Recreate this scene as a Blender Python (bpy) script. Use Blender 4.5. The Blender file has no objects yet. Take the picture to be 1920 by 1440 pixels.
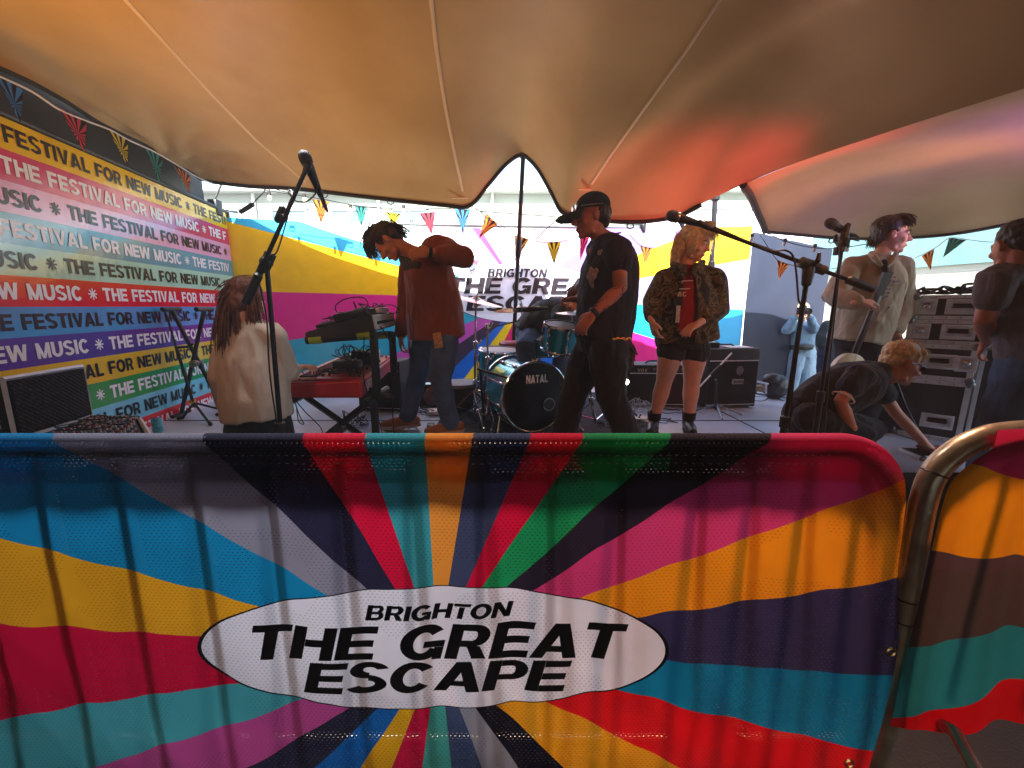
import bpy, bmesh, math, random
import numpy as np
from mathutils import Vector, Matrix, noise, bvhtree, Quaternion
R = math.radians
random.seed(7)
S = bpy.context.scene
COL = S.collection

# ------------------------------------------------------------------ camera
CAMZ, PITCH, FPX = 1.41, R(10.8), 760.0
cam = bpy.data.cameras.new('camera'); cam.sensor_width = 36.0
cam.lens = 36.0 * FPX / 1920.0; cam.clip_start = .02; cam.clip_end = 400
cam_o = bpy.data.objects.new('camera', cam); COL.objects.link(cam_o)
cam_o.location = (0, 0, CAMZ); cam_o.rotation_euler = (R(90) - PITCH, 0, 0)
S.camera = cam_o
# ------------------------------------------------------------------ world, sun, exposure
SUN_EL, SUN_AZ = R(39), R(-4)          # azimuth: light travels towards +Y, a little to the right
w = bpy.data.worlds.new("World"); S.world = w; w.use_nodes = True
_n = w.node_tree.nodes; _bg = _n['Background']
_sky = _n.new('ShaderNodeTexSky'); _sky.sky_type = 'NISHITA'; _sky.sun_disc = False
_sky.sun_elevation = SUN_EL; _sky.sun_rotation = R(180) + SUN_AZ
w.node_tree.links.new(_sky.outputs[0], _bg.inputs[0]); _bg.inputs[1].default_value = 0.15
sun = bpy.data.lights.new('sun', 'SUN'); sun.energy = 4.6; sun.angle = R(.5); sun.color = (1, .95, .86)
sun_o = bpy.data.objects.new('sun', sun); COL.objects.link(sun_o)
SUND = Vector((math.cos(SUN_EL)*math.sin(-SUN_AZ), math.cos(SUN_EL)*math.cos(SUN_AZ), -math.sin(SUN_EL)))
sun_o.rotation_euler = SUND.to_track_quat('-Z', 'Y').to_euler(); sun_o.location = (0, -6, 12)
S.view_settings.view_transform = 'Standard'; S.view_settings.look = 'None'
S.view_settings.gamma = 1; S.view_settings.exposure = 2.42
S.cycles.max_bounces = 10; S.cycles.diffuse_bounces = 6; S.cycles.transparent_max_bounces = 16
S.cycles.sample_clamp_indirect = 6; S.cycles.caustics_reflective = False; S.cycles.caustics_refractive = False
# coloured stage lamps (spots on the truss just outside the picture that wash the canopy)
def spot(loc, tgt, col, power, size=60, blend=1.0, radius=.12):
    l = bpy.data.lights.new('stage_or_added_lamp', 'SPOT'); l.energy = power; l.color = col
    l.spot_size = R(size); l.spot_blend = blend; l.shadow_soft_size = radius
    o = bpy.data.objects.new('stage_or_added_lamp', l); COL.objects.link(o); o.location = loc
    o.rotation_euler = (Vector(tgt) - Vector(loc)).to_track_quat('-Z', 'Y').to_euler()
    return o
spot((-2.5, 1.0, 1.75), (-1.75, 2.5, 3.0), (1, .40, .01), 36, 90)
spot((-2.75, 1.2, 1.9), (-2.6, 1.7, 3.0), (1, .10, .02), 12, 80)
spot((3.3, 1.9, 1.95), (1.35, 3.6, 2.35), (1, .05, .03), 85, 30)
spot((4.3, 2.6, 1.9), (2.0, 3.7, 2.55), (1, .42, .06), 24, 44)
spot((3.9, 1.5, 1.9), (3.2, 2.9, 2.6), (.40, .18, 1), 24, 66)
spot((4.0, 2.4, 1.8), (3.2, 3.0, 2.6), (.8, .18, .6), 4, 90)
spot((1.6, .2, 2.55), (1.1, 2.8, 1.3), (1, .28, .12), 14, 62)
spot((-1.2, .1, 2.6), (-.9, 2.8, 1.2), (1, .45, .22), 6, 60)
# added lamps out of view, throwing light back through the barrier mesh
spot((-1.15, 2.03, 2.87), (-.85, .97, .66), (.85, .92, 1), 62, 58, 1, .22)
spot((.1, 2.03, 2.87), (.1, .97, .66), (1, .88, .8), 40, 58, 1, .22)
spot((1.35, 2.03, 2.85), (1.05, .97, .66), (1, .52, .32), 62, 58, 1, .22)
# added cream spots without fixtures, brightening the canopy near its back edge
spot((-2.0, 4.35, .75), (-1.7, 3.5, 2.7), (1, .82, .56), 11, 105, 1, .10)
spot((.15, 4.45, .75), (.1, 3.5, 2.8), (1, .82, .58), 14, 105, 1, .10)
spot((1.75, 4.4, .9), (1.5, 3.4, 2.6), (1, .55, .34), 6, 100, 1, .10)

# ------------------------------------------------------------------ pixel ray -> world point at a real distance
FW = Vector((0, math.cos(PITCH), -math.sin(PITCH))); UP = Vector((0, math.sin(PITCH), math.cos(PITCH))); RT = Vector((1, 0, 0))
CP = Vector((0, 0, CAMZ))
def ray(px, py): return FW + RT*((px-960)/FPX) + UP*((720-py)/FPX)
def at(px, py, Y): d = ray(px, py); return CP + d*(Y/d.y)
def atz(px, py, Z): d = ray(px, py); return CP + d*((Z-CAMZ)/d.z)
def atp(px, py, p0, n): d = ray(px, py); return CP + d*((p0-CP).dot(n)/d.dot(n))

# ------------------------------------------------------------------ materials
def lin(c):
    if isinstance(c, str): c = tuple(int(c[i:i+2], 16)/255 for i in (0, 2, 4))
    return tuple((x/12.92 if x <= .04045 else ((x+.055)/1.055)**2.4) for x in c) + (1,)
MATS = {}
def mat(name, col, rough=.7, metal=0, var=.12, vscale=6, bump=0, bscale=60, spec=.5, trans=0, sheen=0, emit=None, estr=0, weave=None):
    if name in MATS: return MATS[name]
    m = bpy.data.materials.new(name); m.use_nodes = True; nt = m.node_tree; N = nt.nodes; L = nt.links
    b = N['Principled BSDF']; c = lin(col) if isinstance(col, str) else tuple(col)+(1,)
    b.inputs['Roughness'].default_value = rough; b.inputs['Metallic'].default_value = metal
    b.inputs['Specular IOR Level'].default_value = spec
    tc = N.new('ShaderNodeTexCoord')
    if var > 0:
        nz = N.new('ShaderNodeTexNoise'); nz.inputs['Scale'].default_value = vscale; nz.inputs['Detail'].default_value = 5
        L.new(tc.outputs['Object'], nz.inputs['Vector'])
        r = N.new('ShaderNodeValToRGB'); e = r.color_ramp.elements
        e[0].position = .3; e[1].position = .7
        e[0].color = tuple(max(0, x*(1-var)) for x in c[:3])+(1,); e[1].color = tuple(min(1, x*(1+var)) for x in c[:3])+(1,)
        L.new(nz.outputs[0], r.inputs[0]); L.new(r.outputs[0], b.inputs['Base Color']); csock = r.outputs[0]
        mr = N.new('ShaderNodeMapRange'); mr.inputs[3].default_value = max(0, rough-.1); mr.inputs[4].default_value = min(1, rough+.1)
        L.new(nz.outputs[0], mr.inputs[0]); L.new(mr.outputs[0], b.inputs['Roughness'])
    else:
        b.inputs['Base Color'].default_value = c; csock = None
    if bump > 0:
        n2 = N.new('ShaderNodeTexNoise'); n2.inputs['Scale'].default_value = bscale; n2.inputs['Detail'].default_value = 3
        L.new(tc.outputs['Object'], n2.inputs['Vector'])
        bp = N.new('ShaderNodeBump'); bp.inputs['Strength'].default_value = bump; bp.inputs['Distance'].default_value = .01
        L.new(n2.outputs[0], bp.inputs['Height']); L.new(bp.outputs[0], b.inputs['Normal'])
        if bump >= .25 and 140 <= bscale <= 220:      # cloth: soft creases on top of the weave
            n3 = N.new('ShaderNodeTexNoise'); n3.inputs['Scale'].default_value = 8.5; n3.inputs['Detail'].default_value = 1.6; n3.inputs['Distortion'].default_value = .9
            mp = N.new('ShaderNodeMapping'); mp.inputs['Scale'].default_value = (1, 1, .45); L.new(tc.outputs['Object'], mp.inputs[0]); L.new(mp.outputs[0], n3.inputs['Vector'])
            b2_ = N.new('ShaderNodeBump'); b2_.inputs['Strength'].default_value = .75; b2_.inputs['Distance'].default_value = .035
            L.new(n3.outputs[0], b2_.inputs['Height']); L.new(bp.outputs[0], b2_.inputs['Normal']); L.new(b2_.outputs[0], b.inputs['Normal'])
    if sheen: b.inputs['Sheen Weight'].default_value = sheen
    if emit:
        b.inputs['Emission Color'].default_value = lin(emit); b.inputs['Emission Strength'].default_value = estr
    if trans > 0:
        t = N.new('ShaderNodeBsdfTranslucent'); mx = N.new('ShaderNodeMixShader'); mx.inputs[0].default_value = trans
        if csock: L.new(csock, t.inputs[0])
        else: t.inputs[0].default_value = c
        L.new(b.outputs[0], mx.inputs[1]); L.new(t.outputs[0], mx.inputs[2]); L.new(mx.outputs[0], N['Material Output'].inputs[0])
    MATS[name] = m
    return m

# ------------------------------------------------------------------ mesh builder
def basis(d):
    d = d.normalized(); a = Vector((0, 0, 1)) if abs(d.z) < .9 else Vector((1, 0, 0))
    x = d.cross(a).normalized(); return x, d.cross(x).normalized()
class MB:
    def __init__(s): s.bm = bmesh.new(); s.mi = 0
    def face(s, pts, mi=None):
        vs = [s.bm.verts.new(p) for p in pts]
        try: f = s.bm.faces.new(vs); f.material_index = s.mi if mi is None else mi; return f
        except ValueError: return None
    def box(s, c, d, rot=None, bev=0, mi=None):
        r = bmesh.ops.create_cube(s.bm, size=1); vs = r['verts']
        for v in vs: v.co = Vector((v.co.x*d[0], v.co.y*d[1], v.co.z*d[2]))
        if bev:
            es = list({e for v in vs for e in v.link_edges})
            rb = bmesh.ops.bevel(s.bm, geom=es, offset=bev, segments=2, affect='EDGES', profile=.5)
            vs = list({v for f in rb['faces'] for v in f.verts} | {v for v in vs if v.is_valid})
        M = Matrix.Translation(Vector(c)) @ (rot.to_4x4() if rot is not None else Matrix.Identity(4))
        for v in vs: v.co = M @ v.co
        for f in {f for v in vs for f in v.link_faces}: f.material_index = s.mi if mi is None else mi
        return s
    def hexa(s, P, mi=None):    # 8 corners: bottom 4 (ccw) then top 4
        v = [s.bm.verts.new(p) for p in P]
        for q in ((3,2,1,0),(4,5,6,7),(0,1,5,4),(1,2,6,5),(2,3,7,6),(3,0,4,7)):
            f = s.bm.faces.new([v[i] for i in q]); f.material_index = s.mi if mi is None else mi
        return s
    def rings(s, rs, mi=None, cap=True, close=True):
        V = [[s.bm.verts.new(p) for p in r] for r in rs]; n = len(V[0]); m = s.mi if mi is None else mi
        for a, b in zip(V, V[1:]):
            for i in range(n if close else n-1):
                f = s.bm.faces.new((a[i], a[(i+1) % n], b[(i+1) % n], b[i])); f.material_index = m
        if cap and close:
            for r, rev in ((V[0], True), (V[-1], False)):
                f = s.bm.faces.new(r[::-1] if rev else r); f.material_index = m
        return s
    def tube(s, pts, r, seg=10, mi=None, cap=True, flat=1.0):
        pts = [Vector(p) for p in pts]; n = len(pts)
        rr = r if isinstance(r, (list, tuple)) else [r]*n
        d0 = (pts[1]-pts[0]); x, y = basis(d0); rs = []
        for i, p in enumerate(pts):
            d = (pts[min(i+1, n-1)]-pts[max(i-1, 0)]).normalized()
            x = (x - d*x.dot(d)); x = x.normalized() if x.length > 1e-6 else basis(d)[0]; y = d.cross(x)
            rs.append([p + (x*math.cos(2*math.pi*k/seg) + y*math.sin(2*math.pi*k/seg)*flat)*rr[i] for k in range(seg)])
        return s.rings(rs, mi, cap)
    def limb(s, pts, rr, seg=14, mi=None):      # tube with rounded ends, closed
        pts = [Vector(p) for p in pts]; a = (pts[0]-pts[1]).normalized(); b = (pts[-1]-pts[-2]).normalized()
        P, Q = [], []
        for t in (1, .92, .7, .38): P.append(pts[0]+a*rr[0]*t); Q.append(rr[0]*max(.06, math.sqrt(max(0, 1-t*t))))
        P += pts; Q += list(rr)
        for t in (.38, .7, .92, 1): P.append(pts[-1]+b*rr[-1]*t); Q.append(rr[-1]*max(.06, math.sqrt(max(0, 1-t*t))))
        return s.tube(P, Q, seg, mi)
    def ball(s, c, r, M=None, seg=16, mi=None):
        r = (r, r, r) if not isinstance(r, (tuple, list)) else r
        q = bmesh.ops.create_uvsphere(s.bm, u_segments=seg, v_segments=max(6, seg//2+2), radius=1)
        for v in q['verts']:
            p = Vector((v.co.x*r[0], v.co.y*r[1], v.co.z*r[2])); v.co = Vector(c) + (M @ p if M is not None else p)
        for f in {f for v in q['verts'] for f in v.link_faces}: f.material_index = s.mi if mi is None else mi
        return s
    def lathe(s, base, axis, prof, seg=28, mi=None, cap=True):   # prof: (distance along axis, radius)
        axis = Vector(axis).normalized(); x, y = basis(axis)
        return s.rings([[Vector(base)+axis*h+(x*math.cos(2*math.pi*k/seg)+y*math.sin(2*math.pi*k/seg))*r for k in range(seg)] for h, r in prof], mi, cap)
    def grid(s, G, mi=None, uv=None):
        V = [[s.bm.verts.new(p) for p in row] for row in G]; m = s.mi if mi is None else mi
        lay = s.bm.loops.layers.uv.verify() if uv else None
        for j in range(len(V)-1):
            for i in range(len(V[0])-1):
                f = s.bm.faces.new((V[j][i], V[j][i+1], V[j+1][i+1], V[j+1][i])); f.material_index = m
                if uv:
                    for l, (a, b) in zip(f.loops, ((j, i), (j, i+1), (j+1, i+1), (j+1, i))): l[lay].uv = uv[a][b]
        return s
    def build(s, name, mats, parent=None, smooth=35, fixn=True):
        if fixn: bmesh.ops.recalc_face_normals(s.bm, faces=s.bm.faces)
        me = bpy.data.meshes.new(name); s.bm.to_mesh(me); s.bm.free()
        for m in (mats if isinstance(mats, (list, tuple)) else [mats]): me.materials.append(m)
        if smooth:
            me.polygons.foreach_set('use_smooth', [True]*len(me.polygons)); me.set_sharp_from_angle(angle=R(smooth))
        return link(name, me, parent)
ORG = {}
def link(name, me, parent=None, org=None):
    o = bpy.data.objects.new(name, me); COL.objects.link(o)
    if parent is not None:
        g = ORG[parent.name]; o.parent = parent; ORG[o.name] = g; me.transform(Matrix.Translation(-g))
    else:
        if org is None:
            n = len(me.vertices); a = np.empty(n*3); me.vertices.foreach_get('co', a); a = a.reshape(-1, 3)
            org = Vector(((a[:, 0].min()+a[:, 0].max())/2, (a[:, 1].min()+a[:, 1].max())/2, a[:, 2].min()))
        org = Vector(org); me.transform(Matrix.Translation(-org)); o.location = org; ORG[o.name] = org
    return o
def tag(o, label=None, cat=None, group=None, kind=None):
    if label: o['label'] = label
    if cat: o['category'] = cat
    if group: o['group'] = group
    if kind: o['kind'] = kind
    return o
def thing(name, label, cat, loc, group=None):
    o = bpy.data.objects.new(name, None); COL.objects.link(o); o.location = loc; o.empty_display_size = .1
    ORG[o.name] = Vector(loc); return tag(o, label, cat, group)
def copy_thing(o, delta, label):
    def cp(x, par):
        c = x.copy(); COL.objects.link(c)
        if par is not None: c.parent = par
        for ch in [k for k in x.children]: cp(ch, c)
        return c
    c = cp(o, None); c.location = o.location + Vector(delta); c['label'] = label; ORG[c.name] = c.location.copy(); return c
def voxel(mb, size, smooth=3):
    me = bpy.data.meshes.new('tmp'); bmesh.ops.recalc_face_normals(mb.bm, faces=mb.bm.faces); mb.bm.to_mesh(me); mb.bm.free()
    o = bpy.data.objects.new('tmp', me); COL.objects.link(o)
    r = o.modifiers.new('r', 'REMESH'); r.mode = 'VOXEL'; r.voxel_size = size; r.adaptivity = 0
    sm = o.modifiers.new('s', 'SMOOTH'); sm.factor = .5; sm.iterations = smooth
    dg = bpy.context.evaluated_depsgraph_get(); out = bpy.data.meshes.new_from_object(o.evaluated_get(dg))
    bpy.data.objects.remove(o); bpy.data.meshes.remove(me)
    return out
def wrinkle(me, amp, scale, stretch=(1, 1, 1), seed=0, ridged=True):
    n = len(me.vertices); co = np.empty(n*3); me.vertices.foreach_get('co', co); co = co.reshape(-1, 3)
    no = np.empty(n*3); me.vertex_normals.foreach_get('vector', no); no = no.reshape(-1, 3)
    d = np.empty(n)
    for i in range(n):
        p = Vector((co[i, 0]*scale*stretch[0]+seed, co[i, 1]*scale*stretch[1], co[i, 2]*scale*stretch[2]))
        a = noise.noise(p); b = noise.noise(p*2.3+Vector((5, 1, 2)))
        d[i] = ((1-2*abs(a)) if ridged else a)*.7 + b*.35
    co += no*(d*amp)[:, None]; me.vertices.foreach_set('co', co.ravel()); me.update()
def finish(me, name, mats, parent=None, org=None):
    me.materials.clear()
    for m in (mats if isinstance(mats, (list, tuple)) else [mats]): me.materials.append(m)
    me.polygons.foreach_set('use_smooth', [True]*len(me.polygons))
    return link(name, me, parent, org)

# ------------------------------------------------------------------ heavy block lettering
def _arc(cx, cy, ro, ri, a0, a1, n=10, so=1.0):
    o = []
    for k in range(n+1):
        a = R(a0+(a1-a0)*k/n); c, s_ = math.cos(a), math.sin(a)
        o.append(((cx+ro[0]*c, cy+ro[1]*s_), (cx+ri[0]*c, cy+ri[1]*s_)))
    return ('strip', o)
def _q(*p): return ('quad', p)
def _r(x0, y0, x1, y1): return ('quad', ((x0, y0), (x1, y0), (x1, y1), (x0, y1)))
s_, b_ = .27, .205
GL = {
 'A': (.98, [_q((0,0),(.28,0),(.60,1),(.34,1)), _q((.70,0),(.98,0),(.64,1),(.38,1)), _r(.24,.18,.74,.36)]),
 'B': (.88, [_r(0,0,s_,1), _r(s_,0,.55,.19), _r(s_,.42,.55,.59), _r(s_,.82,.55,1), _arc(.54,.295,(.32,.295),(.08,.11),-90,90), _arc(.53,.735,(.28,.265),(.06,.1),-90,90)]),
 'C': (.92, [_arc(.47,.5,(.47,.52),(.20,.30),38,322,20)]),
 'E': (.80, [_r(0,0,s_,1), _r(s_,0,.80,b_), _r(s_,.4,.75,.6), _r(s_,1-b_,.79,1)]),
 'F': (.76, [_r(0,0,s_,1), _r(s_,.37,.70,.57), _r(s_,1-b_,.76,1)]),
 'G': (.96, [_arc(.48,.5,(.48,.52),(.20,.30),40,330,20), _r(.5,.36,.94,.54), _r(.74,0,.94,.36)]),
 'H': (.90, [_r(0,0,s_,1), _r(.63,0,.9,1), _r(s_,.39,.63,.61)]),
 'I': (.27, [_r(0,0,s_,1)]),
 'K': (.9, [_r(0,0,s_,1), _q((.27,.30),(.27,.62),(.58,1),(.88,1)), _q((.62,0),(.94,0),(.56,.62),(.36,.42))]),
 'L': (.70, [_r(0,0,s_,1), _r(s_,0,.70,b_)]),
 'M': (1.06, [_r(0,0,.25,1), _r(.81,0,1.06,1), _q((.42,0),(.64,0),(.27,1),(.0,1)), _q((.42,0),(.64,0),(1.06,1),(.79,1))]),
 'N': (.90, [_r(0,0,.26,1), _r(.64,0,.9,1), _q((.62,0),(.9,0),(.28,1),(0,1))]),
 'O': (1.0, [_arc(.5,.5,(.5,.52),(.23,.30),0,360,26)]),
 'P': (.84, [_r(0,0,s_,1), _r(s_,.34,.52,.53), _r(s_,.81,.52,1), _arc(.51,.67,(.33,.33),(.07,.14),-90,90)]),
 'R': (.88, [_r(0,0,s_,1), _r(s_,.36,.52,.54), _r(s_,.81,.52,1), _arc(.51,.68,(.33,.32),(.07,.13),-90,90), _q((.58,0),(.88,0),(.68,.38),(.40,.38))]),
 'S': (.84, [_arc(.42,.73,(.41,.29),(.15,.10),20,270,14), _arc(.42,.27,(.42,.29),(.16,.10),-160,90,14)]),
 'T': (.80, [_r(.265,0,.535,1-b_), _r(0,1-b_,.80,1)]),
 'U': (.88, [_r(0,.38,s_,1), _r(.61,.38,.88,1), _arc(.44,.39,(.44,.41),(.17,.20),180,360)]),
 'V': (.94, [_q((.33,0),(.53,0),(.28,1),(0,1)), _q((.41,0),(.61,0),(.94,1),(.66,1))]),
 'W': (1.36, [_q((.22,0),(.48,0),(.27,1),(0,1)), _q((.26,0),(.50,0),(.80,1),(.56,1)), _q((.86,0),(1.10,0),(.80,1),(.56,1)), _q((.88,0),(1.14,0),(1.36,1),(1.09,1))]),
 'X': (.94, [_q((0,0),(.31,0),(.94,1),(.63,1)), _q((.63,0),(.94,0),(.31,1),(0,1))]),
 'D': (.9, [_r(0,0,s_,1), _r(s_,0,.48,.2), _r(s_,.8,.48,1), _arc(.46,.5,(.44,.5),(.17,.3),-90,90)]),
 ' ': (.42, []),
}
_st = []
for k in range(4):
    a = R(k*45); c, n_ = math.cos(a)*.42, math.sin(a)*.42; px, py = -math.sin(a)*.055, math.cos(a)*.055
    _st.append(_q((.45-c+px, .5-n_+py), (.45-c-px, .5-n_-py), (.45+c-px, .5+n_-py), (.45+c+px, .5+n_+py)))
GL['*'] = (.9, _st)
def text_w(txt, h, sx=1, gap=.09): return sum((GL[c][0]*sx+gap)*h for c in txt)
def text_faces(mb, txt, x0, y0, h, fn, sx=1, shear=0, gap=.09, sub=3, mi=None, clip=None):
    """fn(u, v, lift) -> world point. Lays the letters on a surface."""
    x = x0; k = 0
    for ch in txt:
        wd, parts = GL[ch]
        for kind, d in parts:
            k += 1; lift = .0004*(k % 5)
            def W(p):
                u = x + (p[0]*sx + p[1]*shear)*h; v = y0 + p[1]*h
                return fn(u, v, lift)
            if clip and (x < clip[0] or x + wd*sx*h > clip[1]): continue
            if kind == 'quad':
                n = sub; G = []
                for j in range(n+1):
                    t = j/n; row = []
                    for i in range(n+1):
                        s1 = i/n
                        a = (d[0][0]*(1-s1)+d[1][0]*s1, d[0][1]*(1-s1)+d[1][1]*s1); b = (d[3][0]*(1-s1)+d[2][0]*s1, d[3][1]*(1-s1)+d[2][1]*s1)
                        row.append(W((a[0]*(1-t)+b[0]*t, a[1]*(1-t)+b[1]*t)))
                    G.append(row)
                mb.grid(G, mi)
            else:
                G = [[W((a[0]*(1-t)+b[0]*t, a[1]*(1-t)+b[1]*t)) for t in (0, .5, 1)] for a, b in d]
                mb.grid(G, mi)
        x += (wd*sx+gap)*h
    return x
# ================================================================== SETTING
def quadgrid(P00, P10, P11, P01, nu, nv):
    return [[(P00.lerp(P10, i/nu)).lerp(P01.lerp(P11, i/nu), j/nv) for i in range(nu+1)] for j in range(nv+1)]
asphalt = mat('asphalt', '241f1d', .9, var=.3, vscale=9, bump=.5, bscale=90)
mb = MB(); mb.grid(quadgrid(Vector((-60,-60,0)), Vector((60,-60,0)), Vector((60,90,0)), Vector((-60,90,0)), 4, 4))
tag(mb.build('ground', asphalt, smooth=0), kind='structure')
STZ = .45
bounce_sheet = mat('pale_bounce', 'd0cbc0', .8, var=.15, vscale=4, bump=.2, bscale=60)  # pale sheet added behind the stage to bounce sun up onto the canopy
mb = MB(); mb.grid(quadgrid(Vector((-4.5,5.12,.004)), Vector((11,5.12,.004)), Vector((11,12,.004)), Vector((-4.5,12,.004)), 4, 4))
tag(mb.build('bounce_sheet', bounce_sheet, smooth=0), kind='structure')
def floor(px, py, Z=STZ): return atz(px, py, Z)
# stage deck with seams
deck_m = mat('stage_deck', 'bcc4d0', .36, var=.22, vscale=2.2, bump=.08, bscale=120, spec=.6)
dark = mat('black_paint', '141416', .45, var=.2, vscale=12)
mb = MB()
outline = [(-3.35,2.25),(4.3,2.25),(4.3,4.35),(2.75,4.35),(2.35,5.1),(-3.5,5.1)]
mb.face([Vector((x,y,STZ)) for x, y in outline])
n = len(outline)
for i in range(n):
    a, b = outline[i], outline[(i+1) % n]
    mb.face([Vector((a[0],a[1],STZ)), Vector((a[0],a[1],.0)), Vector((b[0],b[1],.0)), Vector((b[0],b[1],STZ))], 1)
tag(mb.build('stage', [deck_m, dark], smooth=0), 'low stage platform with a pale blue grey deck behind the barriers', 'stage')
st = bpy.data.objects['stage']
mb = MB()
for x in (-2.2, -.2, .95, 1.95, 2.95): mb.box((x, 3.2, STZ+.002), (.008, 1.9, .004))
for y in (3.35, 4.3): mb.box((.3, y, STZ+.003), (7, .008, .004))
mb.build('deck_seam', dark, st, smooth=0)
# drum rug
mb = MB(); G = []
for j in range(13):
    row = []
    for i in range(19):
        x = -.62+i*1.75/18; y = 2.75+j*1.75/12
        row.append(Vector((x+.02*noise.noise(Vector((y*3,0,0))), y+.02*noise.noise(Vector((x*3,5,0))), STZ+.008+.006*abs(noise.noise(Vector((x*4,y*4,0)))))))
    G.append(row)
mb.grid(G); tag(mb.build('rug', mat('rug_black', '25282d', .95, var=.25, vscale=30, bump=.4, bscale=200)), 'thin charcoal rug under the drum kit', 'rug')

# ---------------- left wall banner
WD = Vector((-.168, 1, 0)).normalized(); WN = Vector((1, .168, 0)).normalized()
W0 = Vector((at(440,575,4.85).x, 4.85, 0))       # corner
def wall(s, z, off=0): return W0 - WD*s + WN*off + Vector((0, 0, z))   # s: metres from the corner towards the camera
def wall_s(px, py): p = atp(px, py, W0+WN*.033, WN); return (W0-p).dot(WD), p.z
ROWH = .1727; BT = 2.446
rows = ['f4c81f','d6366e','e9a9cf','5b9fb4','a9dcc8','e2101f','4aa3dc','5c3a9c','f2c400','2f9e3f','7fd0e8','e2101f']
cw = '101018'; ww = 'f4f0f2'
fcol = [cw, ww, cw, ww, cw, ww, cw, ww, cw, ww, cw, ww]
wm = [mat('vinyl_stripe_%d' % i, c, .19, var=.07, vscale=2, bump=.3, bscale=5, spec=.8) for i, c in enumerate(rows)]
wroot = thing('festival_banner', 'striped rainbow vinyl banner repeating the words the festival for new music along the left wall', 'banner', wall(1.7, .40))
SL = 3.6
mb = MB()
ZB = .44
for i in range(12):
    z1 = BT-i*ROWH; z0 = max(z1-ROWH, ZB)
    for k in range(18):
        a, b = SL*k/18, SL*(k+1)/18
        mb.face([wall(b, z0, .03), wall(a, z0, .03), wall(a, z1, .03), wall(b, z1, .03)], i)
for f in mb.bm.faces: f.smooth = False
mb.build('panel', wm, wroot, smooth=0, fixn=True)
mb = MB(); mb.hexa([wall(SL, ZB-.025, .0), wall(0, ZB-.025, .0), wall(0, ZB-.025, .035), wall(SL, ZB-.025, .035), wall(SL, ZB, .0), wall(0, ZB, .0), wall(0, ZB, .035), wall(SL, ZB, .035)])
mb.build('hem', mat('white_vinyl', 'eeeeee', .4, var=.05), wroot, smooth=0)
mb = MB(); mb.tube([wall(-.03, .45, .03), wall(-.03, BT+.02, .03)], .022, 8); mb.tube([wall(0, BT+.02, .03), wall(SL, BT+.02, .03)], .018, 8); mb.build('frame_pole', dark, wroot)
LH = .093; TXT = 'THE FESTIVAL FOR NEW MUSIC * '
SX = .92; GAPT = .075
per = text_w(TXT, LH, SX, GAPT)
def off_of(word): return text_w(TXT[:TXT.index(word)], LH, SX, GAPT)
anchor = [('FEST', 5), ('FEST', 90), ('FEST', 193), ('FEST', -4), ('FEST', 188), ('FEST', 248), ('FEST', 41), ('FEST', 258), ('FOR', 204), ('FEST', 260), ('FOR', 219), ('FEST', 240)]
def wfn(u, v, l): return wall(SL-u, v, .032+l)
mwm, mdm = mat('white_print', ww, .3, var=0), mat('dark_print', cw, .3, var=0)
for i, (wd_, px) in enumerate(anchor):
    zc = BT-(i+.5)*ROWH; y0 = zc-LH/2
    # y on the picture of this row at px
    s, z = 0, 0
    lo, hi = -200, 1600
    for _ in range(40):
        mid = (lo+hi)/2; s, z = wall_s(px, mid)
        if z > zc: lo = mid
        else: hi = mid
    u0 = SL-s-off_of(wd_)
    while u0 > 0: u0 -= per
    ml = MB()
    while u0 < SL:
        text_faces(ml, TXT, u0, y0, LH, wfn, SX, 0, GAPT, 1, clip=(0, SL-.005)); u0 += per
    ml.build('lettering', mwm if fcol[i] == ww else mdm, wroot, smooth=0, fixn=False)

# ---------------- dark wall behind and above the banner
dwall = mat('dark_wall', '1a201f', .6, var=.35, vscale=2.5, bump=.2)
mb = MB(); mb.hexa([wall(12, 0, -.35), wall(.25, 0, -.35), wall(.25, 0, -.05), wall(12, 0, -.05), wall(12, 3.05, -.35), wall(.25, 2.75, -.35), wall(.25, 2.75, -.05), wall(12, 3.05, -.05)])
tag(mb.build('side_wall', dwall, smooth=0), 'dark green black wall rising above the striped banner', 'wall')
mb = MB(); mb.box(wall(.15, 2.47, .0), (.10, .10, .16), bev=.01); mb.tube([wall(.15, 2.55, 0), wall(.05, 2.75, .05)], .012)
tag(mb.build('wall_bracket', dark), 'small black bracket box on top of the striped banner corner', 'bracket')

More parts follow.
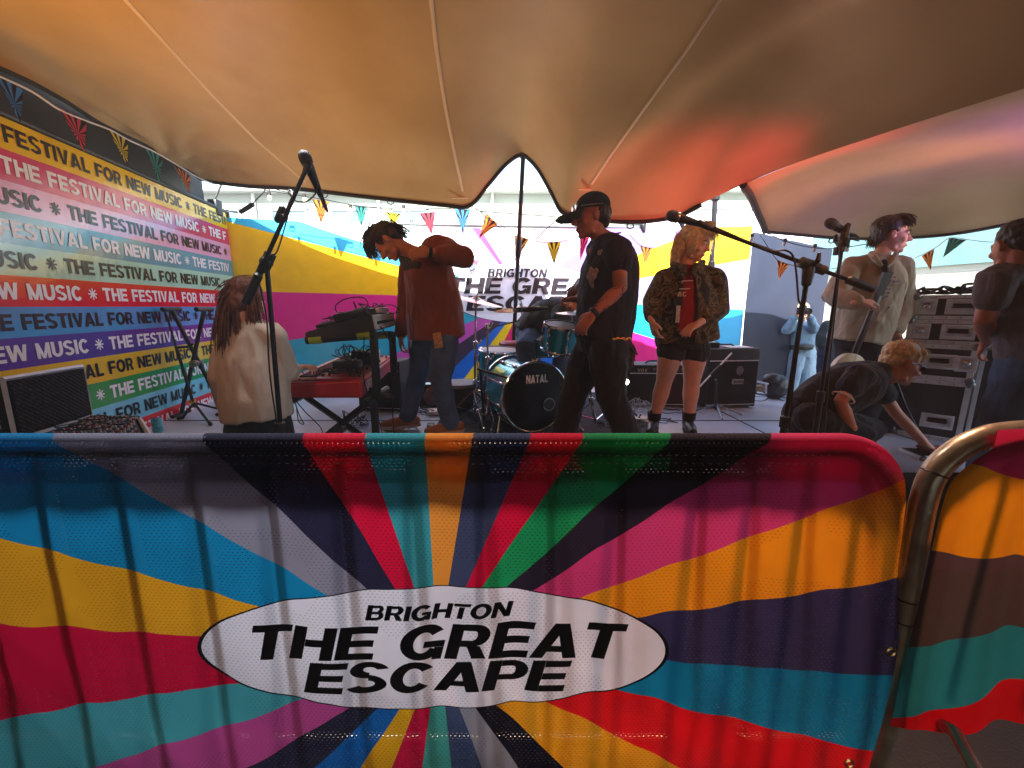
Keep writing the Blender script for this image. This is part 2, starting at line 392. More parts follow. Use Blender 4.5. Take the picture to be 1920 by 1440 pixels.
# ---------------- back rays banner (hung from a frame, facing the crowd)
BA, BB = at(440,575,4.85), at(1396,575,5.35)
BD = Vector((BB.x-BA.x, BB.y-BA.y, 0)); BL = BD.length; BD.normalize(); BN = Vector((BD.y, -BD.x, 0))
B0 = Vector((BA.x, BA.y, 0))
def back(u, z, off=0): return B0 + BD*u + BN*off + Vector((0, 0, z))
def back_uv(px, py): p = atp(px, py, B0, BN); return (p-B0).dot(BD), p.z
cu, cz = back_uv(985, 560)
def ang(uv, c): return math.degrees(math.atan2(uv[1]-c[1], uv[0]-c[0]))
def rays_mat(name, centre, bounds, rough=.5, trans=.3, oval=None, holes=None, bumpv=0):
    """bounds: sorted list of (angle where this colour starts, colour); uv in metres"""
    m = bpy.data.materials.new(name); m.use_nodes = True; nt = m.node_tree; N = nt.nodes; L = nt.links; b = N['Principled BSDF']
    b.inputs['Roughness'].default_value = rough
    uvn = N.new('ShaderNodeUVMap'); sp = N.new('ShaderNodeSeparateXYZ'); L.new(uvn.outputs[0], sp.inputs[0])
    def mth(op, a, b_=None, c_=None):
        k = N.new('ShaderNodeMath'); k.operation = op
        for i, v in enumerate((a, b_, c_)):
            if v is None: continue
            if isinstance(v, (int, float)): k.inputs[i].default_value = v
            else: L.new(v, k.inputs[i])
        return k.outputs[0]
    dx = mth('SUBTRACT', sp.outputs[0], centre[0]); dy = mth('SUBTRACT', sp.outputs[1], centre[1])
    at2 = mth('ARCTAN2', dy, dx); fac = mth('MULTIPLY_ADD', at2, 1/(2*math.pi), .5)
    rp = N.new('ShaderNodeValToRGB'); cr = rp.color_ramp; cr.interpolation = 'CONSTANT'
    bs = sorted(bounds); 
    cr.elements[0].position = 0; cr.elements[0].color = lin(bs[-1][1]); cr.elements[1].position = (bs[0][0]+180)/360; cr.elements[1].color = lin(bs[0][1])
    for a, c in bs[1:]:
        e = cr.elements.new((a+180)/360); e.color = lin(c)
    L.new(fac, rp.inputs[0]); col = rp.outputs[0]
    if oval:
        ex = mth('DIVIDE', mth('SUBTRACT', sp.outputs[0], oval[0]), oval[2]); ey = mth('DIVIDE', mth('SUBTRACT', sp.outputs[1], oval[1]), oval[3])
        d = mth('ADD', mth('POWER', mth('ABSOLUTE', ex), 2.0), mth('POWER', mth('ABSOLUTE', ey), 2.0))
        for thr, c in ((1.0, '14121c'), (oval[4], 'e9e6f2')):
            mx = N.new('ShaderNodeMix'); mx.data_type = 'RGBA'; L.new(mth('LESS_THAN', d, thr), mx.inputs[0]); L.new(col, mx.inputs[6]); mx.inputs[7].default_value = lin(c); col = mx.outputs[2]
    # fabric mottling
    nz = N.new('ShaderNodeTexNoise'); nz.inputs['Scale'].default_value = 7; L.new(uvn.outputs[0], nz.inputs[0])
    hv = N.new('ShaderNodeHueSaturation'); L.new(mth('MULTIPLY_ADD', nz.outputs[0], .3, .85), hv.inputs['Value']); L.new(col, hv.inputs['Color']); col = hv.outputs[0]
    L.new(col, b.inputs[0])
    tr = N.new('ShaderNodeBsdfTranslucent'); L.new(col, tr.inputs[0]); ms = N.new('ShaderNodeMixShader'); ms.inputs[0].default_value = trans
    L.new(b.outputs[0], ms.inputs[1]); L.new(tr.outputs[0], ms.inputs[2]); out = ms.outputs[0]
    if holes:
        px_, py_, fx, fy, alpha = holes
        row = mth('DIVIDE', sp.outputs[1], py_); fr = mth('FLOOR', row)
        sh = mth('MULTIPLY', mth('MODULO', mth('ABSOLUTE', fr), 2), .5)
        cx_ = mth('FRACT', mth('ADD', mth('ADD', mth('DIVIDE', sp.outputs[0], px_), sh), 100.0)); cy_ = mth('FRACT', mth('ADD', row, 100.0))
        inside = mth('MULTIPLY', mth('LESS_THAN', cx_, fx), mth('LESS_THAN', cy_, fy))
        n3 = N.new('ShaderNodeTexNoise'); n3.inputs['Scale'].default_value = 3.1; L.new(uvn.outputs[0], n3.inputs[0])
        a = mth('MULTIPLY', mth('MULTIPLY', inside, alpha), mth('GREATER_THAN', n3.outputs[0], .44))
        tp = N.new('ShaderNodeBsdfTransparent'); m2 = N.new('ShaderNodeMixShader'); L.new(a, m2.inputs[0]); L.new(out, m2.inputs[1]); L.new(tp.outputs[0], m2.inputs[2]); out = m2.outputs[0]
        wv = N.new('ShaderNodeTexWave'); wv.inputs['Scale'].default_value = 90; wv.bands_direction = 'X'; L.new(uvn.outputs[0], wv.inputs[0])
        bp = N.new('ShaderNodeBump'); bp.inputs['Strength'].default_value = .25; bp.inputs['Distance'].default_value = .002; L.new(wv.outputs[0], bp.inputs['Height']); L.new(bp.outputs[0], b.inputs['Normal'])
    L.new(out, N['Material Output'].inputs[0])
    return m
def A(px, py): return ang(back_uv(px, py), (cu, cz))
B_cyan, B_yel, B_pink, B_teal, B_pur, B_dark, B_blue, B_lil = '38b4dc', 'f0b400', 'd8187c', '2a9ab4', 'b84a9e', '3a2c40', '1460b8', '8c84b4'
bb = [(A(440,411), B_yel), (A(540,545), B_pink), (A(640,590)+0, B_pink), (A(700,675), B_pur), (A(735,665)-3.2, B_teal)]
# going round counter-clockwise from straight left (180/-180)
bb = [(-179.9, B_pink), (A(528,640), B_teal), (A(734,664), B_pur), (A(856,644), B_dark), (A(878,663), B_blue), (A(922,641), 'e8c010'), (A(944,641), 'd81860'),
      (A(962,640), '2a9aa8'), (A(985,700), B_dark), (A(1020,700), B_blue), (A(1060,690), B_pur), (A(1110,700), 'e8b80c'), (A(1177,681), 'd02074'), (A(1179,623), '18a4d4'), (A(1395,586), B_lil),
      (A(1215,523), 'f2bc10'), (A(1190,480), '8a6ab8'), (A(1120,440), 'f0d0e0'), (A(1075,440), 'a884b0'), (A(1010,430), 'f0e4ee'), (A(960,430), 'f2c8dc'), (A(905,430), 'e03c9c'), (A(893,433), '8a74a4'), (A(868,436), 'e8b4d0'),
      (A(800,432), 'd8ecf4'), (A(640,440), B_cyan), (A(440,418), B_yel), (A(440,541), B_pink)]
oc = back_uv(985, 550)
bmat = rays_mat('rays_vinyl', (cu, cz), bb, .35, .12, (oc[0], oc[1], (back_uv(1135,550)[0]-back_uv(838,550)[0])/2, (back_uv(985,494)[1]-back_uv(985,608)[1])/2, .965))
broot = thing('backdrop_banner', 'large backdrop banner with colourful sun rays and a white oval behind the drum kit', 'banner', back(BL/2, .45))
BTZ = 2.40
mb = MB(); G = []; U = []
for j in range(25):
    row = []; ur = []
    for i in range(81):
        u = BL*i/80; z = .47 + (BTZ-.47)*j/24; sag = -.07*math.sin(math.pi*i/80)*(j/24)
        row.append(back(u, z+sag, .012*noise.noise(Vector((u*2.2, z*1.1, 0))))); ur.append((u, z+sag))
    G.append(row); U.append(ur)
mb.grid(G, uv=U); mb.build('panel', bmat, broot)
mb = MB()
for u in (0, BL*.33, BL*.66, BL): mb.tube([back(u, .45, -.06), back(u, BTZ+.02, -.06)], .024, 8)
mb.tube([back(0, BTZ-.03, -.06), back(BL, BTZ-.03, -.06)], .024, 8); mb.tube([back(0, .5, -.06), back(BL, .5, -.06)], .024, 8)
mb.build('frame', mat('steel_dull', '777a7c', .45, .8), broot)
dp = mat('logo_print', '1a1420', .35, var=0)
mb = MB()
def bfn(u, v, l): return back(u, v, .022+l)
def place(txt, pxl, pxr, ytop, ybot, sh=.2):
    u0, z1 = back_uv(pxl, ytop); u1, _ = back_uv(pxr, ytop); _, z0 = back_uv((pxl+pxr)/2, ybot); _, z1 = back_uv((pxl+pxr)/2, ytop); h = z1-z0
    w1 = text_w(txt, h, 1, .07); g = .07; sx = (u1-u0+g*h)/h; sx = (sx - g*len(txt))/(w1/h-g*len(txt))
    text_faces(mb, txt, u0, z0, h, bfn, sx, sh, g, 2)
place('BRIGHTON', 913, 1023, 504, 520); place('THE GREAT', 836, 1132, 521, 551); place('ESCAPE', 873, 1093, 555, 583)
mb.build('lettering', dp, broot, smooth=0, fixn=False)

# ---------------- navy screen panel right of the backdrop
NA, NB = Vector((at(1396,575,5.35).x, 5.35, 0)), Vector((at(1545,575,5.75).x, 5.75, 0))
nd = (NB-NA).normalized(); nn = Vector((nd.y, -nd.x, 0)); nl = (NB-NA).length
mb = MB(); G = []
for j in range(17):
    G.append([NA+nd*(nl*i/16)+nn*(.03*noise.noise(Vector((i*.25, j*.12, 3)))+.01)+Vector((0,0,.08+2.25*j/16*(1-.07*i/16))) for i in range(17)])
mb.grid(G); o = mb.build('screen', mat('navy_sheet', '20273a', .6, var=.12, vscale=3, trans=.05)); tag(o, 'dark navy fabric screen standing right of the rays backdrop', 'screen')

# ---------------- right hand pale wall with teal band
RA, RB = at(1560,575,7.6), at(2100,575,4.6)
RA.z = RB.z = 0; rd = (RB-RA).normalized(); rn = Vector((rd.y, -rd.x, 0)); rl = (RB-RA).length
if rn.y > 0: rn = -rn
def rw(u, z, off=0): return RA+rd*u+rn*off+Vector((0,0,z))
cream = mat('cream_render', 'b5b0a0', .8, var=.08, vscale=1.5, bump=.2, bscale=40)
wood = mat('teal_paint', '6f9a9c', .7, var=.12, vscale=2)
mb = MB(); mb.hexa([rw(-.5,0,-.25), rw(rl+1,0,-.25), rw(rl+1,0,0), rw(-.5,0,0), rw(-.5,2.0,-.25), rw(rl+1,2.0,-.25), rw(rl+1,2.0,0), rw(-.5,2.0,0)])
o = mb.build('boundary_wall', cream, smooth=0); tag(o, 'cream rendered wall with a teal top band at the right', 'wall')
mb = MB(); mb.hexa([rw(-.5,2.0,-.3), rw(rl+1,2.0,-.3), rw(rl+1,2.0,.05), rw(-.5,2.0,.05), rw(-.5,2.9,-.3), rw(rl+1,2.9,-.3), rw(rl+1,2.9,.05), rw(-.5,2.9,.05)])
mb.build('top_band', wood, o, smooth=0)

# ---------------- building behind, seen over the banner
bw = mat('pale_facade', '8f968a', .85, var=.08, vscale=.8, bump=.15); bwh = mat('white_trim', 'b4b8b0', .7, var=.05)
glass = mat('window_glass', '4c6468', .12, var=.3, vscale=1.3, spec=.8)
bl = thing('building', 'pale two storey building with white ledges and windows behind the backdrop', 'building', (0, 12.2, 0))
H1 = 4.55
mb = MB(); mb.box((-.6, 13.2, H1/2), (17, 2, H1)); mb.build('wall', bw, bl, smooth=0)
mb = MB()
for z, d in ((H1+.05, .35), (3.62, .18), (3.2, .14), (2.75, .22)): mb.box((-.6, 12.2-d/2+.02, z), (17.1, d, .11 if z < 4 else .14))
mb.build('ledge', bwh, bl, smooth=0)
k = 0
for cx in (-8.2, -6.3, -4.6, -2.9, 1.9, 3.6, 5.3, 7.0):
    for cz0, hh in ((1.55, 1.7), (3.9, .42)):
        fr = MB()
        for dx, dz, sx_, sz_ in ((-.5,0,.07,hh), (.5,0,.07,hh), (0,hh/2,1.07,.07), (0,-hh/2,1.07,.07), (0,0,.04,hh)): fr.box((cx+dx, 12.17, cz0+dz), (sx_, .07, sz_))
        f = fr.build('window', bwh, bl, smooth=0)
        g = MB(); g.box((cx, 12.19, cz0), (.96, .03, hh-.05)); g.build('pane', glass, f, smooth=0)
for cx in (-7.25, -3.75, -.55, 2.75):
    mb = MB(); mb.tube([(cx, 12.12, .2), (cx, 12.12, H1)], .05, 8); mb.build('downpipe', bwh, bl)
# corrugated white shed on the right, behind
sh = thing('shed', 'white ribbed metal shed behind the right tent opening', 'shed', (4.9, 10.2, 0))
mb = MB(); G = []
for j, z in enumerate((0, 3.75)): G.append([Vector((3.2+i*.045, 10.2-.02*(i % 8 < 2), z)) for i in range(110)])
mb.grid(G); mb.build('wall', mat('white_metal', 'e4e6e6', .5, var=.05), sh, smooth=0)
mb = MB(); mb.face([Vector((3.1,10.1,3.75)), Vector((8.2,10.1,3.75)), Vector((8.2,12,4.3)), Vector((3.1,12,4.3))]); mb.face([Vector((3.1,10.1,3.75)), Vector((8.2,10.1,3.75)), Vector((8.2,10.1,3.66)), Vector((3.1,10.1,3.66))]); mb.build('roof', bw, sh, smooth=0)

# ================================================================== TENT
mb = MB(); G = []  # unseen black drape added to keep daylight out on the right
for j in range(13):
    G.append([Vector((4.75+.05*math.sin(i*.9)+.03*j/12, -6.2+6.4*i/60, .02+2.7*j/12)) for i in range(61)])
mb.grid(G); tag(mb.build('blocker_drape', mat('blocker_black', '151416', .9, var=.2, vscale=3, bump=.3)), 'black drape added out of view to block daylight from the right of the tent', 'light_blocker')
def cr(p0, p1, p2, p3, t):
    return .5*((2*p1)+(-p0+p2)*t+(2*p0-5*p1+4*p2-p3)*t*t+(-p0+3*p1-3*p2+p3)*t**3)
def resample(P, n):
    P = np.array([list(p) for p in P]); m = len(P); out = []
    for k in range((m-1)*n+1):
        i = min(k//n, m-2); t = k/n-i
        a, b_, c, d = P[max(i-1, 0)], P[i], P[i+1], P[min(i+2, m-1)]
        if i == 0: a = 2*b_-c
        if i == m-2: d = 2*c-b_
        out.append(cr(a, b_, c, d, t))
    return np.array(out)
def patch(ctrl, nu, nv):
    rws = [resample(r, nu) for r in ctrl]; cols = []
    A_ = np.array(rws)
    return np.array([resample(A_[:, i, :], nv) for i in range(A_.shape[1])]).transpose(1, 0, 2)
def lin_(a, b, t): return a.lerp(b, t)
edge = [(400,340,4.55),(470,348,4.38),(560,353,4.22),(700,369,4.12),(830,383,4.1),(880,384,4.1),(915,345,4.08),(950,305,4.06),(980,289,4.02),(1008,312,3.98),(1035,360,3.94),(1058,400,3.9),(1110,411,3.86),(1200,414,3.8),
        (1270,404,3.74),(1315,382,3.62),(1400,343,3.4),(1500,303,3.12),(1700,236,2.62),(1920,166,2.22),(2250,60,1.8)]
E0 = [at(*e) for e in edge]; ne = len(E0)
left = [at(400,340,4.55), at(345,316,4.28), at(270,276,3.75), at(190,232,3.3), at(110,180,2.9), at(0,125,2.5), Vector((-2.75,1.9,2.62)), Vector((-2.7,.6,2.6)), Vector((-2.9,-2.2,2.6)), Vector((-3.2,-6.2,.7))]
rgt_dir = Vector((3.9, -2.6, 2.35))
nr = len(left)
ctrl = [E0]
Yr = [None, .035, .11, .20, .29, .37, .45, .58, .78, 1.0]
for j in range(1, nr):
    t = Yr[j]; row = []
    for i, e in enumerate(E0):
        s1 = i/(ne-1)
        far = Vector((-3.2+s1*7.6, -6.2, .7))  # unseen rear end brought down low to shut out light from behind
        p = e.lerp(far, t)
        rise = (1-(1-min(1, t*5.2))**2)
        ztop = 3.02+.10*math.sin(math.pi*s1) - .30*max(0, s1-.62)/.38
        p.z = e.z + (ztop-e.z)*rise if t < .75 else ztop+(.7-ztop)*((t-.75)/.25)**1.5
        if i == 0: p = left[j].copy()
        else:
            w_ = math.exp(-(i/1.6)**2)*.75
            p = Vector((p.x, p.y, p.z)).lerp(Vector((left[j].x+ (p.x-e.x*0-left[j].x)*.55, left[j].y, left[j].z+.12)), w_*.6)
        row.append(p)
    ctrl.append(row)
GA = patch(ctrl, 8, 8)
# folds fanning out of the left corner
K1, K2 = np.array(at(330,300,4.2)), np.array(at(985,300,4.0))
def fold(G):
    for j in range(G.shape[0]):
        for i in range(G.shape[1]):
            p = G[j, i]; d = p-K1; r = math.hypot(d[0], d[1]); a = math.atan2(d[1], d[0])
            if r > .12: p[2] += .045*math.sin(a*17)*math.exp(-(r/.75)**2)*min(1, r*3)*min(1, j/4)
            p[2] += .018*noise.noise(Vector((p[0]*.9, p[1]*.9, 0)))*min(1, j/8)
            d2 = math.hypot(p[0]-K2[0], p[1]-K2[1]); a2 = math.atan2(p[1]-K2[1], p[0]-K2[0])
            p[2] += .012*math.sin(a2*8+.7)*math.exp(-(d2/1.3)**2)*min(1, d2*2)*min(1, j/5)
            # long soft fold running from the peak towards the right front
            dx, dy = p[0]-K2[0], p[1]-K2[1]; ln = (dx*.62-dy*.78); ac = dx*.78+dy*.62
            if ln > 0: p[2] += (.045*math.exp(-(ac-.28)**2/.012)-.04*math.exp(-(ac-.06)**2/.02))*math.exp(-((ln-1.4)/1.1)**2)
fold(GA)
def canvas_mat():
    m = bpy.data.materials.new('tent_canvas'); m.use_nodes = True; nt = m.node_tree; N, L = nt.nodes, nt.links; b = N['Principled BSDF']
    b.inputs['Roughness'].default_value = .95; b.inputs['Specular IOR Level'].default_value = .15; tc = N.new('ShaderNodeTexCoord'); nz = N.new('ShaderNodeTexNoise'); nz.inputs['Scale'].default_value = 1.4; nz.inputs['Detail'].default_value = 6
    L.new(tc.outputs['Object'], nz.inputs[0]); r = N.new('ShaderNodeValToRGB'); r.color_ramp.elements[0].color = lin('b49c74'); r.color_ramp.elements[1].color = lin('c6ae84'); r.color_ramp.elements[0].position = .35; r.color_ramp.elements[1].position = .65
    L.new(nz.outputs[0], r.inputs[0]); L.new(r.outputs[0], b.inputs[0])
    w2 = N.new('ShaderNodeTexNoise'); w2.inputs['Scale'].default_value = 260; L.new(tc.outputs['Object'], w2.inputs[0]); bp = N.new('ShaderNodeBump'); bp.inputs['Strength'].default_value = .12; bp.inputs['Distance'].default_value = .003; L.new(w2.outputs[0], bp.inputs['Height']); L.new(bp.outputs[0], b.inputs['Normal'])
    t = N.new('ShaderNodeBsdfTranslucent'); t.inputs[0].default_value = lin('9c6a40'); mx = N.new('ShaderNodeMixShader'); mx.inputs[0].default_value = .018
    L.new(b.outputs[0], mx.inputs[1]); L.new(t.outputs[0], mx.inputs[2]); L.new(mx.outputs[0], N['Material Output'].inputs[0]); return m
canvas = canvas_mat()
mb = MB(); mb.grid([[Vector(p) for p in r] for r in GA])
tent = mb.build('tent_canopy', canvas, smooth=180); tag(tent, 'beige stretch tent canopy glowing orange and red above the stage', 'tent')
# second bay, beyond the sag line
sag = [(1392,346,3.42),(1500,303,3.12),(1700,236,2.62),(1920,166,2.22),(2250,60,1.8)]
outer = [(1434,433,4.2),(1600,446,4.45),(1762,440,4.35),(1925,411,3.7),(2250,330,3.0)]
s0 = [at(*p) for p in sag]; o0 = [at(*p) for p in outer]
ctrlB = [s0]
midl = [at(1402,362,3.6), at(1416,390,3.85)]
for j, t in enumerate((.22, .5, .78)):
    row = []
    for i, (a, b_) in enumerate(zip(s0, o0)):
        p = a.lerp(b_, t); p.z += (.10, .20, .17)[j]*(1 if i else .12)
        row.append(p)
    ctrlB.append(row)
ctrlB.append(o0)
GB = patch(ctrlB, 12, 10)
for j in range(GB.shape[0]):
    for i in range(GB.shape[1]): 
        p = GB[j, i]; e_ = min(1, j/8, (GB.shape[0]-1-j)/6)
        p[2] += e_*(.020*noise.noise(Vector((p[0]*.8+p[1]*2.2, p[1]*.3-p[0]*.5, 7))))
mb = MB(); mb.grid([[Vector(p) for p in r] for r in GB]); mb.build('side_bay', canvas, tent, smooth=180)
# unseen flap added to stop leaking sun, from canopy edge towards the side curtain
mb = MB()
def flapc(P, x1, z1):
    G = []
    for p in P:
        a = Vector(p); b_ = Vector((max(a.x+.6, x1), a.y+.15, z1)); G.append([a.lerp(b_, t)+Vector((0,0,.10*math.sin(math.pi*t))) for t in (0,.2,.4,.6,.8,1)])
    return G
mb.grid(flapc(GA[:, -1], 4.8, 2.7)); mb.build('sun_block_flap', canvas, tent, smooth=180)
mb = MB(); mb.grid(flapc(GB[:, -1], 5.6, 2.6)); mb.build('sun_block_flap', canvas, tent, smooth=180)
# edge webbing
web = mat('black_webbing', '15151a', .7, var=.15)
def curve_pts(P, n=6): return [Vector(p) for p in resample(P, n)]
ed = [Vector(p) for p in GA[0][:8*15+1]]
mb = MB(); mb.tube([p+Vector((0,0,-.008)) for p in ed], .019, 8); mb.build('edge_webbing', web, tent)
mb = MB(); mb.tube([Vector(p)+Vector((0,0,-.006)) for p in GA[:, 0][:8*6]], .014, 8); mb.build('edge_webbing', web, tent)
mb = MB(); mb.tube([Vector(p)+Vector((0,-.01,-.005)) for p in GB[:, 0]], .03, 8); mb.build('edge_webbing', web, tent)
mb = MB(); mb.tube([Vector(p)+Vector((0,0,-.008)) for p in GB[-1]], .016, 8); mb.build('edge_webbing', web, tent)
# hooks and rubber rings along the edge
def hook(px, py, Y):
    p = at(px, py, Y); mb = MB()
    mb.tube([p+Vector((.03*math.cos(a), 0, .022*math.sin(a)-.03)) for a in [k*.55 for k in range(13)]], .006, 6)
    mb.box(p+Vector((0,0,.0)), (.06, .02, .018), bev=.004); mb.build('hook', web, tent)
for h in ((500,352,4.52),(608,360,4.44),(732,373,4.3),(1182,417,3.8),(1560,446,4.4)): hook(*h)
# seam tapes welded on the underside
dg = None
bvhA = bvhtree.BVHTree.FromPolygons([tuple(Vector(p)) for r in GA for p in r], [(j*GA.shape[1]+i, j*GA.shape[1]+i+1, (j+1)*GA.shape[1]+i+1, (j+1)*GA.shape[1]+i) for j in range(GA.shape[0]-1) for i in range(GA.shape[1]-1)])
def hitA(px, py):
    h = bvhA.ray_cast(CP, ray(px, py).normalized())
    return h[0]
tape = mat('seam_tape', 'dcc8a8', .6, var=.05)
for path in ([(200,-40),(300,70),(400,180),(480,262),(585,352)], [(806,-20),(818,90),(835,200),(855,300),(869,366)], [(1375,-40),(1290,90),(1210,200),(1145,290),(1104,352)]):
    P = []
    for k in range(len(path)-1):
        for q in range(8):
            t = q/8; h = hitA(path[k][0]*(1-t)+path[k+1][0]*t, path[k][1]*(1-t)+path[k+1][1]*t)
            if h is not None: P.append(h+Vector((0,0,-.004)))
    if len(P) > 3:
        mb = MB(); mb.tube(P, .0125, 8, flat=.25); mb.build('seam', tape, tent)
# small bar toggles on the seams
for px, py in ((862,368),(1100,352),(1490,415)):
    h = hitA(px, py)
    if h is None: continue
    mb = MB(); mb.limb([h+Vector((-.07,-.03,-.02)), h+Vector((.07,.03,-.005))], [.008,.008], 8); mb.build('toggle', tape, tent)
# tent poles
pole_m = mat('dark_pole', '2b2a30', .4, .3, var=.15)
def pole(p0, p1, r, lab, grp=None):
    root = thing('tent_pole', lab, 'pole', (p0.x, p0.y, STZ if p0.z < 1 else p0.z), grp)
    mb = MB(); mb.tube([p0.lerp(p1, k/6) for k in range(7)], r, 12); mb.build('shaft', pole_m, root)
    mb = MB(); d = (p1-p0).normalized(); mb.lathe(p0.lerp(p1, .62), d, [(0,r*1.05),(.01,r*1.35),(.16,r*1.35),(.17,r*1.05)], 12); mb.build('collar', dark, root)
    mb = MB(); mb.lathe(p1-d*.03, d, [(0,r),(.02,r*1.7),(.05,r*1.7),(.06,.004)], 12); mb.build('end_cap', dark, root); mb = MB(); mb.lathe(p0-d*.01, d, [(0,r*2.6),(.015,r*2.6),(.03,r)], 12); mb.build('base_plate', dark, root)
    return root
pt = at(981,292,4.03); pf = floor(958, 742)
pole(pf, pt, .021, 'tall leaning tent pole holding up the pointed opening behind the drum kit')
pt = at(1341,372,4.5); q = at(1330,620,4.75); q.z = STZ
pole(q, pt, .026, 'dark tent pole at the right hand opening behind the blonde performer')
# ropes
def rope(name, pts, r, m, lab, sag=0, cat='rope', grp=None):
    P = []
    for a, b_ in zip(pts, pts[1:]):
        for k in range(10):
            t = k/10; p = a.lerp(b_, t); p.z -= sag*4*t*(1-t)*(b_-a).length; P.append(p)
    P.append(pts[-1]); mb = MB(); mb.tube(P, r, 6); return tag(mb.build(name, m), lab, cat, grp)
cord = mat('dark_cord', '1d2226', .8)
rope('guy_rope', [at(883,386,4.16), at(900,396,4.2), at(1049,407,3.95)], .004, cord, 'thin dark rope stretched across the pointed tent opening')
rope('guy_rope', [at(1052,404,3.9), at(1030,424,4.0), at(965,486,4.9)], .004, cord, 'thin dark rope slanting down left from the right foot of the opening')
rope('guy_rope', [at(900,396,4.18), at(912,408,4.2), at(965,448,4.3)], .004, cord, 'thin dark rope slanting down right from the left foot of the opening')
# ================================================================== BARRIERS
def barrier(tag_lab, P_left, P_right, flat_uv, bars, banner_lab):
    pass
galv = mat('galvanised_tube', 'a89f8c', .32, .6, var=.25, vscale=14, bump=.1, bscale=60)
BY = .95
TL, TR = at(-290,843,BY), at(1722,821,BY)
ztop = (TL.z+TR.z)/2
bx0, bx1 = TL.x, TR.x
def bar_front(x, z, y=BY): return Vector((x, y, z))
def puv(px, py): p = at(px, py, BY); return (p.x, p.z)
# ---- tube frame of barrier 1
r1 = thing('crowd_barrier', 'galvanised crowd barrier behind the long rays banner', 'barrier', (.0, BY+.03, 0))
mb = MB(); rr = .16; yb = BY+.0235; zt = ztop-.022; zb = .16; xl, xr = bx0+.02, bx1-.02; P = []
P.append(Vector((xl, yb, zb)))
for k in range(9): a = R(180-90*k/8); P.append(Vector((xl+rr+rr*math.cos(a), yb, zt-rr+rr*math.sin(a))))
for k in range(9): a = R(90-90*k/8); P.append(Vector((xr-rr+rr*math.cos(a), yb, zt-rr+rr*math.sin(a))))
P.append(Vector((xr, yb, zb))); P.append(Vector((xl, yb, zb)))
mb.tube(P, .019, 14); mb.build('frame', galv, r1)
barx = [puv(px, 880)[0] for px in (-220, -78, 62, 212, 354, 494, 632, 765, 900, 1035, 1168, 1318, 1420, 1520, 1625)]
for i, x in enumerate(barx):
    mb = MB(); mb.tube([Vector((x, yb, zt-.03)), Vector((x, yb, zb))], .0115, 8); mb.build('bar', galv, r1)
for x in (xl+.25, xr-.25):
    mb = MB(); mb.tube([Vector((x, yb-.22, .02)), Vector((x, yb, .15)), Vector((x, yb+.22, .02))], .014, 8); mb.build('foot', galv, r1)
# ---- drape function: flat (x,z) -> world
def drape(x, z, off=0):
    d = (ztop - z); hang = min(1, max(0, d-.03)*2.2); deep = min(1, max(0, d-.05)*1.4)
    ph = (x-barx[2])/(barx[3]-barx[2])*2*math.pi
    y = BY + .006*min(1, max(0, d)*25)*(.5+.5*math.cos(ph))**2          # cloth pressed on to the bars
    y -= deep*(.026*(1+noise.noise(Vector((x*1.1+z*1.2, z*1.4, 2)))) + .010*abs(noise.noise(Vector((x*5+z*3, z*2.0, 9)))))
    dz = hang*(.013*noise.noise(Vector((x*1.6, z*.9, 4))) + .007*math.sin(x*5.2+.6)*min(1, d*2) + .004*noise.noise(Vector((x*9, z*4, 1))))
    if x > bx1-.35:
        q = (x-(bx1-.35))/.35; y -= .03*q*hang; x -= .02*q*hang*(.5+.5*math.sin(d*9))
    return Vector((x, y-off, z+dz))
# rounded top right corner and lower hem
CR = .17
def clip_top(x):
    if x > bx1-CR: q = (x-(bx1-CR))/CR; return ztop - CR*(1-math.sqrt(max(0, 1-q*q)))*.9
    return ztop
zbot_r = at(1585,1400,BY).z; zbot = at(960,1560,BY).z
def clip_bot(x):
    q = max(0, (x-.55)/(bx1-.55)); return zbot + (zbot_r-zbot)*q**1.5
C1 = puv(822, 1215)
def A1(px, py): return ang(puv(px, py), C1)
O_, NV, DR, TL_, PK, GY, BK, BL_, RD = 'e0962a', '3b3f5e', 'c8143c', '3c8e9c', 'b83a84', '8d8796', '2a2536', '1480b0', 'd8141e'
b1 = [(-179.9, 'd0103e'), (A1(0,1330), '4aa8b4'), (A1(150,1440), 'c04c92'), (A1(430,1440), '2a2a40'), (A1(557,1440), '1464b4'), (A1(660,1440), 'e8ac1c'), (A1(726,1440), 'd01446'), (A1(789,1440), '44a49c'),
      (A1(845,1440), '3c4c70'), (A1(906,1440), '8c8c98'), (A1(972,1440), '1c1a28'), (A1(1063,1440), 'e89c1c'), (A1(1246,1410), 'e01420'), (A1(1600,1372), '1280ac'), (A1(1600,1235), '38345a'), (A1(1680,1075), 'ee951a'), (A1(1700,908), 'd03c78'),
      (A1(1480,825), '2c2432'), (A1(1262,825), '1e9458'), (A1(1105,825), 'd4143c'), (A1(1000,825), '404866'), (A1(890,825), 'e8943a'), (A1(797,825), '3c9aa4'), (A1(690,825), 'd4143c'), (A1(565,825), '2a2840'), (A1(380,825), '8c8898'), (A1(98,825), '1484b4'), (A1(0,985), 'e6a020'), (A1(0,1160), 'd0103e')]
oc1 = puv(813, 1210); ow = (puv(1247,1210)[0]-puv(378,1210)[0])/2; oh = (puv(813,1098)[1]-puv(813,1322)[1])/2
mesh_m = rays_mat('mesh_banner', C1, b1, .95, .62, (oc1[0], oc1[1], ow, oh, .968), holes=(.0125, .0085, .34, .30, .42))
rb = thing('mesh_banner', 'long mesh banner with rainbow sun rays and a white oval covering the front barrier', 'banner', (0, BY, zbot_r))
mb = MB(); G, U = [], []
NX, NZ = 320, 110
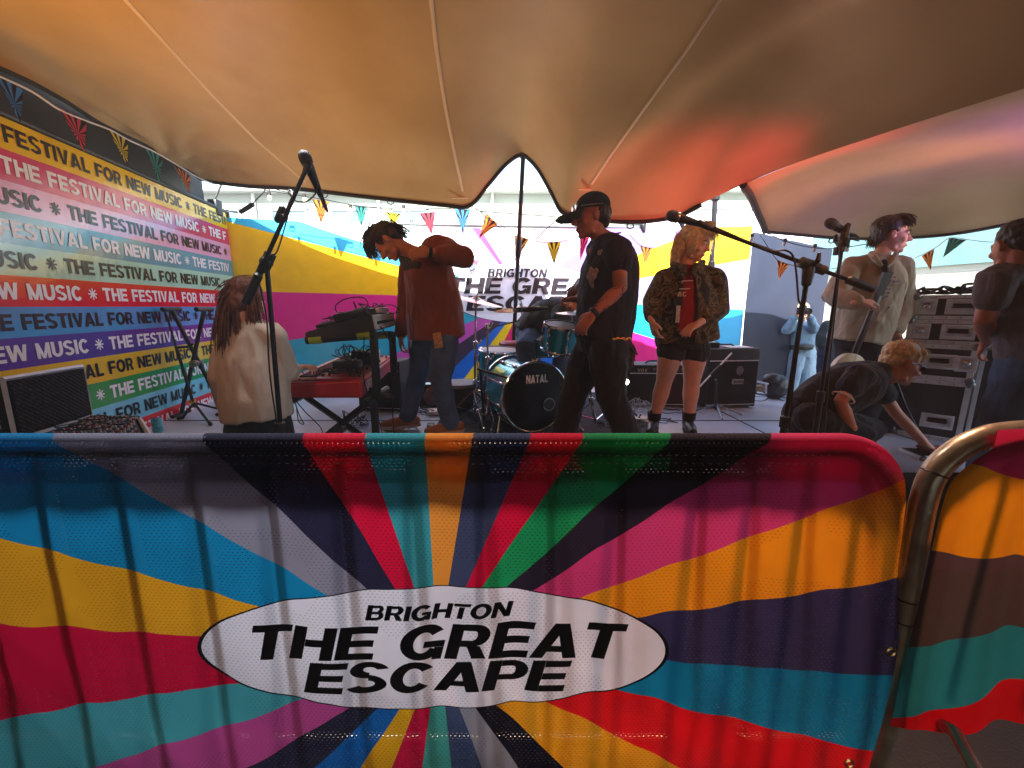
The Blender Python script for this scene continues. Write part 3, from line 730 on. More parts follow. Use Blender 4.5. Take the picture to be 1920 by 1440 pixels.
for j in range(NZ+1):
    row, ur = [], []
    for i in range(NX+1):
        x = bx0+(bx1-bx0)*i/NX; a, b_ = clip_bot(x), clip_top(x); z = a+(b_-a)*j/NZ
        row.append(drape(x, z)); ur.append((x, z))
    G.append(row); U.append(ur)
# top fold over the tube
for k in range(1, 7):
    a_ = R(k*28); row, ur = [], []
    for i in range(NX+1):
        x = bx0+(bx1-bx0)*i/NX; t_ = clip_top(x); p = drape(x, t_)
        row.append(p+Vector((0, .024*(1-math.cos(a_)), .018*math.sin(a_)))); ur.append((x, t_+.03*k/6))
    G.append(row); U.append(ur)
for k in range(1, 6):
    row, ur = [], []
    for i in range(NX+1):
        x = bx0+(bx1-bx0)*i/NX; t_ = clip_top(x); row.append(G[NZ+6][i]+Vector((0, .002, -.018*k))); ur.append((x, t_+.03+.0*k))
    G.append(row); U.append(ur)
mb.grid(G, uv=U); mb.build('cloth', mesh_m, rb, smooth=180)
lp = mat('banner_print', '14121e', .8, var=.1, vscale=80)
mb = MB()
def ffn(u, v, l): return drape(u, v, .0016+l)
def place1(txt, pxl, pxr, ytl, ybl, sh=.26, g=.06):
    u0, z1 = puv(pxl, ytl); u1 = puv(pxr, ytl)[0]; z0 = puv(pxl, ybl)[1]; h = z1-z0
    w1 = text_w(txt, h, 1, g)/h; sx = ((u1-u0-sh*h*.8)/h+g-g*len(txt))/(w1-g*len(txt))
    text_faces(mb, txt, u0, z0, h, ffn, sx, sh, g, 6)
place1('BRIGHTON', 684, 962, 1126, 1153); place1('THE GREAT', 462, 1170, 1163, 1226); place1('ESCAPE', 568, 1068, 1231, 1286)
mb.build('lettering', lp, rb, smooth=0, fixn=False)
# stitched double hem along the top
mb = MB()
stx = mat('stitch_thread', 'b8b4bc', .8, var=.1)
for zz in (.030, .052):
    x = bx0+.03
    while x < bx1-.2:
        p, q = drape(x, ztop-zz, .0015), drape(x+.007, ztop-zz, .0015); mb.tube([p, q], .0008, 4); x += .021
mb.build('stitching', stx, rb)
# eyelets
for px, py in ((1637,1190),(1569,1388)):
    u, v = puv(px, py); u = min(u, bx1-.02); p = drape(u, v, .003); mb = MB(); mb.tube([p+Vector((.011*math.cos(k*.785),0,.011*math.sin(k*.785))) for k in range(9)], .0035, 6); mb.build('eyelet', mat('brass', 'b8a070', .3, 1), rb)
# ---- barrier 2
def b2(px, py, dy=0): return at(px, py, .90+dy)
r2 = thing('crowd_barrier', 'galvanised crowd barrier with a curved end tube at the right edge', 'barrier', (1.2, .9, 0))
pth = [(1655,1372),(1668,1260),(1690,1140),(1712,1020),(1730,930),(1752,880),(1790,845),(1830,824),(1880,812),(1990,806),(2300,800)]
PP = curve_pts([b2(px+4, py, .02) for px, py in pth], 6)
mb = MB(); mb.tube(PP, .026, 16); mb.build('frame', galv, r2)
mb = MB(); f0 = b2(1700,1355,.02); f0.z = PP[0].z+.04; mb.tube([b2(1745,1345,.05), b2(1790,1372,-.06), b2(1830,1445,-.16), Vector((b2(1870,1500,-.2).x, .62, .02))], .015, 10)
mb.tube([PP[0], Vector((PP[0].x, PP[0].y, .03))], .021, 12); mb.build('foot', galv, r2)
for px, py in ((1747,890),(1693,1178),(1688,1140)):
    c = min(PP, key=lambda p: (p-b2(px, py)).length); i = PP.index(c); d = (PP[min(i+1,len(PP)-1)]-PP[i-1]).normalized(); x_, y_ = basis(d)
    mb = MB(); mb.tube([c+(x_*math.cos(k*.524)+y_*math.sin(k*.524))*.025 for k in range(13)], .003, 6); mb.build('cable_tie', dark, r2)
for px, y0 in ((1870,830),(2010,820)):
    mb = MB(); p = b2(px, y0, .02); mb.tube([p, Vector((p.x, p.y, p.z-.62))], .0085, 8); mb.build('bar', galv, r2)
# ---- banner 2: sunray cloth on barrier 2 (colours run as wavy bands here)
def u2(px, py): p = at(px, py, .88); return (p.x, p.z)
C2 = u2(2500, 1060)
def A2(px, py): return ang(u2(px, py), C2)
b2m = [(-179.9, '55443f'), (A2(1716,1210)-360 if A2(1716,1210) > 0 else A2(1716,1210), '2a8a90'), (A2(1800,1310), 'd80c18'), (A2(1920,1345), 'e08a1c'), (100, 'c8285a'), (A2(1868,882), 'f29c14'), (A2(1740,1040), '5a4448')]
m2_ = rays_mat('mesh_banner_second', C2, b2m, .95, .5)
rb2 = thing('mesh_banner', 'second rays banner with orange brown teal and red bands at the right edge', 'banner', (1.2, .88, .4))
Lc = [(1872,806),(1860,842),(1826,866),(1786,902),(1766,950),(1748,1030),(1726,1130),(1704,1220),(1682,1310),(1668,1368)]
Rc = [(2300,790),(2300,840),(2300,890),(2300,950),(2300,1010),(2300,1080),(2300,1150),(2300,1210),(2300,1260),(2300,1300)]
Lp = curve_pts([b2(px, py, -.015) for px, py in Lc], 6); Rp = curve_pts([b2(px, py, -.015) for px, py in Rc], 6)
G, U = [], []
for j, (a, b_) in enumerate(zip(Lp, Rp)):
    row, ur = [], []
    for i in range(61):
        t = i/60; p = a.lerp(b_, t); q = p.copy(); jj = j/len(Lp)
        p.z += (.012*math.sin(t*26+1)+.02*noise.noise(Vector((t*6, jj*3, 0))))*jj - .03*jj*math.sin(t*9)**2*(jj > .8)
        p.y += -.012*math.sin(t*34)*jj + .03*noise.noise(Vector((t*5, jj*2, 5)))*jj
        row.append(p); ur.append((q.x, q.z))
    G.append(row); U.append(ur)
mb = MB(); mb.grid(G, uv=U); mb.build('cloth', m2_, rb2, smooth=180)
# ================================================================== PEOPLE
def frame(fwd, up):
    f = Vector(fwd).normalized(); u = Vector(up); u = (u-f*u.dot(f)).normalized(); r = f.cross(u).normalized()
    return Matrix((r, f, u)).transposed()        # columns: right, forward, up
def mid(a, b, t=.5): return a.lerp(b, t)
def add_head(mb, c, F, k=1.0):
    W = lambda x, y, z: c + F @ Vector((x*k, y*k, z*k))
    mb.ball(W(0,-.018,.035), (.074*k,.093*k,.084*k), F, 24)
    mb.ball(W(0,.018,-.02), (.066*k,.072*k,.085*k), F, 20)
    mb.ball(W(0,.030,-.062), (.052*k,.056*k,.050*k), F, 18)
    mb.ball(W(0,.072,-.098), (.024*k,.018*k,.018*k), F, 12)
    mb.limb([W(-.045,.02,-.085), W(0,.07,-.102), W(.045,.02,-.085)], [.018*k,.016*k,.018*k], 8)
    mb.limb([W(0,.083,.020), W(0,.100,-.008), W(0,.112,-.026)], [.008*k,.009*k,.0125*k], 8)
    mb.ball(W(.011,.100,-.032), .008*k, F, 8); mb.ball(W(-.011,.100,-.032), .008*k, F, 8)
    mb.limb([W(-.038,.072,.022), W(0,.084,.024), W(.038,.072,.022)], [.010*k,.009*k,.010*k], 8)
    mb.limb([W(-.020,.085,-.060), W(0,.093,-.057), W(.020,.085,-.060)], [.006*k,.0075*k,.006*k], 8)
    mb.limb([W(-.018,.083,-.072), W(0,.091,-.070), W(.018,.083,-.072)], [.006*k,.008*k,.006*k], 8)
    for s in (-1, 1):
        mb.ball(W(s*.043,.058,-.03), (.022*k,.022*k,.02*k), F, 10)
        mb.ball(W(s*.076,-.008,-.008), (.008*k,.018*k,.030*k), F, 12)
        mb.limb([W(s*.080,.006,.004), W(s*.085,-.008,.022), W(s*.085,-.024,.006), W(s*.078,-.014,-.034)], [.0045*k]*4, 6)
        mb.ball(W(s*.030,.074,.004), (.014*k,.012*k,.010*k), F, 10)
def face_parts(root, c, F, k=1.0, eye='241a16', brow='2a1c14', lip='9a5348', closed=False):
    W = lambda x, y, z: c + F @ Vector((x*k, y*k, z*k))
    mb = MB()
    for s in (-1, 1):
        mb.ball(W(s*.030,.0825,.004), (.0115*k,.006*k,(.0022 if closed else .0055)*k), F, 10)
    mb.build('eyes', mat('eye_'+eye, eye, .25, var=0), root)
    mb = MB()
    for s in (-1, 1): mb.limb([W(s*.046,.076,.026), W(s*.030,.088,.031), W(s*.014,.090,.026)], [.003*k,.0045*k,.0035*k], 6)
    mb.build('eyebrows', mat('brow_'+brow, brow, .9, var=0), root)
    mb = MB()
    mb.limb([W(-.019,.089,-.0655), W(0,.0985,-.0645), W(.019,.089,-.0655)], [.003*k,.0055*k,.003*k], 6)
    mb.build('lips', mat('lip_'+lip, lip, .5, var=0), root)
def add_hand(mb, wr, d, nrm, thumb, curl=35, k=1.0, spread=5, tcurl=20):
    """wr wrist, d pointing direction, nrm palm normal (fingers curl towards it), thumb: side vector"""
    d = d.normalized(); n = (nrm-d*nrm.dot(d)).normalized(); s = d.cross(n).normalized()
    if s.dot(thumb) < 0: s = -s
    pm = wr + d*.045*k
    M = Matrix((s, d, n)).transposed()
    mb.ball(wr+d*.05*k, (.040*k,.052*k,.0145*k), M, 16)
    mb.limb([wr-d*.03*k, wr+d*.02*k], [.024*k,.026*k], 12)
    for i, (o, L) in enumerate(((.030,.072),(.010,.080),(-.010,.075),(-.029,.060))):
        a0 = R(curl*(.55+.12*i)); p = wr + d*.088*k + s*o*k; P = [wr+d*.06*k+s*o*.85*k, p]; dd = d; ang_ = 0
        for q, fr in enumerate((.45,.30,.25)):
            ang_ += a0*(.8 if q == 0 else 1.0); v = (d*math.cos(ang_)+n*math.sin(ang_)+s*math.sin(R(spread))*(o/.03)).normalized()
            p = p+v*L*fr*k; P.append(p)
        mb.limb(P, [.0105*k,.0095*k,.0088*k,.0082*k,.0072*k], 8)
    t0 = wr+d*.028*k+s*.03*k; v1 = (d*.75+s*.65+n*.25).normalized(); v2 = (d*.95+s*.15+n*(.15+tcurl/60)).normalized()
    mb.limb([wr+d*.015*k+s*.012*k, t0, t0+v1*.034*k, t0+v1*.034*k+v2*.030*k], [.016*k,.0145*k,.0115*k,.009*k], 8)
def oval_rings(path, mb, seg=24):
    """path: (centre, right vec, half width, half depth[, forward vec])"""
    rs = []
    for k, (c, r, hw, hd, ax) in enumerate(path):
        r = (r-ax*r.dot(ax)).normalized(); f = ax.cross(r).normalized(); ring = []
        for q in range(seg):
            a = 2*math.pi*q/seg; ca, sa = math.cos(a), math.sin(a)
            ring.append(c + r*hw*math.copysign(abs(ca)**.85, ca) + f*hd*math.copysign(abs(sa)**.85, sa))
        rs.append(ring)
    mb.rings(rs)
def torso(mb, J, grow=0.0, lo='pv', W=(.125,.165,.150,.135,.160), D=(.075,.115,.115,.105,.115), hem=None, k=1.0):
    nk, pv, sL, sR, hL, hR = J['nk'], J['pv'], J['sL'], J['sR'], J['hL'], J['hR']
    rs = (sR-sL).normalized(); rh = (hR-hL).normalized()
    sm = mid(sL, sR); ch = J.get('ch', sm.lerp(pv, .30)); wa = J.get('wa', sm.lerp(pv, .68))
    seq = [nk, mid(nk, sm, .75), ch, wa, pv if hem is None else hem]
    ax = []
    for i in range(len(seq)): ax.append((seq[min(i+1, len(seq)-1)]-seq[max(i-1, 0)]).normalized())
    path = []
    WW = list(W); DD = list(D)
    if hem is not None: WW[-1] = J.get('hemw', W[-1]+.01); DD[-1] = J.get('hemd', D[-1]+.01)
    g = [0, grow, grow, grow, grow, grow]
    base = .055*k
    path.append((seq[0], rs, base+grow*.5, base+grow*.5, ax[0]))
    P = [np.array(list(seq[1+i])+[(WW[i]*k+g[i+1]), (DD[i]*k+g[i+1]), i/(len(seq)-2)]) for i in range(len(seq)-1)]
    Q = resample(P, 4)
    for i, q in enumerate(Q):
        c = Vector(q[:3]); a = Vector(Q[min(i+1, len(Q)-1)][:3])-Vector(Q[max(i-1, 0)][:3]); r = rs.lerp(rh, min(1, q[5]))
        path.append((c, r, q[3], q[4], a.normalized()))
    oval_rings(path, mb)
    if grow > 0:
        for s in (sL, sR): mb.limb([nk+(pv-nk).normalized()*.035, mid(nk, s, .55)+(pv-nk).normalized()*.018, s], [.050+grow*.5, .052+grow*.6, .052+grow*.6], 14)
SKIN = {}
def skin_mat(name, col):
    if name in SKIN: return SKIN[name]
    m = mat(name, col, .5, var=.10, vscale=18, bump=.05, bscale=300, spec=.4); b = m.node_tree.nodes['Principled BSDF']
    b.inputs['Subsurface Weight'].default_value = .08; b.inputs['Subsurface Radius'].default_value = (.02,.008,.004); b.inputs['Subsurface Scale'].default_value = .4
    SKIN[name] = m; return m
def person(label, J, head, skin, group=None, hands=(), k=1.0, legr=1.0, armr=1.0, hk=1.0, vox=.0065):
    """body: one continuous mesh"""
    F = frame(*head); mb = MB(); c = J['hd']
    add_head(mb, c, F, hk)
    W = lambda x, y, z: c + F @ Vector((x*hk, y*hk, z*hk))
    mb.limb([W(0,-.025,-.04), W(0,-.02,-.09), J['nk']], [.052*hk,.050*k,.058*k], 14)
    torso(mb, J, 0, k=k)
    for s, e, w_ in (('sL','eL','wL'),('sR','eR','wR')):
        a, b_, c_ = J[s], J[e], J[w_]
        mb.limb([mid(J['nk'], a, .45)+Vector((0,0,-.02)), a], [.05*k,.052*k*armr], 12)
        mb.limb([a, mid(a, b_, .45), b_, mid(b_, c_, .3), c_], [.05*k*armr,.044*k*armr,.037*k*armr,.038*k*armr,.025*k], 14)
    for h, kn, an, to in (('hL','kL','aL','tL'),('hR','kR','aR','tR')):
        a, b_, c_, t_ = J[h], J[kn], J[an], J[to]
        mb.limb([a, mid(a, b_, .4), b_, mid(b_, c_, .3), mid(b_, c_, .7), c_], [.088*k*legr,.078*k*legr,.054*k*legr,.056*k*legr,.040*k*legr,.036*k], 16)
        mb.limb([c_, c_+Vector((0,0,-.04)), mid(c_, t_, .6)+Vector((0,0,-.03)), t_], [.036,.034,.032,.022], 10)
    for (w_, d, nrm, th, curl) in hands:
        add_hand(mb, J[w_], Vector(d), Vector(nrm), Vector(th), curl, k*.98)
    me = voxel(mb, vox, 2)
    an = [J['aL'], J['aR']]; base = Vector(((J['aL'].x+J['aR'].x)/2, (J['aL'].y+J['aR'].y)/2, min(J['tL'].z, J['tR'].z)-.03))
    o = finish(me, 'person', skin, None, base); tag(o, label, 'person', group); return o, F
def sleeve(mb, pts, rr): mb.limb(pts, rr, 18)
def cloth(root, name, mb, m, vox=.009, amp=.006, scale=9, stretch=(1,1,.6), seed=0, smooth=3):
    me = voxel(mb, vox, smooth); wrinkle(me, amp*1.45, scale*1.2, stretch, seed); wrinkle(me, amp*.45, scale*3.1, stretch, seed+9, False); return finish(me, name, m, root)
def trousers(root, J, m, k=1.0, r=(.112,.100,.078,.082,.074), top=None, seed=3, amp=.006, waist=(.158,.118), cuff=.0):
    mb = MB(); pv = J['pv']; rh = (J['hR']-J['hL']).normalized(); up = ((top or (J['pv'].lerp(J['nk'], .18)))-pv).normalized()
    t_ = top or pv+up*.09; lo = mid(J['hL'], J['hR'])
    oval_rings([(t_, rh, waist[0]*k, waist[1]*k, up), (mid(t_, pv), rh, (waist[0]+.006)*k, (waist[1]+.006)*k, up), (pv, rh, (waist[0]+.012)*k, (waist[1]+.01)*k, up), (pv-up*.06, rh, waist[0]*k, waist[1]*k*.95, up)], mb)
    for h, kn, an in (('hL','kL','aL'),('hR','kR','aR')):
        a, b_, c_ = J[h], J[kn], J[an]; c2 = c_+(c_-b_).normalized()*cuff
        mb.limb([a, mid(a, b_, .4), b_, mid(b_, c2, .35), mid(b_, c2, .92)], [x*k for x in r], 18)
    return cloth(root, 'trousers', mb, m, .0095, amp, 8, (1,1,.7), seed)
def shoe(root, a, t, m, sole, k=1.0, high=.05):
    d = (t-a); d.z = 0; d = d.normalized(); z0 = min(t.z, a.z-.06); f = Vector((a.x, a.y, z0)); s = d.cross(Vector((0,0,1)))
    L = .265*k; heel = f-d*.065*k; mb = MB()
    mb.limb([heel+Vector((0,0,.045)), heel+d*.09*k+Vector((0,0,.048)), heel+d*.17*k+Vector((0,0,.036)), heel+d*.232*k+Vector((0,0,.030))], [.038*k,.040*k,.042*k,.031*k], 14)
    mb.limb([heel+d*.06+Vector((0,0,.05)), heel+d*.058+Vector((0,0,.06+high))], [.042*k,.042*k], 14)
    me = voxel(mb, .006, 3); me.name = 'shoe'; o = finish(me, 'shoe', m, root)
    mb = MB(); out = []
    for kk in range(24):
        a_ = 2*math.pi*kk/24; x = math.cos(a_); y = math.sin(a_); out.append(heel+d*(.115*k+x*.155*k)+s*(y*(.046+.006*x)*k))
    mb.rings([[p+Vector((0,0,-.002)) for p in out], [p+Vector((0,0,.022)) for p in out]]); mb.build('sole', sole, o)
    return o
def hair_cap(root, c, F, m, k=1.0, parts=None, locks=None, vox=.006, amp=.008, seed=0):
    """parts: ellipsoids (x,y,z,rx,ry,rz) in head space; locks: list of (start xyz, end xyz, r, n, jitter, bulge)"""
    W = lambda p: c + F @ (Vector(p)*k)
    mb = MB()
    for p in (parts or [(0,-.028,.045,.080,.090,.080)]): mb.ball(W(p[:3]), tuple(x*k for x in p[3:]), F, 22)
    me = voxel(mb, vox, 2); wrinkle(me, amp, 34, (1,1,.5), seed)
    if locks:
        bm = bmesh.new(); bm.from_mesh(me); mb = MB(); mb.bm.free(); mb.bm = bm; rnd = random.Random(seed+5)
        for (a, b_, r, n, j, bul, *wd) in locks:
            r *= .40; n = int(n*4.2); bul = Vector(bul)*.55
            for q in range(n):
                ja = Vector([rnd.uniform(-1, 1)*j for _ in range(3)]); jb = ja*.6+Vector([rnd.uniform(-1, 1)*j for _ in range(3)])
                p0 = Vector(a)+ja; p2 = Vector(b_)+jb; pm = mid(p0, p2)+bul*rnd.uniform(.5, 1.3)
                if wd:
                    g0 = W(p0); g2 = g0+Vector(wd[0])+F@(jb*k); gm = mid(g0, g2)+F@(bul*rnd.uniform(.5,1.3)); P = [g0*(1-t)**2+gm*2*t*(1-t)+g2*t*t for t in (0,.2,.4,.6,.8,1)]
                else: P = [W(p0*(1-t)**2+pm*2*t*(1-t)+p2*t*t) for t in (0,.2,.4,.6,.8,1)]
                mb.tube(P, [r*k*x for x in (.6,1,1,.85,.55,.12)], 6)
        bm.to_mesh(me); bm.free()
    return finish(me, 'hair', m, root)

# ---- materials
tan = skin_mat('skin_warm', 'c98d6c'); pale = skin_mat('skin_pale', 'e0ac90'); ruddy = skin_mat('skin_ruddy', 'c47e5e')
denim = mat('denim_blue', '50698a', .85, var=.3, vscale=7, bump=.3, bscale=220); denim_l = mat('denim_pale', '9db7c9', .85, var=.2, vscale=9, bump=.3, bscale=200)
blackc = mat('black_cotton', '131216', .9, var=.3, vscale=8, bump=.3, bscale=150, sheen=.1)
rubber = mat('sole_rubber', 'cfc8bc', .7, var=.1); rubber_d = mat('sole_dark', '1a1714', .8, var=.1)
tan_shoe = mat('tan_canvas', 'b0703c', .8, var=.2, vscale=20, bump=.3)
tattoo = None

# ---------- 1 woman in a cream shirt, back to us, at the keyboard
Y = 2.05
J = dict(hd=at(464,563,Y+.03), nk=at(468,606,Y), sL=at(432,636,Y+.02), sR=at(512,632,Y+.02), eL=at(414,706,Y-.02), wL=at(425,770,Y+.08), eR=at(538,697,Y+.08), wR=at(549,691,Y+.25),
         pv=at(484,790,Y), hL=at(464,800,Y), hR=at(506,800,Y))
for s, dx in (('L', -.035), ('R', .045)):
    h = J['h'+s]; J['k'+s] = Vector((h.x+dx, h.y+.02, .47)); J['a'+s] = Vector((h.x+dx*1.6, h.y, .09)); J['t'+s] = Vector((h.x+dx*2, h.y+.16, .03))
p1, F1 = person('person with long auburn hair and loose cream shirt, back turned, at the red piano', J, ((.30,.85,-.42), (0,.1,1)), pale,
    hands=[('wR', (.9,.25,.1), (.1,.3,-1), (0,1,.3), 40), ('wL', (.1,.1,-1), (1,0,0), (0,1,0), 30)], k=.86, hk=.86)
cream_s = mat('cream_cotton', 'e4d8c6', .85, var=.10, vscale=5, bump=.25, bscale=160, trans=.12)
mb = MB(); J2 = dict(J); J2['hemw'] = .158; J2['hemd'] = .13
torso(mb, J2, .022, W=(.085,.128,.142,.150,.155), D=(.075,.12,.13,.13,.13), hem=at(486,782,Y), k=.92)
for a, b_, c_, rr in (('sL','eL','wL',(.052,.054,.054,.050,.034)), ('sR','eR','wR',(.052,.054,.056,.048,.033))):
    sleeve(mb, [J[a], mid(J[a], J[b_], .5), J[b_], mid(J[b_], J[c_], .5), mid(J[b_], J[c_], .93)], rr)
cloth(p1, 'shirt', mb, cream_s, .008, .011, 6.5, (1.3,1.3,.35), 4)
mb = MB(); mb.limb([mid(J['eR'], J['wR'], .86), mid(J['eR'], J['wR'], .99)], [.032,.032]); mb.build('cuff', mat('white_cotton', 'ddd8d0', .9), p1)
trousers(p1, J, blackc, k=.90, r=(.115,.11,.10,.11,.12))
hm = mat('hair_auburn', '6b3a22', .55, var=.45, vscale=40, bump=.4, bscale=90)
hair_cap(p1, J['hd'], F1, hm, .88, [(0,-.028,.04,.082,.092,.082), (0,-.06,-.03,.066,.05,.085)],
    [((0,-.085,.04), (0,0,0), .014, 30, .035, (-.01,-.06,.0), (-.03,-.03,-.30)), ((-.06,-.05,.05), (0,0,0), .013, 24, .025, (-.04,-.03,0), (-.05,-.02,-.30)), ((.06,-.04,.05), (0,0,0), .012, 20, .022, (.03,-.02,0), (0,-.02,-.2)), ((0,.0,.115), (-.03,-.12,-.05), .008, 16, .03, (0,-.09,.06))], seed=2)
shoe(p1, J['aL'], J['tL'], blackc, rubber_d); shoe(p1, J['aR'], J['tR'], blackc, rubber_d)

# ---------- 2 man in a rust overshirt bending over
Y = 2.95
J = dict(hd=at(727,454,Y-.02), nk=at(771,474,Y+.02), sL=at(822,466,Y-.16), sR=at(772,505,Y+.17), eL=at(868,482,Y-.22), wL=at(806,473,Y-.28), eR=at(762,575,Y+.22), wR=at(752,630,Y+.15),
         ch=at(802,515,Y), wa=at(815,575,Y), pv=at(822,628,Y), hL=at(834,640,Y-.10), hR=at(800,636,Y+.1))
J['kL'] = at(826,712,Y-.14); J['aL'] = floor(852,806); J['aL'].z = STZ+.09; J['tL'] = J['aL']+Vector((-.15,-.06,-.06))
J['kR'] = at(783,705,Y+.12); J['aR'] = floor(772,797); J['aR'].z = STZ+.09; J['tR'] = J['aR']+Vector((-.16,-.05,-.06))
J['aL'] = Vector((J['aL'].x, 2.92, STZ+.09)); J['tL'] = J['aL']+Vector((-.15,-.06,-.06)); J['aR'] = Vector((J['aR'].x, 3.08, STZ+.09)); J['tR'] = J['aR']+Vector((-.16,-.05,-.06))
p2, F2 = person('person in rust brown overshirt and jeans bending forward with a hand behind the neck', J, ((-.50,-.12,-.86), (-.86,0,.5)), ruddy,
    hands=[('wL', (-.95,.1,-.05), (0,.9,-.3), (0,.1,1), 25), ('wR', (-.1,-.1,-1), (.8,.3,0), (-.5,-.8,0), 65)], k=.97, hk=1.0, legr=.9)
face_parts(p2, J['hd'], F2)
rust = mat('rust_cord', '8a3e1c', .9, var=.18, vscale=5, bump=.35, bscale=140, sheen=.2)
mb = MB(); J2 = dict(J); J2['hemw'] = .20; J2['hemd'] = .16; J2['nk'] = at(785,485,Y)
torso(mb, J2, .03, W=(.11,.155,.165,.172,.19), D=(.08,.13,.145,.15,.155), hem=at(822,632,Y), k=1.0)
sleeve(mb, [J['sL'], mid(J['sL'], J['eL'], .5), J['eL']+Vector((.005,0,.0)), mid(J['eL'], J['wL'], .5), mid(J['eL'], J['wL'], .68)], (.085,.082,.072,.064,.055))
sleeve(mb, [J['sR'], mid(J['sR'], J['eR'], .5), J['eR'], mid(J['eR'], J['wR'], .5), mid(J['eR'], J['wR'], .85)], (.085,.075,.065,.058,.048))
mb.limb([at(812,470,Y-.05), at(800,520,Y-.02)], [.09,.12], 14)
sh2 = cloth(p2, 'shirt', mb, rust, .0085, .010, 6, (1,1,.6), 9)
mb = MB()      # open front flap hanging below the chest
flap = [[at(758+dx*.5+j*1.2, 560+j*15, Y-.02+.09*i) for i, dx in enumerate((0,6,14))] for j in range(8)]
mb.grid(flap); me = mb.build('shirt_flap', rust, p2)
mb = MB(); mb.limb([at(758,486,Y+.05), at(768,500,Y-.05), at(786,498,Y-.15)], [.040,.048,.030], 12); mb.build('collar', mat('dark_collar', '453c34', .9), p2)
mb = MB(); c = mid(J['eL'], J['wL'], .93); d = (J['wL']-J['eL']).normalized(); mb.lathe(c, d, [(0,.030),(.005,.034),(.018,.034),(.022,.030)], 16); mb.build('wrist_watch', dark, p2)
trousers(p2, J, denim, k=.95, r=(.105,.098,.074,.072,.066), seed=8, waist=(.15,.12))
mb = MB(); mb.box(at(821,638,Y-.26), (.055,.006,.10), Matrix.Rotation(R(-8),3,'Y'), .001); mb.build('hanging_pass', mat('pass_card', 'c9955c', .6, var=.3, vscale=60), p2)
hd_ = mat('hair_dark_brown', '2c2019', .55, var=.4, vscale=40, bump=.4, bscale=90)
hair_cap(p2, J['hd'], F2, hd_, 1.0, [(0,-.028,.05,.083,.093,.080), (0,-.065,-.01,.070,.045,.065), (0,.045,.085,.066,.04,.035)],
    [((0,.05,.11), (.01,.135,.03), .010, 22, .028, (0,.05,.03)), ((0,-.02,.125), (0,.1,.10), .009, 22, .04, (0,.0,.04)), ((0,-.11,.03), (.0,-.1,-.075), .009, 20, .035, (0,-.03,0)), ((.06,0,.09), (.085,.03,.01), .008, 12, .02, (.02,0,0)), ((-.06,0,.09), (-.085,.03,.01), .008, 12, .02, (-.02,0,0))], seed=3)
shoe(p2, J['aL'], J['tL'], tan_shoe, rubber, 1.02); shoe(p2, J['aR'], J['tR'], tan_shoe, rubber, 1.02)

# ---------- 3 man in cap walking left
Y = 2.55
J = dict(hd=at(1108,406,Y), nk=at(1132,448,Y+.02), sL=at(1158,470,Y-.15), sR=at(1124,466,Y+.14), eL=at(1163,540,Y-.2), wL=at(1113,587,Y-.22), eR=at(1132,566,Y+.2), wR=at(1084,562,Y+.14),
         ch=at(1143,502,Y), wa=at(1136,575,Y), pv=at(1128,640,Y), hL=at(1140,655,Y-.09), hR=at(1112,655,Y+.09))
J['kR'] = at(1076,735,Y+.08); J['aR'] = at(1056,838,Y+.12); J['kL'] = at(1146,742,Y-.1); J['aL'] = at(1180,838,Y-.05)
J['aR'].z = STZ+.09; J['aL'].z = STZ+.11; J['tR'] = J['aR']+Vector((-.17,0,-.06)); J['tL'] = J['aL']+Vector((-.16,0,-.08))
tat = skin_mat('skin_tanned', 'b87355')
p3, F3 = person('person in a black cap black T shirt and black trousers striding left with tattooed forearm', J, ((-1,-.12,-.16), (-.1,0,1)), tat,
    hands=[('wL', (-.62,-.05,-.75), (.3,.5,-.3), (-.6,-.3,.4), 38), ('wR', (-1,0,.05), (.1,-.3,-1), (0,-1,.2), 88)], k=1.0, hk=1.02, armr=1.08)
face_parts(p3, J['hd'], F3, 1.02)
mb = MB(); J2 = dict(J); J2['hemw'] = .155; J2['hemd'] = .145
torso(mb, J2, .022, W=(.12,.16,.155,.15,.155), D=(.085,.135,.145,.14,.14), hem=at(1130,634,Y), k=1.0)
sleeve(mb, [mid(J['nk'], J['sL'], .6), J['sL'], mid(J['sL'], J['eL'], .28)], (.07,.082,.078)); sleeve(mb, [mid(J['nk'], J['sR'], .6), J['sR'], mid(J['sR'], J['eR'], .3)], (.07,.08,.076))
tee = mat('black_tee', '221c26', .9, var=.25, vscale=6, bump=.3, bscale=150)
cloth(p3, 'shirt', mb, tee, .008, .008, 7, (1,1,.5), 14)
mb = MB()      # pale print on the chest
for (px, py, r) in ((1105,517,.026),(1113,517,.026),(1108,505,.018),(1118,508,.020),(1109,528,.024),(1111,537,.014),(1124,474,.018),(1104,472,.020),(1128,470,.010)):
    mb.ball(at(px, py, Y-.155), (r*.75, .008, r), None, 12)
me = voxel(mb, .005, 4); finish(me, 'shirt_print', mat('grey_print', '8c8488', .9, var=.5, vscale=30), p3)
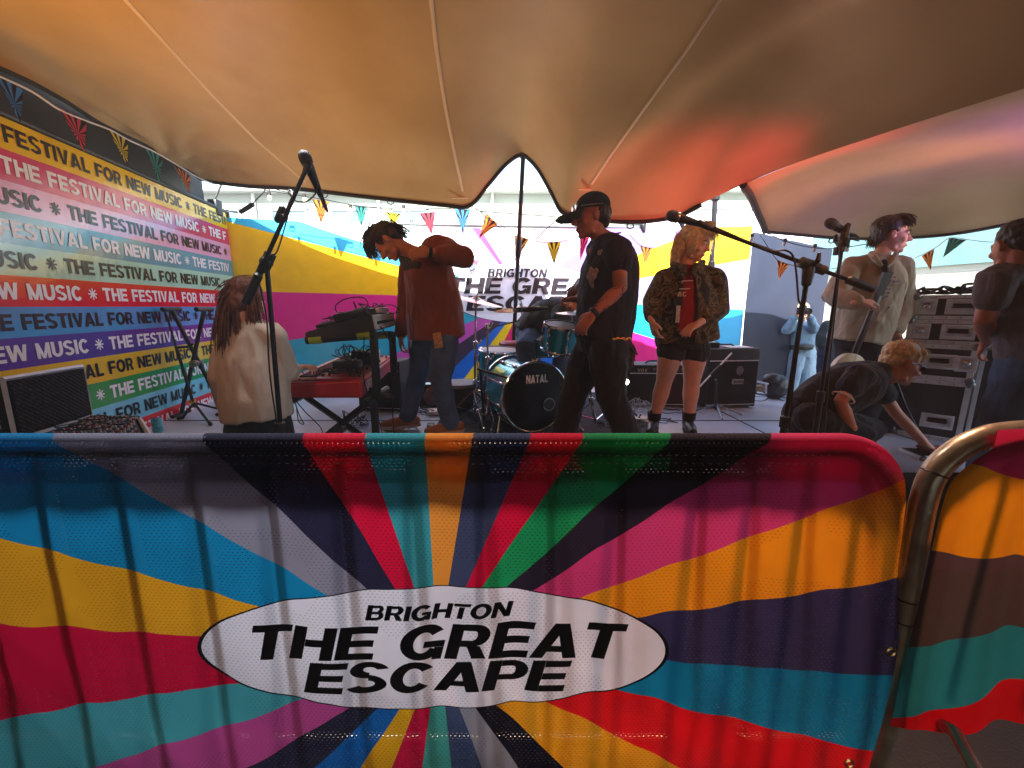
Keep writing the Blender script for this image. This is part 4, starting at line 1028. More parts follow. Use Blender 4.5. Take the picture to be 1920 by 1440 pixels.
# tattoos
mb = MB(); rnd = random.Random(4)
ea, wa_ = J['eL'], J['wL']; dd = (wa_-ea).normalized(); x_, y_ = basis(dd)
for q in range(46):
    t = rnd.uniform(-.22, .82); a_ = rnd.uniform(0, 6.28); r_ = .0385-.010*max(0, t); c = (ea+(wa_-ea)*t if t > 0 else ea+(J['sL']-ea)*(-t))
    P = [c+(x_*math.cos(a_+g*rnd.uniform(.1,.3))+y_*math.sin(a_+g*.2))*r_+dd*(g*rnd.uniform(-.008,.010)) for g in range(4)]
    mb.tube(P, .0028, 5)
mb.build('tattoos', mat('tattoo_ink', '4a2f2c', .6, var=.3), p3)
mb = MB(); c = mid(J['eL'], J['wL'], .93); mb.lathe(c, dd, [(-.004,.030),(.0,.034),(.018,.034),(.022,.030)], 16); mb.build('wrist_band', dark, p3)
trousers(p3, J, blackc, k=1.0, r=(.120,.115,.088,.085,.078), seed=18, waist=(.152,.135), cuff=.02)
mb = MB()
for q in range(20):
    a_ = q*.33-.6; mb.box(at(1150+q*1.7, 636+1.2*math.sin(q), Y-.185+.002*q), (.012,.006,.016), None, .002)
mb.build('studded_belt', mat('brass_studs', 'c8a060', .3, .9, var=.3, vscale=50), p3)
mb = MB(); rnd = random.Random(9)
for q in range(34):
    a = at(rnd.uniform(1172,1184), rnd.uniform(640,655), Y-.05+rnd.uniform(-.08,.03)); mb.tube([a, a+Vector((.035*rnd.random(),0,-.03)), a+Vector((rnd.uniform(-.01,.05),0,-rnd.uniform(.05,.16)))], .005, 5)
mb.build('tied_cloth', mat('green_check', '4c4238', .9, var=.6, vscale=40), p3)
c, F = J['hd'], F3; W = lambda x, y, z: c+F@Vector((x, y, z))
mb = MB(); mb.ball(W(0,-.020,.055), (.086,.104,.082), F, 26); bmesh.ops.bisect_plane(mb.bm, geom=mb.bm.verts[:]+mb.bm.edges[:]+mb.bm.faces[:], plane_co=W(0,0,.038), plane_no=F@Vector((0,.12,-1)), clear_outer=True)
capm = mat('cap_cotton', '121114', .85, var=.2, vscale=10, bump=.2, bscale=200)
cap = mb.build('cap', capm, p3, fixn=False)
G = [[W(.074*math.sin(a), .055+(.045 if j else 0)*0+(.085+.05*j*.5)*math.cos(a)*(.0 if j == 0 else 1)*1.0+(-.0), .042-.012*j-.02*abs(math.sin(a))*(j > 0)) for a in [R(-80+160*i/14) for i in range(15)]] for j in range(4)]
mb = MB()
for lift in (0, .006):
    mb.grid([[p+F@Vector((0,0,lift)) for p in r] for r in G])
mb.build('peak', capm, cap)
mb = MB(); mb.tube([W(.088*math.cos(a_), -.02+.100*math.sin(a_), .048+.01*math.sin(a_)) for a_ in [R(-20+220*i/20) for i in range(21)]], .0028, 6)
for s in (-1, 1): mb.ball(W(s*.034,.092,.062), (.026,.006,.018), F, 14)
mb.build('glasses_on_cap', mat('silver_frame', 'b8c4c8', .15, .9), p3)
hair_cap(p3, J['hd'], F3, hd_, 1.02, [(0,-.045,.012,.079,.074,.070), (0,-.07,-.03,.066,.034,.045)], None, seed=7)
mb = MB(); mb.limb([at(1137,447,Y-.05), at(1151,440,Y-.06), at(1164,436,Y-.05)], [.008,.010,.004]); mb.build('neck_strap', dark, p3)
shoe(p3, J['aL'], J['tL'], blackc, rubber_d, 1.05); shoe(p3, J['aR'], J['tR'], blackc, rubber_d, 1.05)

# ---------- 4 blonde person in camouflage jacket
Y = 3.0
J = dict(hd=at(1301,456,Y-.03), nk=at(1290,497,Y), sL=at(1246,525,Y+.03), sR=at(1339,523,Y-.02), eL=at(1226,568,Y), wL=at(1222,602,Y-.12), eR=at(1348,580,Y-.02), wR=at(1311,606,Y-.20),
         pv=at(1282,640,Y), hL=at(1260,652,Y), hR=at(1304,654,Y))
J['kL'] = at(1245,716,Y-.02); J['aL'] = at(1226,790,Y); J['kR'] = at(1297,716,Y-.02); J['aR'] = at(1291,790,Y)
for s in 'LR': J['a'+s].z = STZ+.10
J['tL'] = J['aL']+Vector((-.07,-.14,-.07)); J['tR'] = J['aR']+Vector((-.03,-.15,-.07))
p4, F4 = person('person with blonde hair in camouflage jacket, red T shirt, black shorts and ankle boots', J, ((.72,-.62,-.26), (0,-.05,1)), pale,
    hands=[('wL', (.25,-.1,-.9), (.8,.3,0), (-.3,-1,0), 40), ('wR', (-.85,-.25,-.42), (.2,.3,-.9), (-.3,-.3,.9), 32)], k=.95, hk=.98, legr=1.12)
face_parts(p4, J['hd'], F4, .98, brow='8a6a48', lip='a8564e', closed=True)
def camo():
    m = mat('camo_cotton', '3c3a22', .9, var=0, bump=.3, bscale=150); nt = m.node_tree; N, L = nt.nodes, nt.links; b = N['Principled BSDF']
    tc = N.new('ShaderNodeTexCoord'); nz = N.new('ShaderNodeTexNoise'); nz.inputs['Scale'].default_value = 13; nz.inputs['Detail'].default_value = 2.5; nz.inputs['Distortion'].default_value = 1.2; L.new(tc.outputs['Object'], nz.inputs[0])
    r = N.new('ShaderNodeValToRGB'); r.color_ramp.interpolation = 'CONSTANT'; e = r.color_ramp.elements; e[0].color = lin('1f1a12'); e[1].position = .43; e[1].color = lin('4b4526')
    for p, c in ((.50, '5a4328'), (.56, '77714a'), (.61, '2c2a1a')): q = e.new(p); q.color = lin(c)
    L.new(nz.outputs[0], r.inputs[0]); L.new(r.outputs[0], b.inputs[0]); return m
cm = camo()
mb = MB(); J2 = dict(J); J2['hemw'] = .13; J2['hemd'] = .11
torso(mb, J2, .012, W=(.12,.145,.14,.135,.15), D=(.075,.115,.115,.11,.12), hem=at(1282,636,Y), k=.95)
red = mat('red_tee', '9c0f18', .9, var=.15, vscale=6, bump=.25, bscale=150)
cloth(p4, 't_shirt', mb, red, .008, .005, 8, (1,1,.6), 22)
# jacket: torso shell opened at the front
mb = MB(); J2 = dict(J); J2['hemw'] = .215; J2['hemd'] = .16
torso(mb, J2, .028, W=(.085,.165,.185,.19,.205), D=(.085,.135,.14,.14,.145), hem=at(1288,642,Y), k=1.0)
for a, b_, c_ in (('sL','eL','wL'),('sR','eR','wR')):
    sleeve(mb, [J[a], mid(J[a], J[b_], .5), J[b_], mid(J[b_], J[c_], .45), mid(J[b_], J[c_], .70)], (.078,.080,.076,.066,.054))
me = voxel(mb, .008, 3); wrinkle(me, .010, 6, (1,1,.6), 31)
bm = bmesh.new(); bm.from_mesh(me); kill = []
for f in bm.faces:
    cpt = f.calc_center_median(); d = cpt-CP; dep = d.dot(FW); px = 960+FPX*d.dot(RT)/dep; py = 720-FPX*d.dot(UP)/dep
    if cpt.y < Y-.02:
        t = (py-492)/150; l = 1291-16*min(1, t*1.2)-6*math.sin(t*3); r_ = 1299+3*t+8*math.sin(min(1, t)*3.1)
        if py > 488 and l < px < r_: kill.append(f)
        if py > 645: kill.append(f)
bmesh.ops.delete(bm, geom=list(set(kill)), context='FACES'); bm.to_mesh(me); bm.free()
jk = finish(me, 'jacket', cm, p4)
mb = MB(); mb.limb([at(1262,496,Y-.07), at(1280,500,Y-.13), at(1286,515,Y-.15)], [.02,.02,.010]); mb.limb([at(1318,492,Y-.06), at(1305,500,Y-.13), at(1300,516,Y-.15)], [.02,.02,.010]); mb.build('collar', cm, jk)
mb = MB()
for q in range(5): mb.ball(at(1279-q*2.2, 530+q*22, Y-.165), .006, None, 8)
mb.build('button', mat('metal_button', '9a8a62', .3, .9), jk)
mb = MB(); fn = lambda u, v, l: at(1270+u, 540-v, Y-.155-l)
for (x0, y0, x1, y1) in ((8,-14,30,-12),(4,1,24,3)): mb.face([fn(x0,-y1,0), fn(x1,-y1+1,0), fn(x1,-y0+1,0), fn(x0,-y0,0)])
text_faces(mb, 'AC', 0, -16, 9, fn, 1, 0, .1, 1)
mb.build('shirt_print', mat('pale_print', 'c8a8a0', .9, var=.2), p4, smooth=0)
# black mini bag / sash with pale strip lettering
mb = MB(); mb.hexa([at(1262,606,Y-.165), at(1274,606,Y-.165), at(1274,606,Y-.14), at(1262,606,Y-.14), at(1263,560,Y-.165), at(1280,556,Y-.165), at(1280,556,Y-.14), at(1263,560,Y-.14)]); mb.build('hanging_lanyard', blackc, p4)
mb = MB(); mb.box(at(1271,589,Y-.172), (.028,.004,.115), None, .001); mb.build('lanyard_tag', mat('tag_pale', 'b8b0a4', .7, var=.5, vscale=90), p4)
mb = MB(); pv = J['pv']; rh = Vector((1,0,0)); u_ = Vector((0,0,1))
oval_rings([(pv+u_*.06, rh, .145,.12,u_), (pv, rh, .155,.125,u_), (pv-u_*.05, rh, .155,.12,u_)], mb)
for s in 'LR': mb.limb([J['h'+s], mid(J['h'+s], J['k'+s], .10)], [.102,.105], 16)
cloth(p4, 'shorts', mb, blackc, .009, .004, 8, (1,1,1), 2)
blonde = mat('hair_blonde', 'e2cfa2', .5, var=.35, vscale=45, bump=.4, bscale=90)
hair_cap(p4, J['hd'], F4, blonde, .98, [(0,-.026,.048,.084,.094,.080), (0,-.06,-.03,.072,.052,.075), (0,.055,.088,.064,.032,.028)],
    [((.02,.02,.125), (-.085,.06,-.03), .010, 20, .02, (-.05,.03,.02)), ((0,.0,.12), (.085,.03,-.06), .010, 20, .022, (.05,.0,.02)), ((-.06,-.04,.05), (-.075,-.01,-.15), .011, 30, .025, (-.03,-.02,0)), ((-.05,-.09,.03), (-.06,-.07,-.20), .011, 28, .03, (-.02,-.04,0)), ((.05,-.09,.03), (.05,-.07,-.18), .010, 22, .03, (.02,-.04,0)), ((0,.04,.125), (.0,.11,.055), .008, 20, .035, (0,.04,.03))], seed=11)
boot = mat('boot_leather', '161214', .45, var=.2, vscale=12)
for s in 'LR':
    shoe(p4, J['a'+s], J['t'+s], boot, rubber_d, .95, .075)
    mb = MB(); mb.lathe(J['a'+s]+Vector((0,0,.01)), (0,0,1), [(0,.048),(.04,.05),(.055,.053),(.06,.046)], 18); mb.build('sock', blackc, p4)

# ---------- 5 dark haired man in beige overshirt holding a guitar by the neck
Y = 3.12
J = dict(hd=at(1671,441,Y), nk=at(1651,482,Y), sL=at(1600,498,Y+.02), sR=at(1690,500,Y-.02), eL=at(1562,556,Y-.06), wL=at(1610,567,Y-.26), eR=at(1694,575,Y), wR=at(1680,622,Y-.1),
         ch=at(1640,530,Y), wa=at(1622,590,Y), pv=at(1612,640,Y), hL=at(1596,652,Y+.06), hR=at(1630,652,Y-.06))
J['kL'] = at(1592,730,Y-.02); J['kR'] = at(1640,730,Y-.05)
J['aL'] = Vector((J['hL'].x-.02, Y+.05, STZ+.09)); J['aR'] = Vector((J['hR'].x+.05, Y-.05, STZ+.09)); J['tL'] = J['aL']+Vector((.1,-.13,-.06)); J['tR'] = J['aR']+Vector((.1,-.13,-.06))
p5, F5 = person('person with dark wavy hair in a beige overshirt holding a guitar upright by its neck', J, ((.86,-.46,-.10), (.1,-.05,1)), pale,
    hands=[('wL', (.95,-.15,.05), (.1,.4,-.95), (-.1,-.6,1), 85), ('wR', (.1,-.1,-1), (-1,0,0), (0,-1,0), 40)], k=1.0, hk=1.05)
face_parts(p5, J['hd'], F5, 1.05, brow='1c1410')
bei = mat('beige_twill', 'b0a186', .85, var=.10, vscale=5, bump=.3, bscale=150)
mb = MB(); J2 = dict(J); J2['hemw'] = .185; J2['hemd'] = .15
torso(mb, J2, .025, W=(.095,.155,.165,.165,.17), D=(.085,.13,.135,.135,.14), hem=at(1606,640,Y), k=.96)
sleeve(mb, [J['sL'], mid(J['sL'], J['eL'], .5), J['eL'], mid(J['eL'], J['wL'], .5), mid(J['eL'], J['wL'], .86)], (.066,.072,.070,.062,.048))
sleeve(mb, [J['sR'], mid(J['sR'], J['eR'], .5), J['eR'], mid(J['eR'], J['wR'], .5), mid(J['eR'], J['wR'], .86)], (.066,.068,.062,.054,.046))
s5 = cloth(p5, 'shirt', mb, bei, .0085, .011, 6, (1,1,.6), 41)
mb = MB(); mb.limb([at(1634,476,Y-.02), at(1640,484,Y-.10), at(1652,497,Y-.14)], [.022,.022,.012]); mb.limb([at(1680,476,Y-.06), at(1676,488,Y-.12), at(1664,500,Y-.15)], [.018,.018,.010]); mb.build('collar', bei, s5)
mb = MB(); mb.limb([at(1658,492,Y-.130), at(1661,512,Y-.150)], [.022,.016]); mb.build('t_shirt', blackc, p5)
mb = MB(); mb.box(at(1680,528,Y-.165), (.035,.006,.010), Matrix.Rotation(R(-8),3,'Y')); 
for q in range(4): mb.ball(at(1664+q*1.2, 520+q*28, Y-.172), .006, None, 8)
mb.build('button', dark, s5)
trousers(p5, J, mat('black_jeans', '1b1c22', .9, var=.2), k=1.0, seed=44)
hb = mat('hair_black', '1b1512', .5, var=.4, vscale=40, bump=.4, bscale=90)
hair_cap(p5, J['hd'], F5, hb, 1.05, [(0,-.030,.050,.083,.094,.080), (0,-.07,-.01,.070,.045,.06)],
    [((0,-.085,-.01), (0,0,0), .012, 20, .016, (0,-.02,.0), (-.015,.0,-.065)), ((-.05,-.05,.04), (-.078,-.04,-.05), .010, 18, .018, (-.02,-.02,0)), ((.0,.01,.12), (.06,.075,.065), .010, 26, .022, (.03,.04,.03)), ((0,.01,.12), (-.07,.055,.05), .010, 22, .022, (-.04,.03,.03)), ((.05,-.06,.04), (.085,-.05,-.04), .010, 14, .02, (.02,-.03,0)), ((0,-.06,.10), (0,-.095,.01), .010, 20, .014, (0,-.04,.03))], seed=21)
shoe(p5, J['aL'], J['tL'], boot, rubber_d); shoe(p5, J['aR'], J['tR'], boot, rubber_d)

# ---------- 6 crouching man in black polo and sunglasses
Y = 2.5
J = dict(hd=at(1690,682,Y), nk=at(1652,699,Y+.02), sL=at(1612,706,Y-.17), sR=at(1632,705,Y+.16), eL=at(1576,752,Y-.2), wL=at(1600,812,Y-.20), eR=at(1680,775,Y+.10), wR=at(1740,838,Y+.02),
         ch=at(1605,720,Y), wa=at(1555,742,Y), pv=at(1522,775,Y), hL=at(1524,784,Y-.11), hR=at(1532,784,Y+.11))
J['kL'] = at(1622,820,Y-.16); J['kR'] = at(1645,808,Y+.13); J['aL'] = at(1560,850,Y-.16); J['aR'] = at(1580,850,Y+.12)
for s in 'LR': J['a'+s].z = STZ+.09
J['tL'] = J['aL']+Vector((.15,-.03,-.06)); J['tR'] = J['aR']+Vector((.15,0,-.06))
p6, F6 = person('person crouching in black polo shirt and sunglasses, reaching down to the floor', J, ((.93,-.18,-.32), (.35,0,.95)), ruddy,
    hands=[('wL', (.1,0,-1), (.6,.6,0), (.4,-1,0), 30), ('wR', (.75,-.1,-.6), (-.3,.2,-.9), (0,-1,.2), 45)], k=1.0, hk=1.04, armr=.95)
face_parts(p6, J['hd'], F6, 1.04, brow='a07a40')
mb = MB(); J2 = dict(J)
torso(mb, J2, .020, W=(.11,.155,.155,.150,.150), D=(.08,.125,.13,.14,.14), k=1.0)
sleeve(mb, [mid(J['nk'], J['sL'], .6), J['sL'], mid(J['sL'], J['eL'], .42)], (.065,.074,.068)); sleeve(mb, [mid(J['nk'], J['sR'], .6), J['sR'], mid(J['sR'], J['eR'], .5)], (.065,.074,.068))
mb.limb([J['pv']+Vector((-.01,0,-.01)), J['pv']+Vector((.03,0,-.07))], [.15,.15], 16)
s6 = cloth(p6, 'polo_shirt', mb, blackc, .0085, .008, 6, (1,1,.8), 51)
def ring_around(a, b_, t, r, th=.004):
    d = (b_-a).normalized(); c = mid(a, b_, t); x_, y_ = basis(d); return [c+(x_*math.cos(q*.349)+y_*math.sin(q*.349))*r for q in range(19)]
mb = MB(); mb.tube(ring_around(J['sL'], J['eL'], .86, .056), .005, 6); mb.build('sleeve_trim', rubber, s6)
mb = MB(); mb.limb([at(1646,690,Y-.06), at(1652,702,Y-.08), at(1662,712,Y-.05)], [.016,.016,.010]); mb.build('collar', blackc, s6)
trousers(p6, J, blackc, k=.9, seed=54)
W = lambda x, y, z, c=J['hd'], F=F6: c+F@(Vector((x, y, z))*1.04)
gl = MB()
for s in (-1, 1): gl.ball(W(s*.032,.094,.004), (.027,.008,.019), F6, 14); gl.tube([W(s*.06,.088,.012), W(s*.078,.04,.012), W(s*.083,-.01,.008)], .0035, 6)
gl.tube([W(-.02,.098,.008), W(.02,.098,.008)], .003, 6); gl.build('sunglasses', mat('gloss_black', '08080a', .12, var=0, spec=.8), p6)
strawb = mat('hair_strawberry', 'd0ab6c', .55, var=.35, vscale=60, bump=.5, bscale=120)
hair_cap(p6, J['hd'], F6, strawb, 1.04, [(0,-.025,.052,.082,.094,.080), (0,-.065,.005,.072,.045,.055), (0,.045,.085,.062,.035,.03)],
    [((0,.04,.095), (0,.070,.068), .005, 40, .030, (0,.02,.02)), ((0,-.02,.105), (0,.02,.112), .005, 30, .035, (0,0,.006))], seed=31)
shoe(p6, J['aL'], J['tL'], boot, rubber); shoe(p6, J['aR'], J['tR'], boot, rubber)

# ---------- 7 man in grey T shirt at the right edge, seen from behind
Y = 2.1
J = dict(hd=at(1904,460,Y+.02), nk=at(1928,505,Y), sL=at(1872,522,Y+.02), sR=at(2020,524,Y-.02), ch=at(1958,560,Y), wa=at(1958,610,Y), eL=at(1846,600,Y+.03), wL=at(1850,640,Y+.22), eR=at(1985,610,Y), wR=at(1930,640,Y+.24),
         pv=at(1958,665,Y), hL=at(1928,680,Y), hR=at(1985,680,Y))
for s, dx in (('L', -.03), ('R', .03)):
    h = J['h'+s]; J['k'+s] = Vector((h.x+dx, h.y+.03, .48)); J['a'+s] = Vector((h.x+dx*1.5, h.y, .09)); J['t'+s] = Vector((h.x+dx*1.5-.03, h.y+.16, .03))
p7, F7 = person('person with cropped dark hair and grey T shirt, back turned beside the flight cases', J, ((.18,.97,-.2), (0,.1,1)), ruddy,
    hands=[('wL', (.25,.5,-.7), (.6,-.3,-.3), (-.2,.8,.3), 40), ('wR', (-.4,.5,-.6), (-.6,.3,-.3), (0,.8,.3), 40)], k=.98, hk=.98, armr=1.15)
mb = MB(); J2 = dict(J); J2['hemw'] = .175; J2['hemd'] = .13
torso(mb, J2, .022, W=(.11,.175,.175,.165,.165), D=(.08,.12,.12,.12,.12), hem=at(1956,668,Y), k=.95)
sleeve(mb, [mid(J['nk'], J['sL'], .6), J['sL'], mid(J['sL'], J['eL'], .5)], (.070,.076,.068)); sleeve(mb, [mid(J['nk'], J['sR'], .6), J['sR'], mid(J['sR'], J['eR'], .5)], (.070,.076,.068))
cloth(p7, 't_shirt', mb, mat('grey_cotton', '6c666a', .9, var=.12, vscale=6, bump=.3, bscale=150), .008, .009, 6, (1,1,.6), 61)
trousers(p7, J, denim, k=1.0, seed=64, r=(.118,.11,.09,.085,.08))
hair_cap(p7, J['hd'], F7, hb, .98, [(0,-.030,.046,.079,.089,.076), (0,-.06,.0,.069,.045,.05)], None, seed=41)
shoe(p7, J['aL'], J['tL'], boot, rubber_d); shoe(p7, J['aR'], J['tR'], boot, rubber_d)

# ---------- 8 photographer in denim behind the stage
Y = 5.6
J = dict(hd=at(1504,585,Y), nk=at(1503,603,Y), sL=at(1484,612,Y), sR=at(1524,612,Y), eL=at(1474,620,Y-.12), wL=at(1493,590,Y-.2), eR=at(1528,618,Y-.15), wR=at(1517,590,Y-.22),
         pv=at(1503,660,Y), hL=at(1492,666,Y), hR=at(1514,666,Y))
for s, dx in (('L', -.02), ('R', .02)):
    h = J['h'+s]; J['k'+s] = Vector((h.x+dx, h.y-.02, .48)); J['a'+s] = Vector((h.x+dx*3, h.y, .09)); J['t'+s] = Vector((h.x+dx*2, h.y-.15, .03))
p8, F8 = person('person with fair hair in pale denim photographing from behind the stage', J, ((-.1,-1,-.08), (0,0,1)), pale,
    hands=[('wL', (.4,-.1,.9), (.8,0,-.3), (0,-1,0), 60), ('wR', (-.4,-.1,.9), (-.8,0,-.3), (0,-1,0), 60)], k=.92, hk=.95, vox=.009)
mb = MB(); J2 = dict(J); J2['hemw'] = .15
torso(mb, J2, .02, hem=at(1503,648,Y), W=(.14,.17,.165,.16,.155), k=.95)
for a, b_, c_ in (('sL','eL','wL'),('sR','eR','wR')): sleeve(mb, [J[a], J[b_], mid(J[b_], J[c_], .8)], (.065,.06,.045))
cloth(p8, 'denim_jacket', mb, mat('denim_shirt', '86a6ba', .85, var=.25, vscale=12, bump=.3, bscale=160), .010, .005, 9, (1,1,.5), 71)
trousers(p8, J, denim_l, k=.95, seed=74, r=(.12,.115,.10,.10,.105))
hair_cap(p8, J['hd'], F8, blonde, .98, [(0,-.028,.05,.086,.096,.084), (0,-.03,-.05,.09,.06,.10)], [((-.07,-.0,.03), (-.10,.0,-.16), .016, 16, .02, (-.03,0,0)), ((.07,-.0,.03), (.09,.0,-.14), .016, 12, .02, (.03,0,0))], seed=51, vox=.01)
mb = MB(); mb.box(at(1503,651,Y-.14), (.30,.06,.07), None, .02); mb.build('waist_bag', dark, p8)
shoe(p8, J['aL'], J['tL'], rubber, rubber); shoe(p8, J['aR'], J['tR'], rubber, rubber)
cr_ = thing('camera', 'black camera with a flash held up by the photographer in denim', 'camera', at(1506,584,Y-.26))
c0 = at(1506,583,Y-.26)
mb = MB(); mb.box(c0, (.14,.06,.09), None, .01); mb.box(c0+Vector((0,0,.055)), (.06,.05,.04), None, .008); mb.build('body', dark, cr_)
mb = MB(); mb.lathe(c0+Vector((0,-.03,-.005)), (0,-1,0), [(0,.036),(.08,.038),(.09,.034)], 18); mb.build('lens', mat('gloss_black', '08080a', .12), cr_)

# ---------- 9 person in dark clothes half hidden next to the photographer
Y = 5.0
J = dict(hd=at(1578,582,Y), nk=at(1567,602,Y), sL=at(1552,614,Y), sR=at(1592,612,Y), eL=at(1548,638,Y), wL=at(1556,652,Y-.1), eR=at(1600,640,Y), wR=at(1592,655,Y-.1), pv=at(1562,664,Y), hL=at(1553,672,Y), hR=at(1573,672,Y))
for s, dx in (('L', -.02), ('R', .02)):
    h = J['h'+s]; J['k'+s] = Vector((h.x+dx, h.y, .48)); J['a'+s] = Vector((h.x+dx, h.y, .09)); J['t'+s] = Vector((h.x+dx, h.y-.15, .03))
p9, F9 = person('person in dark green jacket and jeans mostly hidden beside the photographer', J, ((-.3,-1,0), (0,0,1)), pale, k=.95, hk=.98, vox=.01)
mb = MB(); torso(mb, J, .03, hem=at(1562,656,Y), W=(.14,.18,.17,.16,.165), k=1.0)
for a, b_, c_ in (('sL','eL','wL'),('sR','eR','wR')): sleeve(mb, [J[a], J[b_], mid(J[b_], J[c_], .8)], (.08,.07,.05))
cloth(p9, 'jacket', mb, mat('dark_green_cloth', '28383a', .9, var=.2), .012, .01, 8, (1,1,.6), 81)
trousers(p9, J, mat('navy_jeans', '1d2a44', .9, var=.2), k=1.0, seed=84)
hair_cap(p9, J['hd'], F9, hd_, .98, seed=61, vox=.01)
shoe(p9, J['aL'], J['tL'], boot, rubber_d); shoe(p9, J['aR'], J['tR'], boot, rubber_d)

# ---------- 10 drummer bent over behind the kit
Y = 3.75
J = dict(hd=at(1086,562,Y-.25), nk=at(1066,582,Y-.12), sL=at(1052,590,Y-.28), sR=at(1066,592,Y+.12), eL=at(1062,618,Y-.38), wL=at(1080,640,Y-.42), eR=at(1092,615,Y), wR=at(1098,640,Y-.2),
         ch=at(1040,592,Y-.05), wa=at(1012,606,Y), pv=at(992,630,Y), hL=at(994,636,Y-.13), hR=at(1000,636,Y+.1))
J['kL'] = at(985,652,Y-.50); J['aL'] = Vector((J['kL'].x+.04, J['kL'].y-.02, STZ+.1)); J['kR'] = at(1052,655,Y-.1); J['aR'] = Vector((J['kR'].x, Y-.2, STZ+.1))
J['tL'] = J['aL']+Vector((0.02,-.14,-.06)); J['tR'] = J['aR']+Vector((.1,-.1,-.06))
p10, F10 = person('person in a grey denim jacket and jeans leaning forward over the drum kit', J, ((.5,-.4,-.75), (.75,-.1,.6)), pale,
    hands=[('wL', (.5,-.2,-.8), (0,.4,-.5), (-.5,-.5,0), 50), ('wR', (.3,-.3,-.9), (-.5,.4,-.5), (0,-.8,0), 50)], k=.97, hk=.98)
mb = MB(); torso(mb, J, .03, W=(.14,.175,.17,.165,.165), D=(.08,.125,.13,.13,.13), k=1.0)
for a, b_, c_ in (('sL','eL','wL'),('sR','eR','wR')): sleeve(mb, [J[a], mid(J[a], J[b_]), J[b_], mid(J[b_], J[c_], .5)], (.08,.07,.062,.05))
cloth(p10, 'jacket', mb, mat('grey_denim', '4a5560', .85, var=.25, vscale=9, bump=.3, bscale=150), .009, .012, 8, (1,1,.8), 91)
trousers(p10, J, denim, k=1.0, seed=94)
hair_cap(p10, J['hd'], F10, mat('hair_brown', '5b3a26', .55, var=.4, vscale=40), .98, [(0,-.028,.05,.086,.096,.084), (0,-.07,-.01,.075,.05,.06)], [((0,.03,.12), (0,.11,.05), .008, 24, .035, (0,.05,.03)), ((0,-.1,.04), (0,-.1,-.05), .008, 20, .035, (0,-.02,0))], seed=71)
shoe(p10, J['aL'], J['tL'], boot, rubber_d); shoe(p10, J['aR'], J['tR'], boot, rubber_d)
# ================================================================== STAGE GEAR
chrome = mat('chrome', 'c8ccd0', .12, 1, var=.05); dchrome = mat('worn_chrome', '8a8d90', .3, .9, var=.2, vscale=20)
mic_grille = mat('mic_grille', '4a444a', .5, .5, var=.3, vscale=200, bump=.6, bscale=500)
cable_m = mat('black_cable', '0f0f12', .5); cable_w = mat('grey_cable', 'a8adb2', .5)
alu = mat('aluminium_edge', 'dfe2e6', .4, .12, var=.12, vscale=20); case_m = mat('case_laminate', '2a272b', .5, var=.2, vscale=6, bump=.15, bscale=200)
tolex = mat('black_tolex', '17151a', .6, var=.25, vscale=40, bump=.5, bscale=250)
def tubes(name, m, P, r, par, seg=10):
    mb = MB(); mb.tube(P, r, seg); return mb.build(name, m, par)
def arc3(a, b_, c, n=12): return [a*(1-t)**2+b_*2*t*(1-t)+c*t*t for t in [k/n for k in range(n+1)]]
def microphone(label, tip, tail, k=1.0, group=None):
    d = (tail-tip).normalized(); L = .17*k
    o = thing('microphone', label, 'microphone', tip+d*.09, group)
    mb = MB(); mb.lathe(tip, d, [(0,.004),(.004,.014),(.013,.022),(.026,.0255),(.036,.0250),(.047,.0225)], 20); mb.build('grille', mic_grille, o)
    mb = MB(); mb.lathe(tip+d*.044, d, [(0,.0235),(.008,.0245),(.010,.022)], 20); mb.build('ring', dchrome, o)
    mb = MB(); mb.lathe(tip+d*.054, d, [(0,.0205),(.02,.019),(.10,.0125),(.118,.0115),(.120,.004)], 18); mb.build('handle', dark, o)
    mb = MB(); mb.lathe(tip+d*.172, d, [(0,.0095),(.04,.0095),(.055,.006),(.065,.0035)], 12); mb.build('plug', dchrome, o)
    return o, tip+d*.235
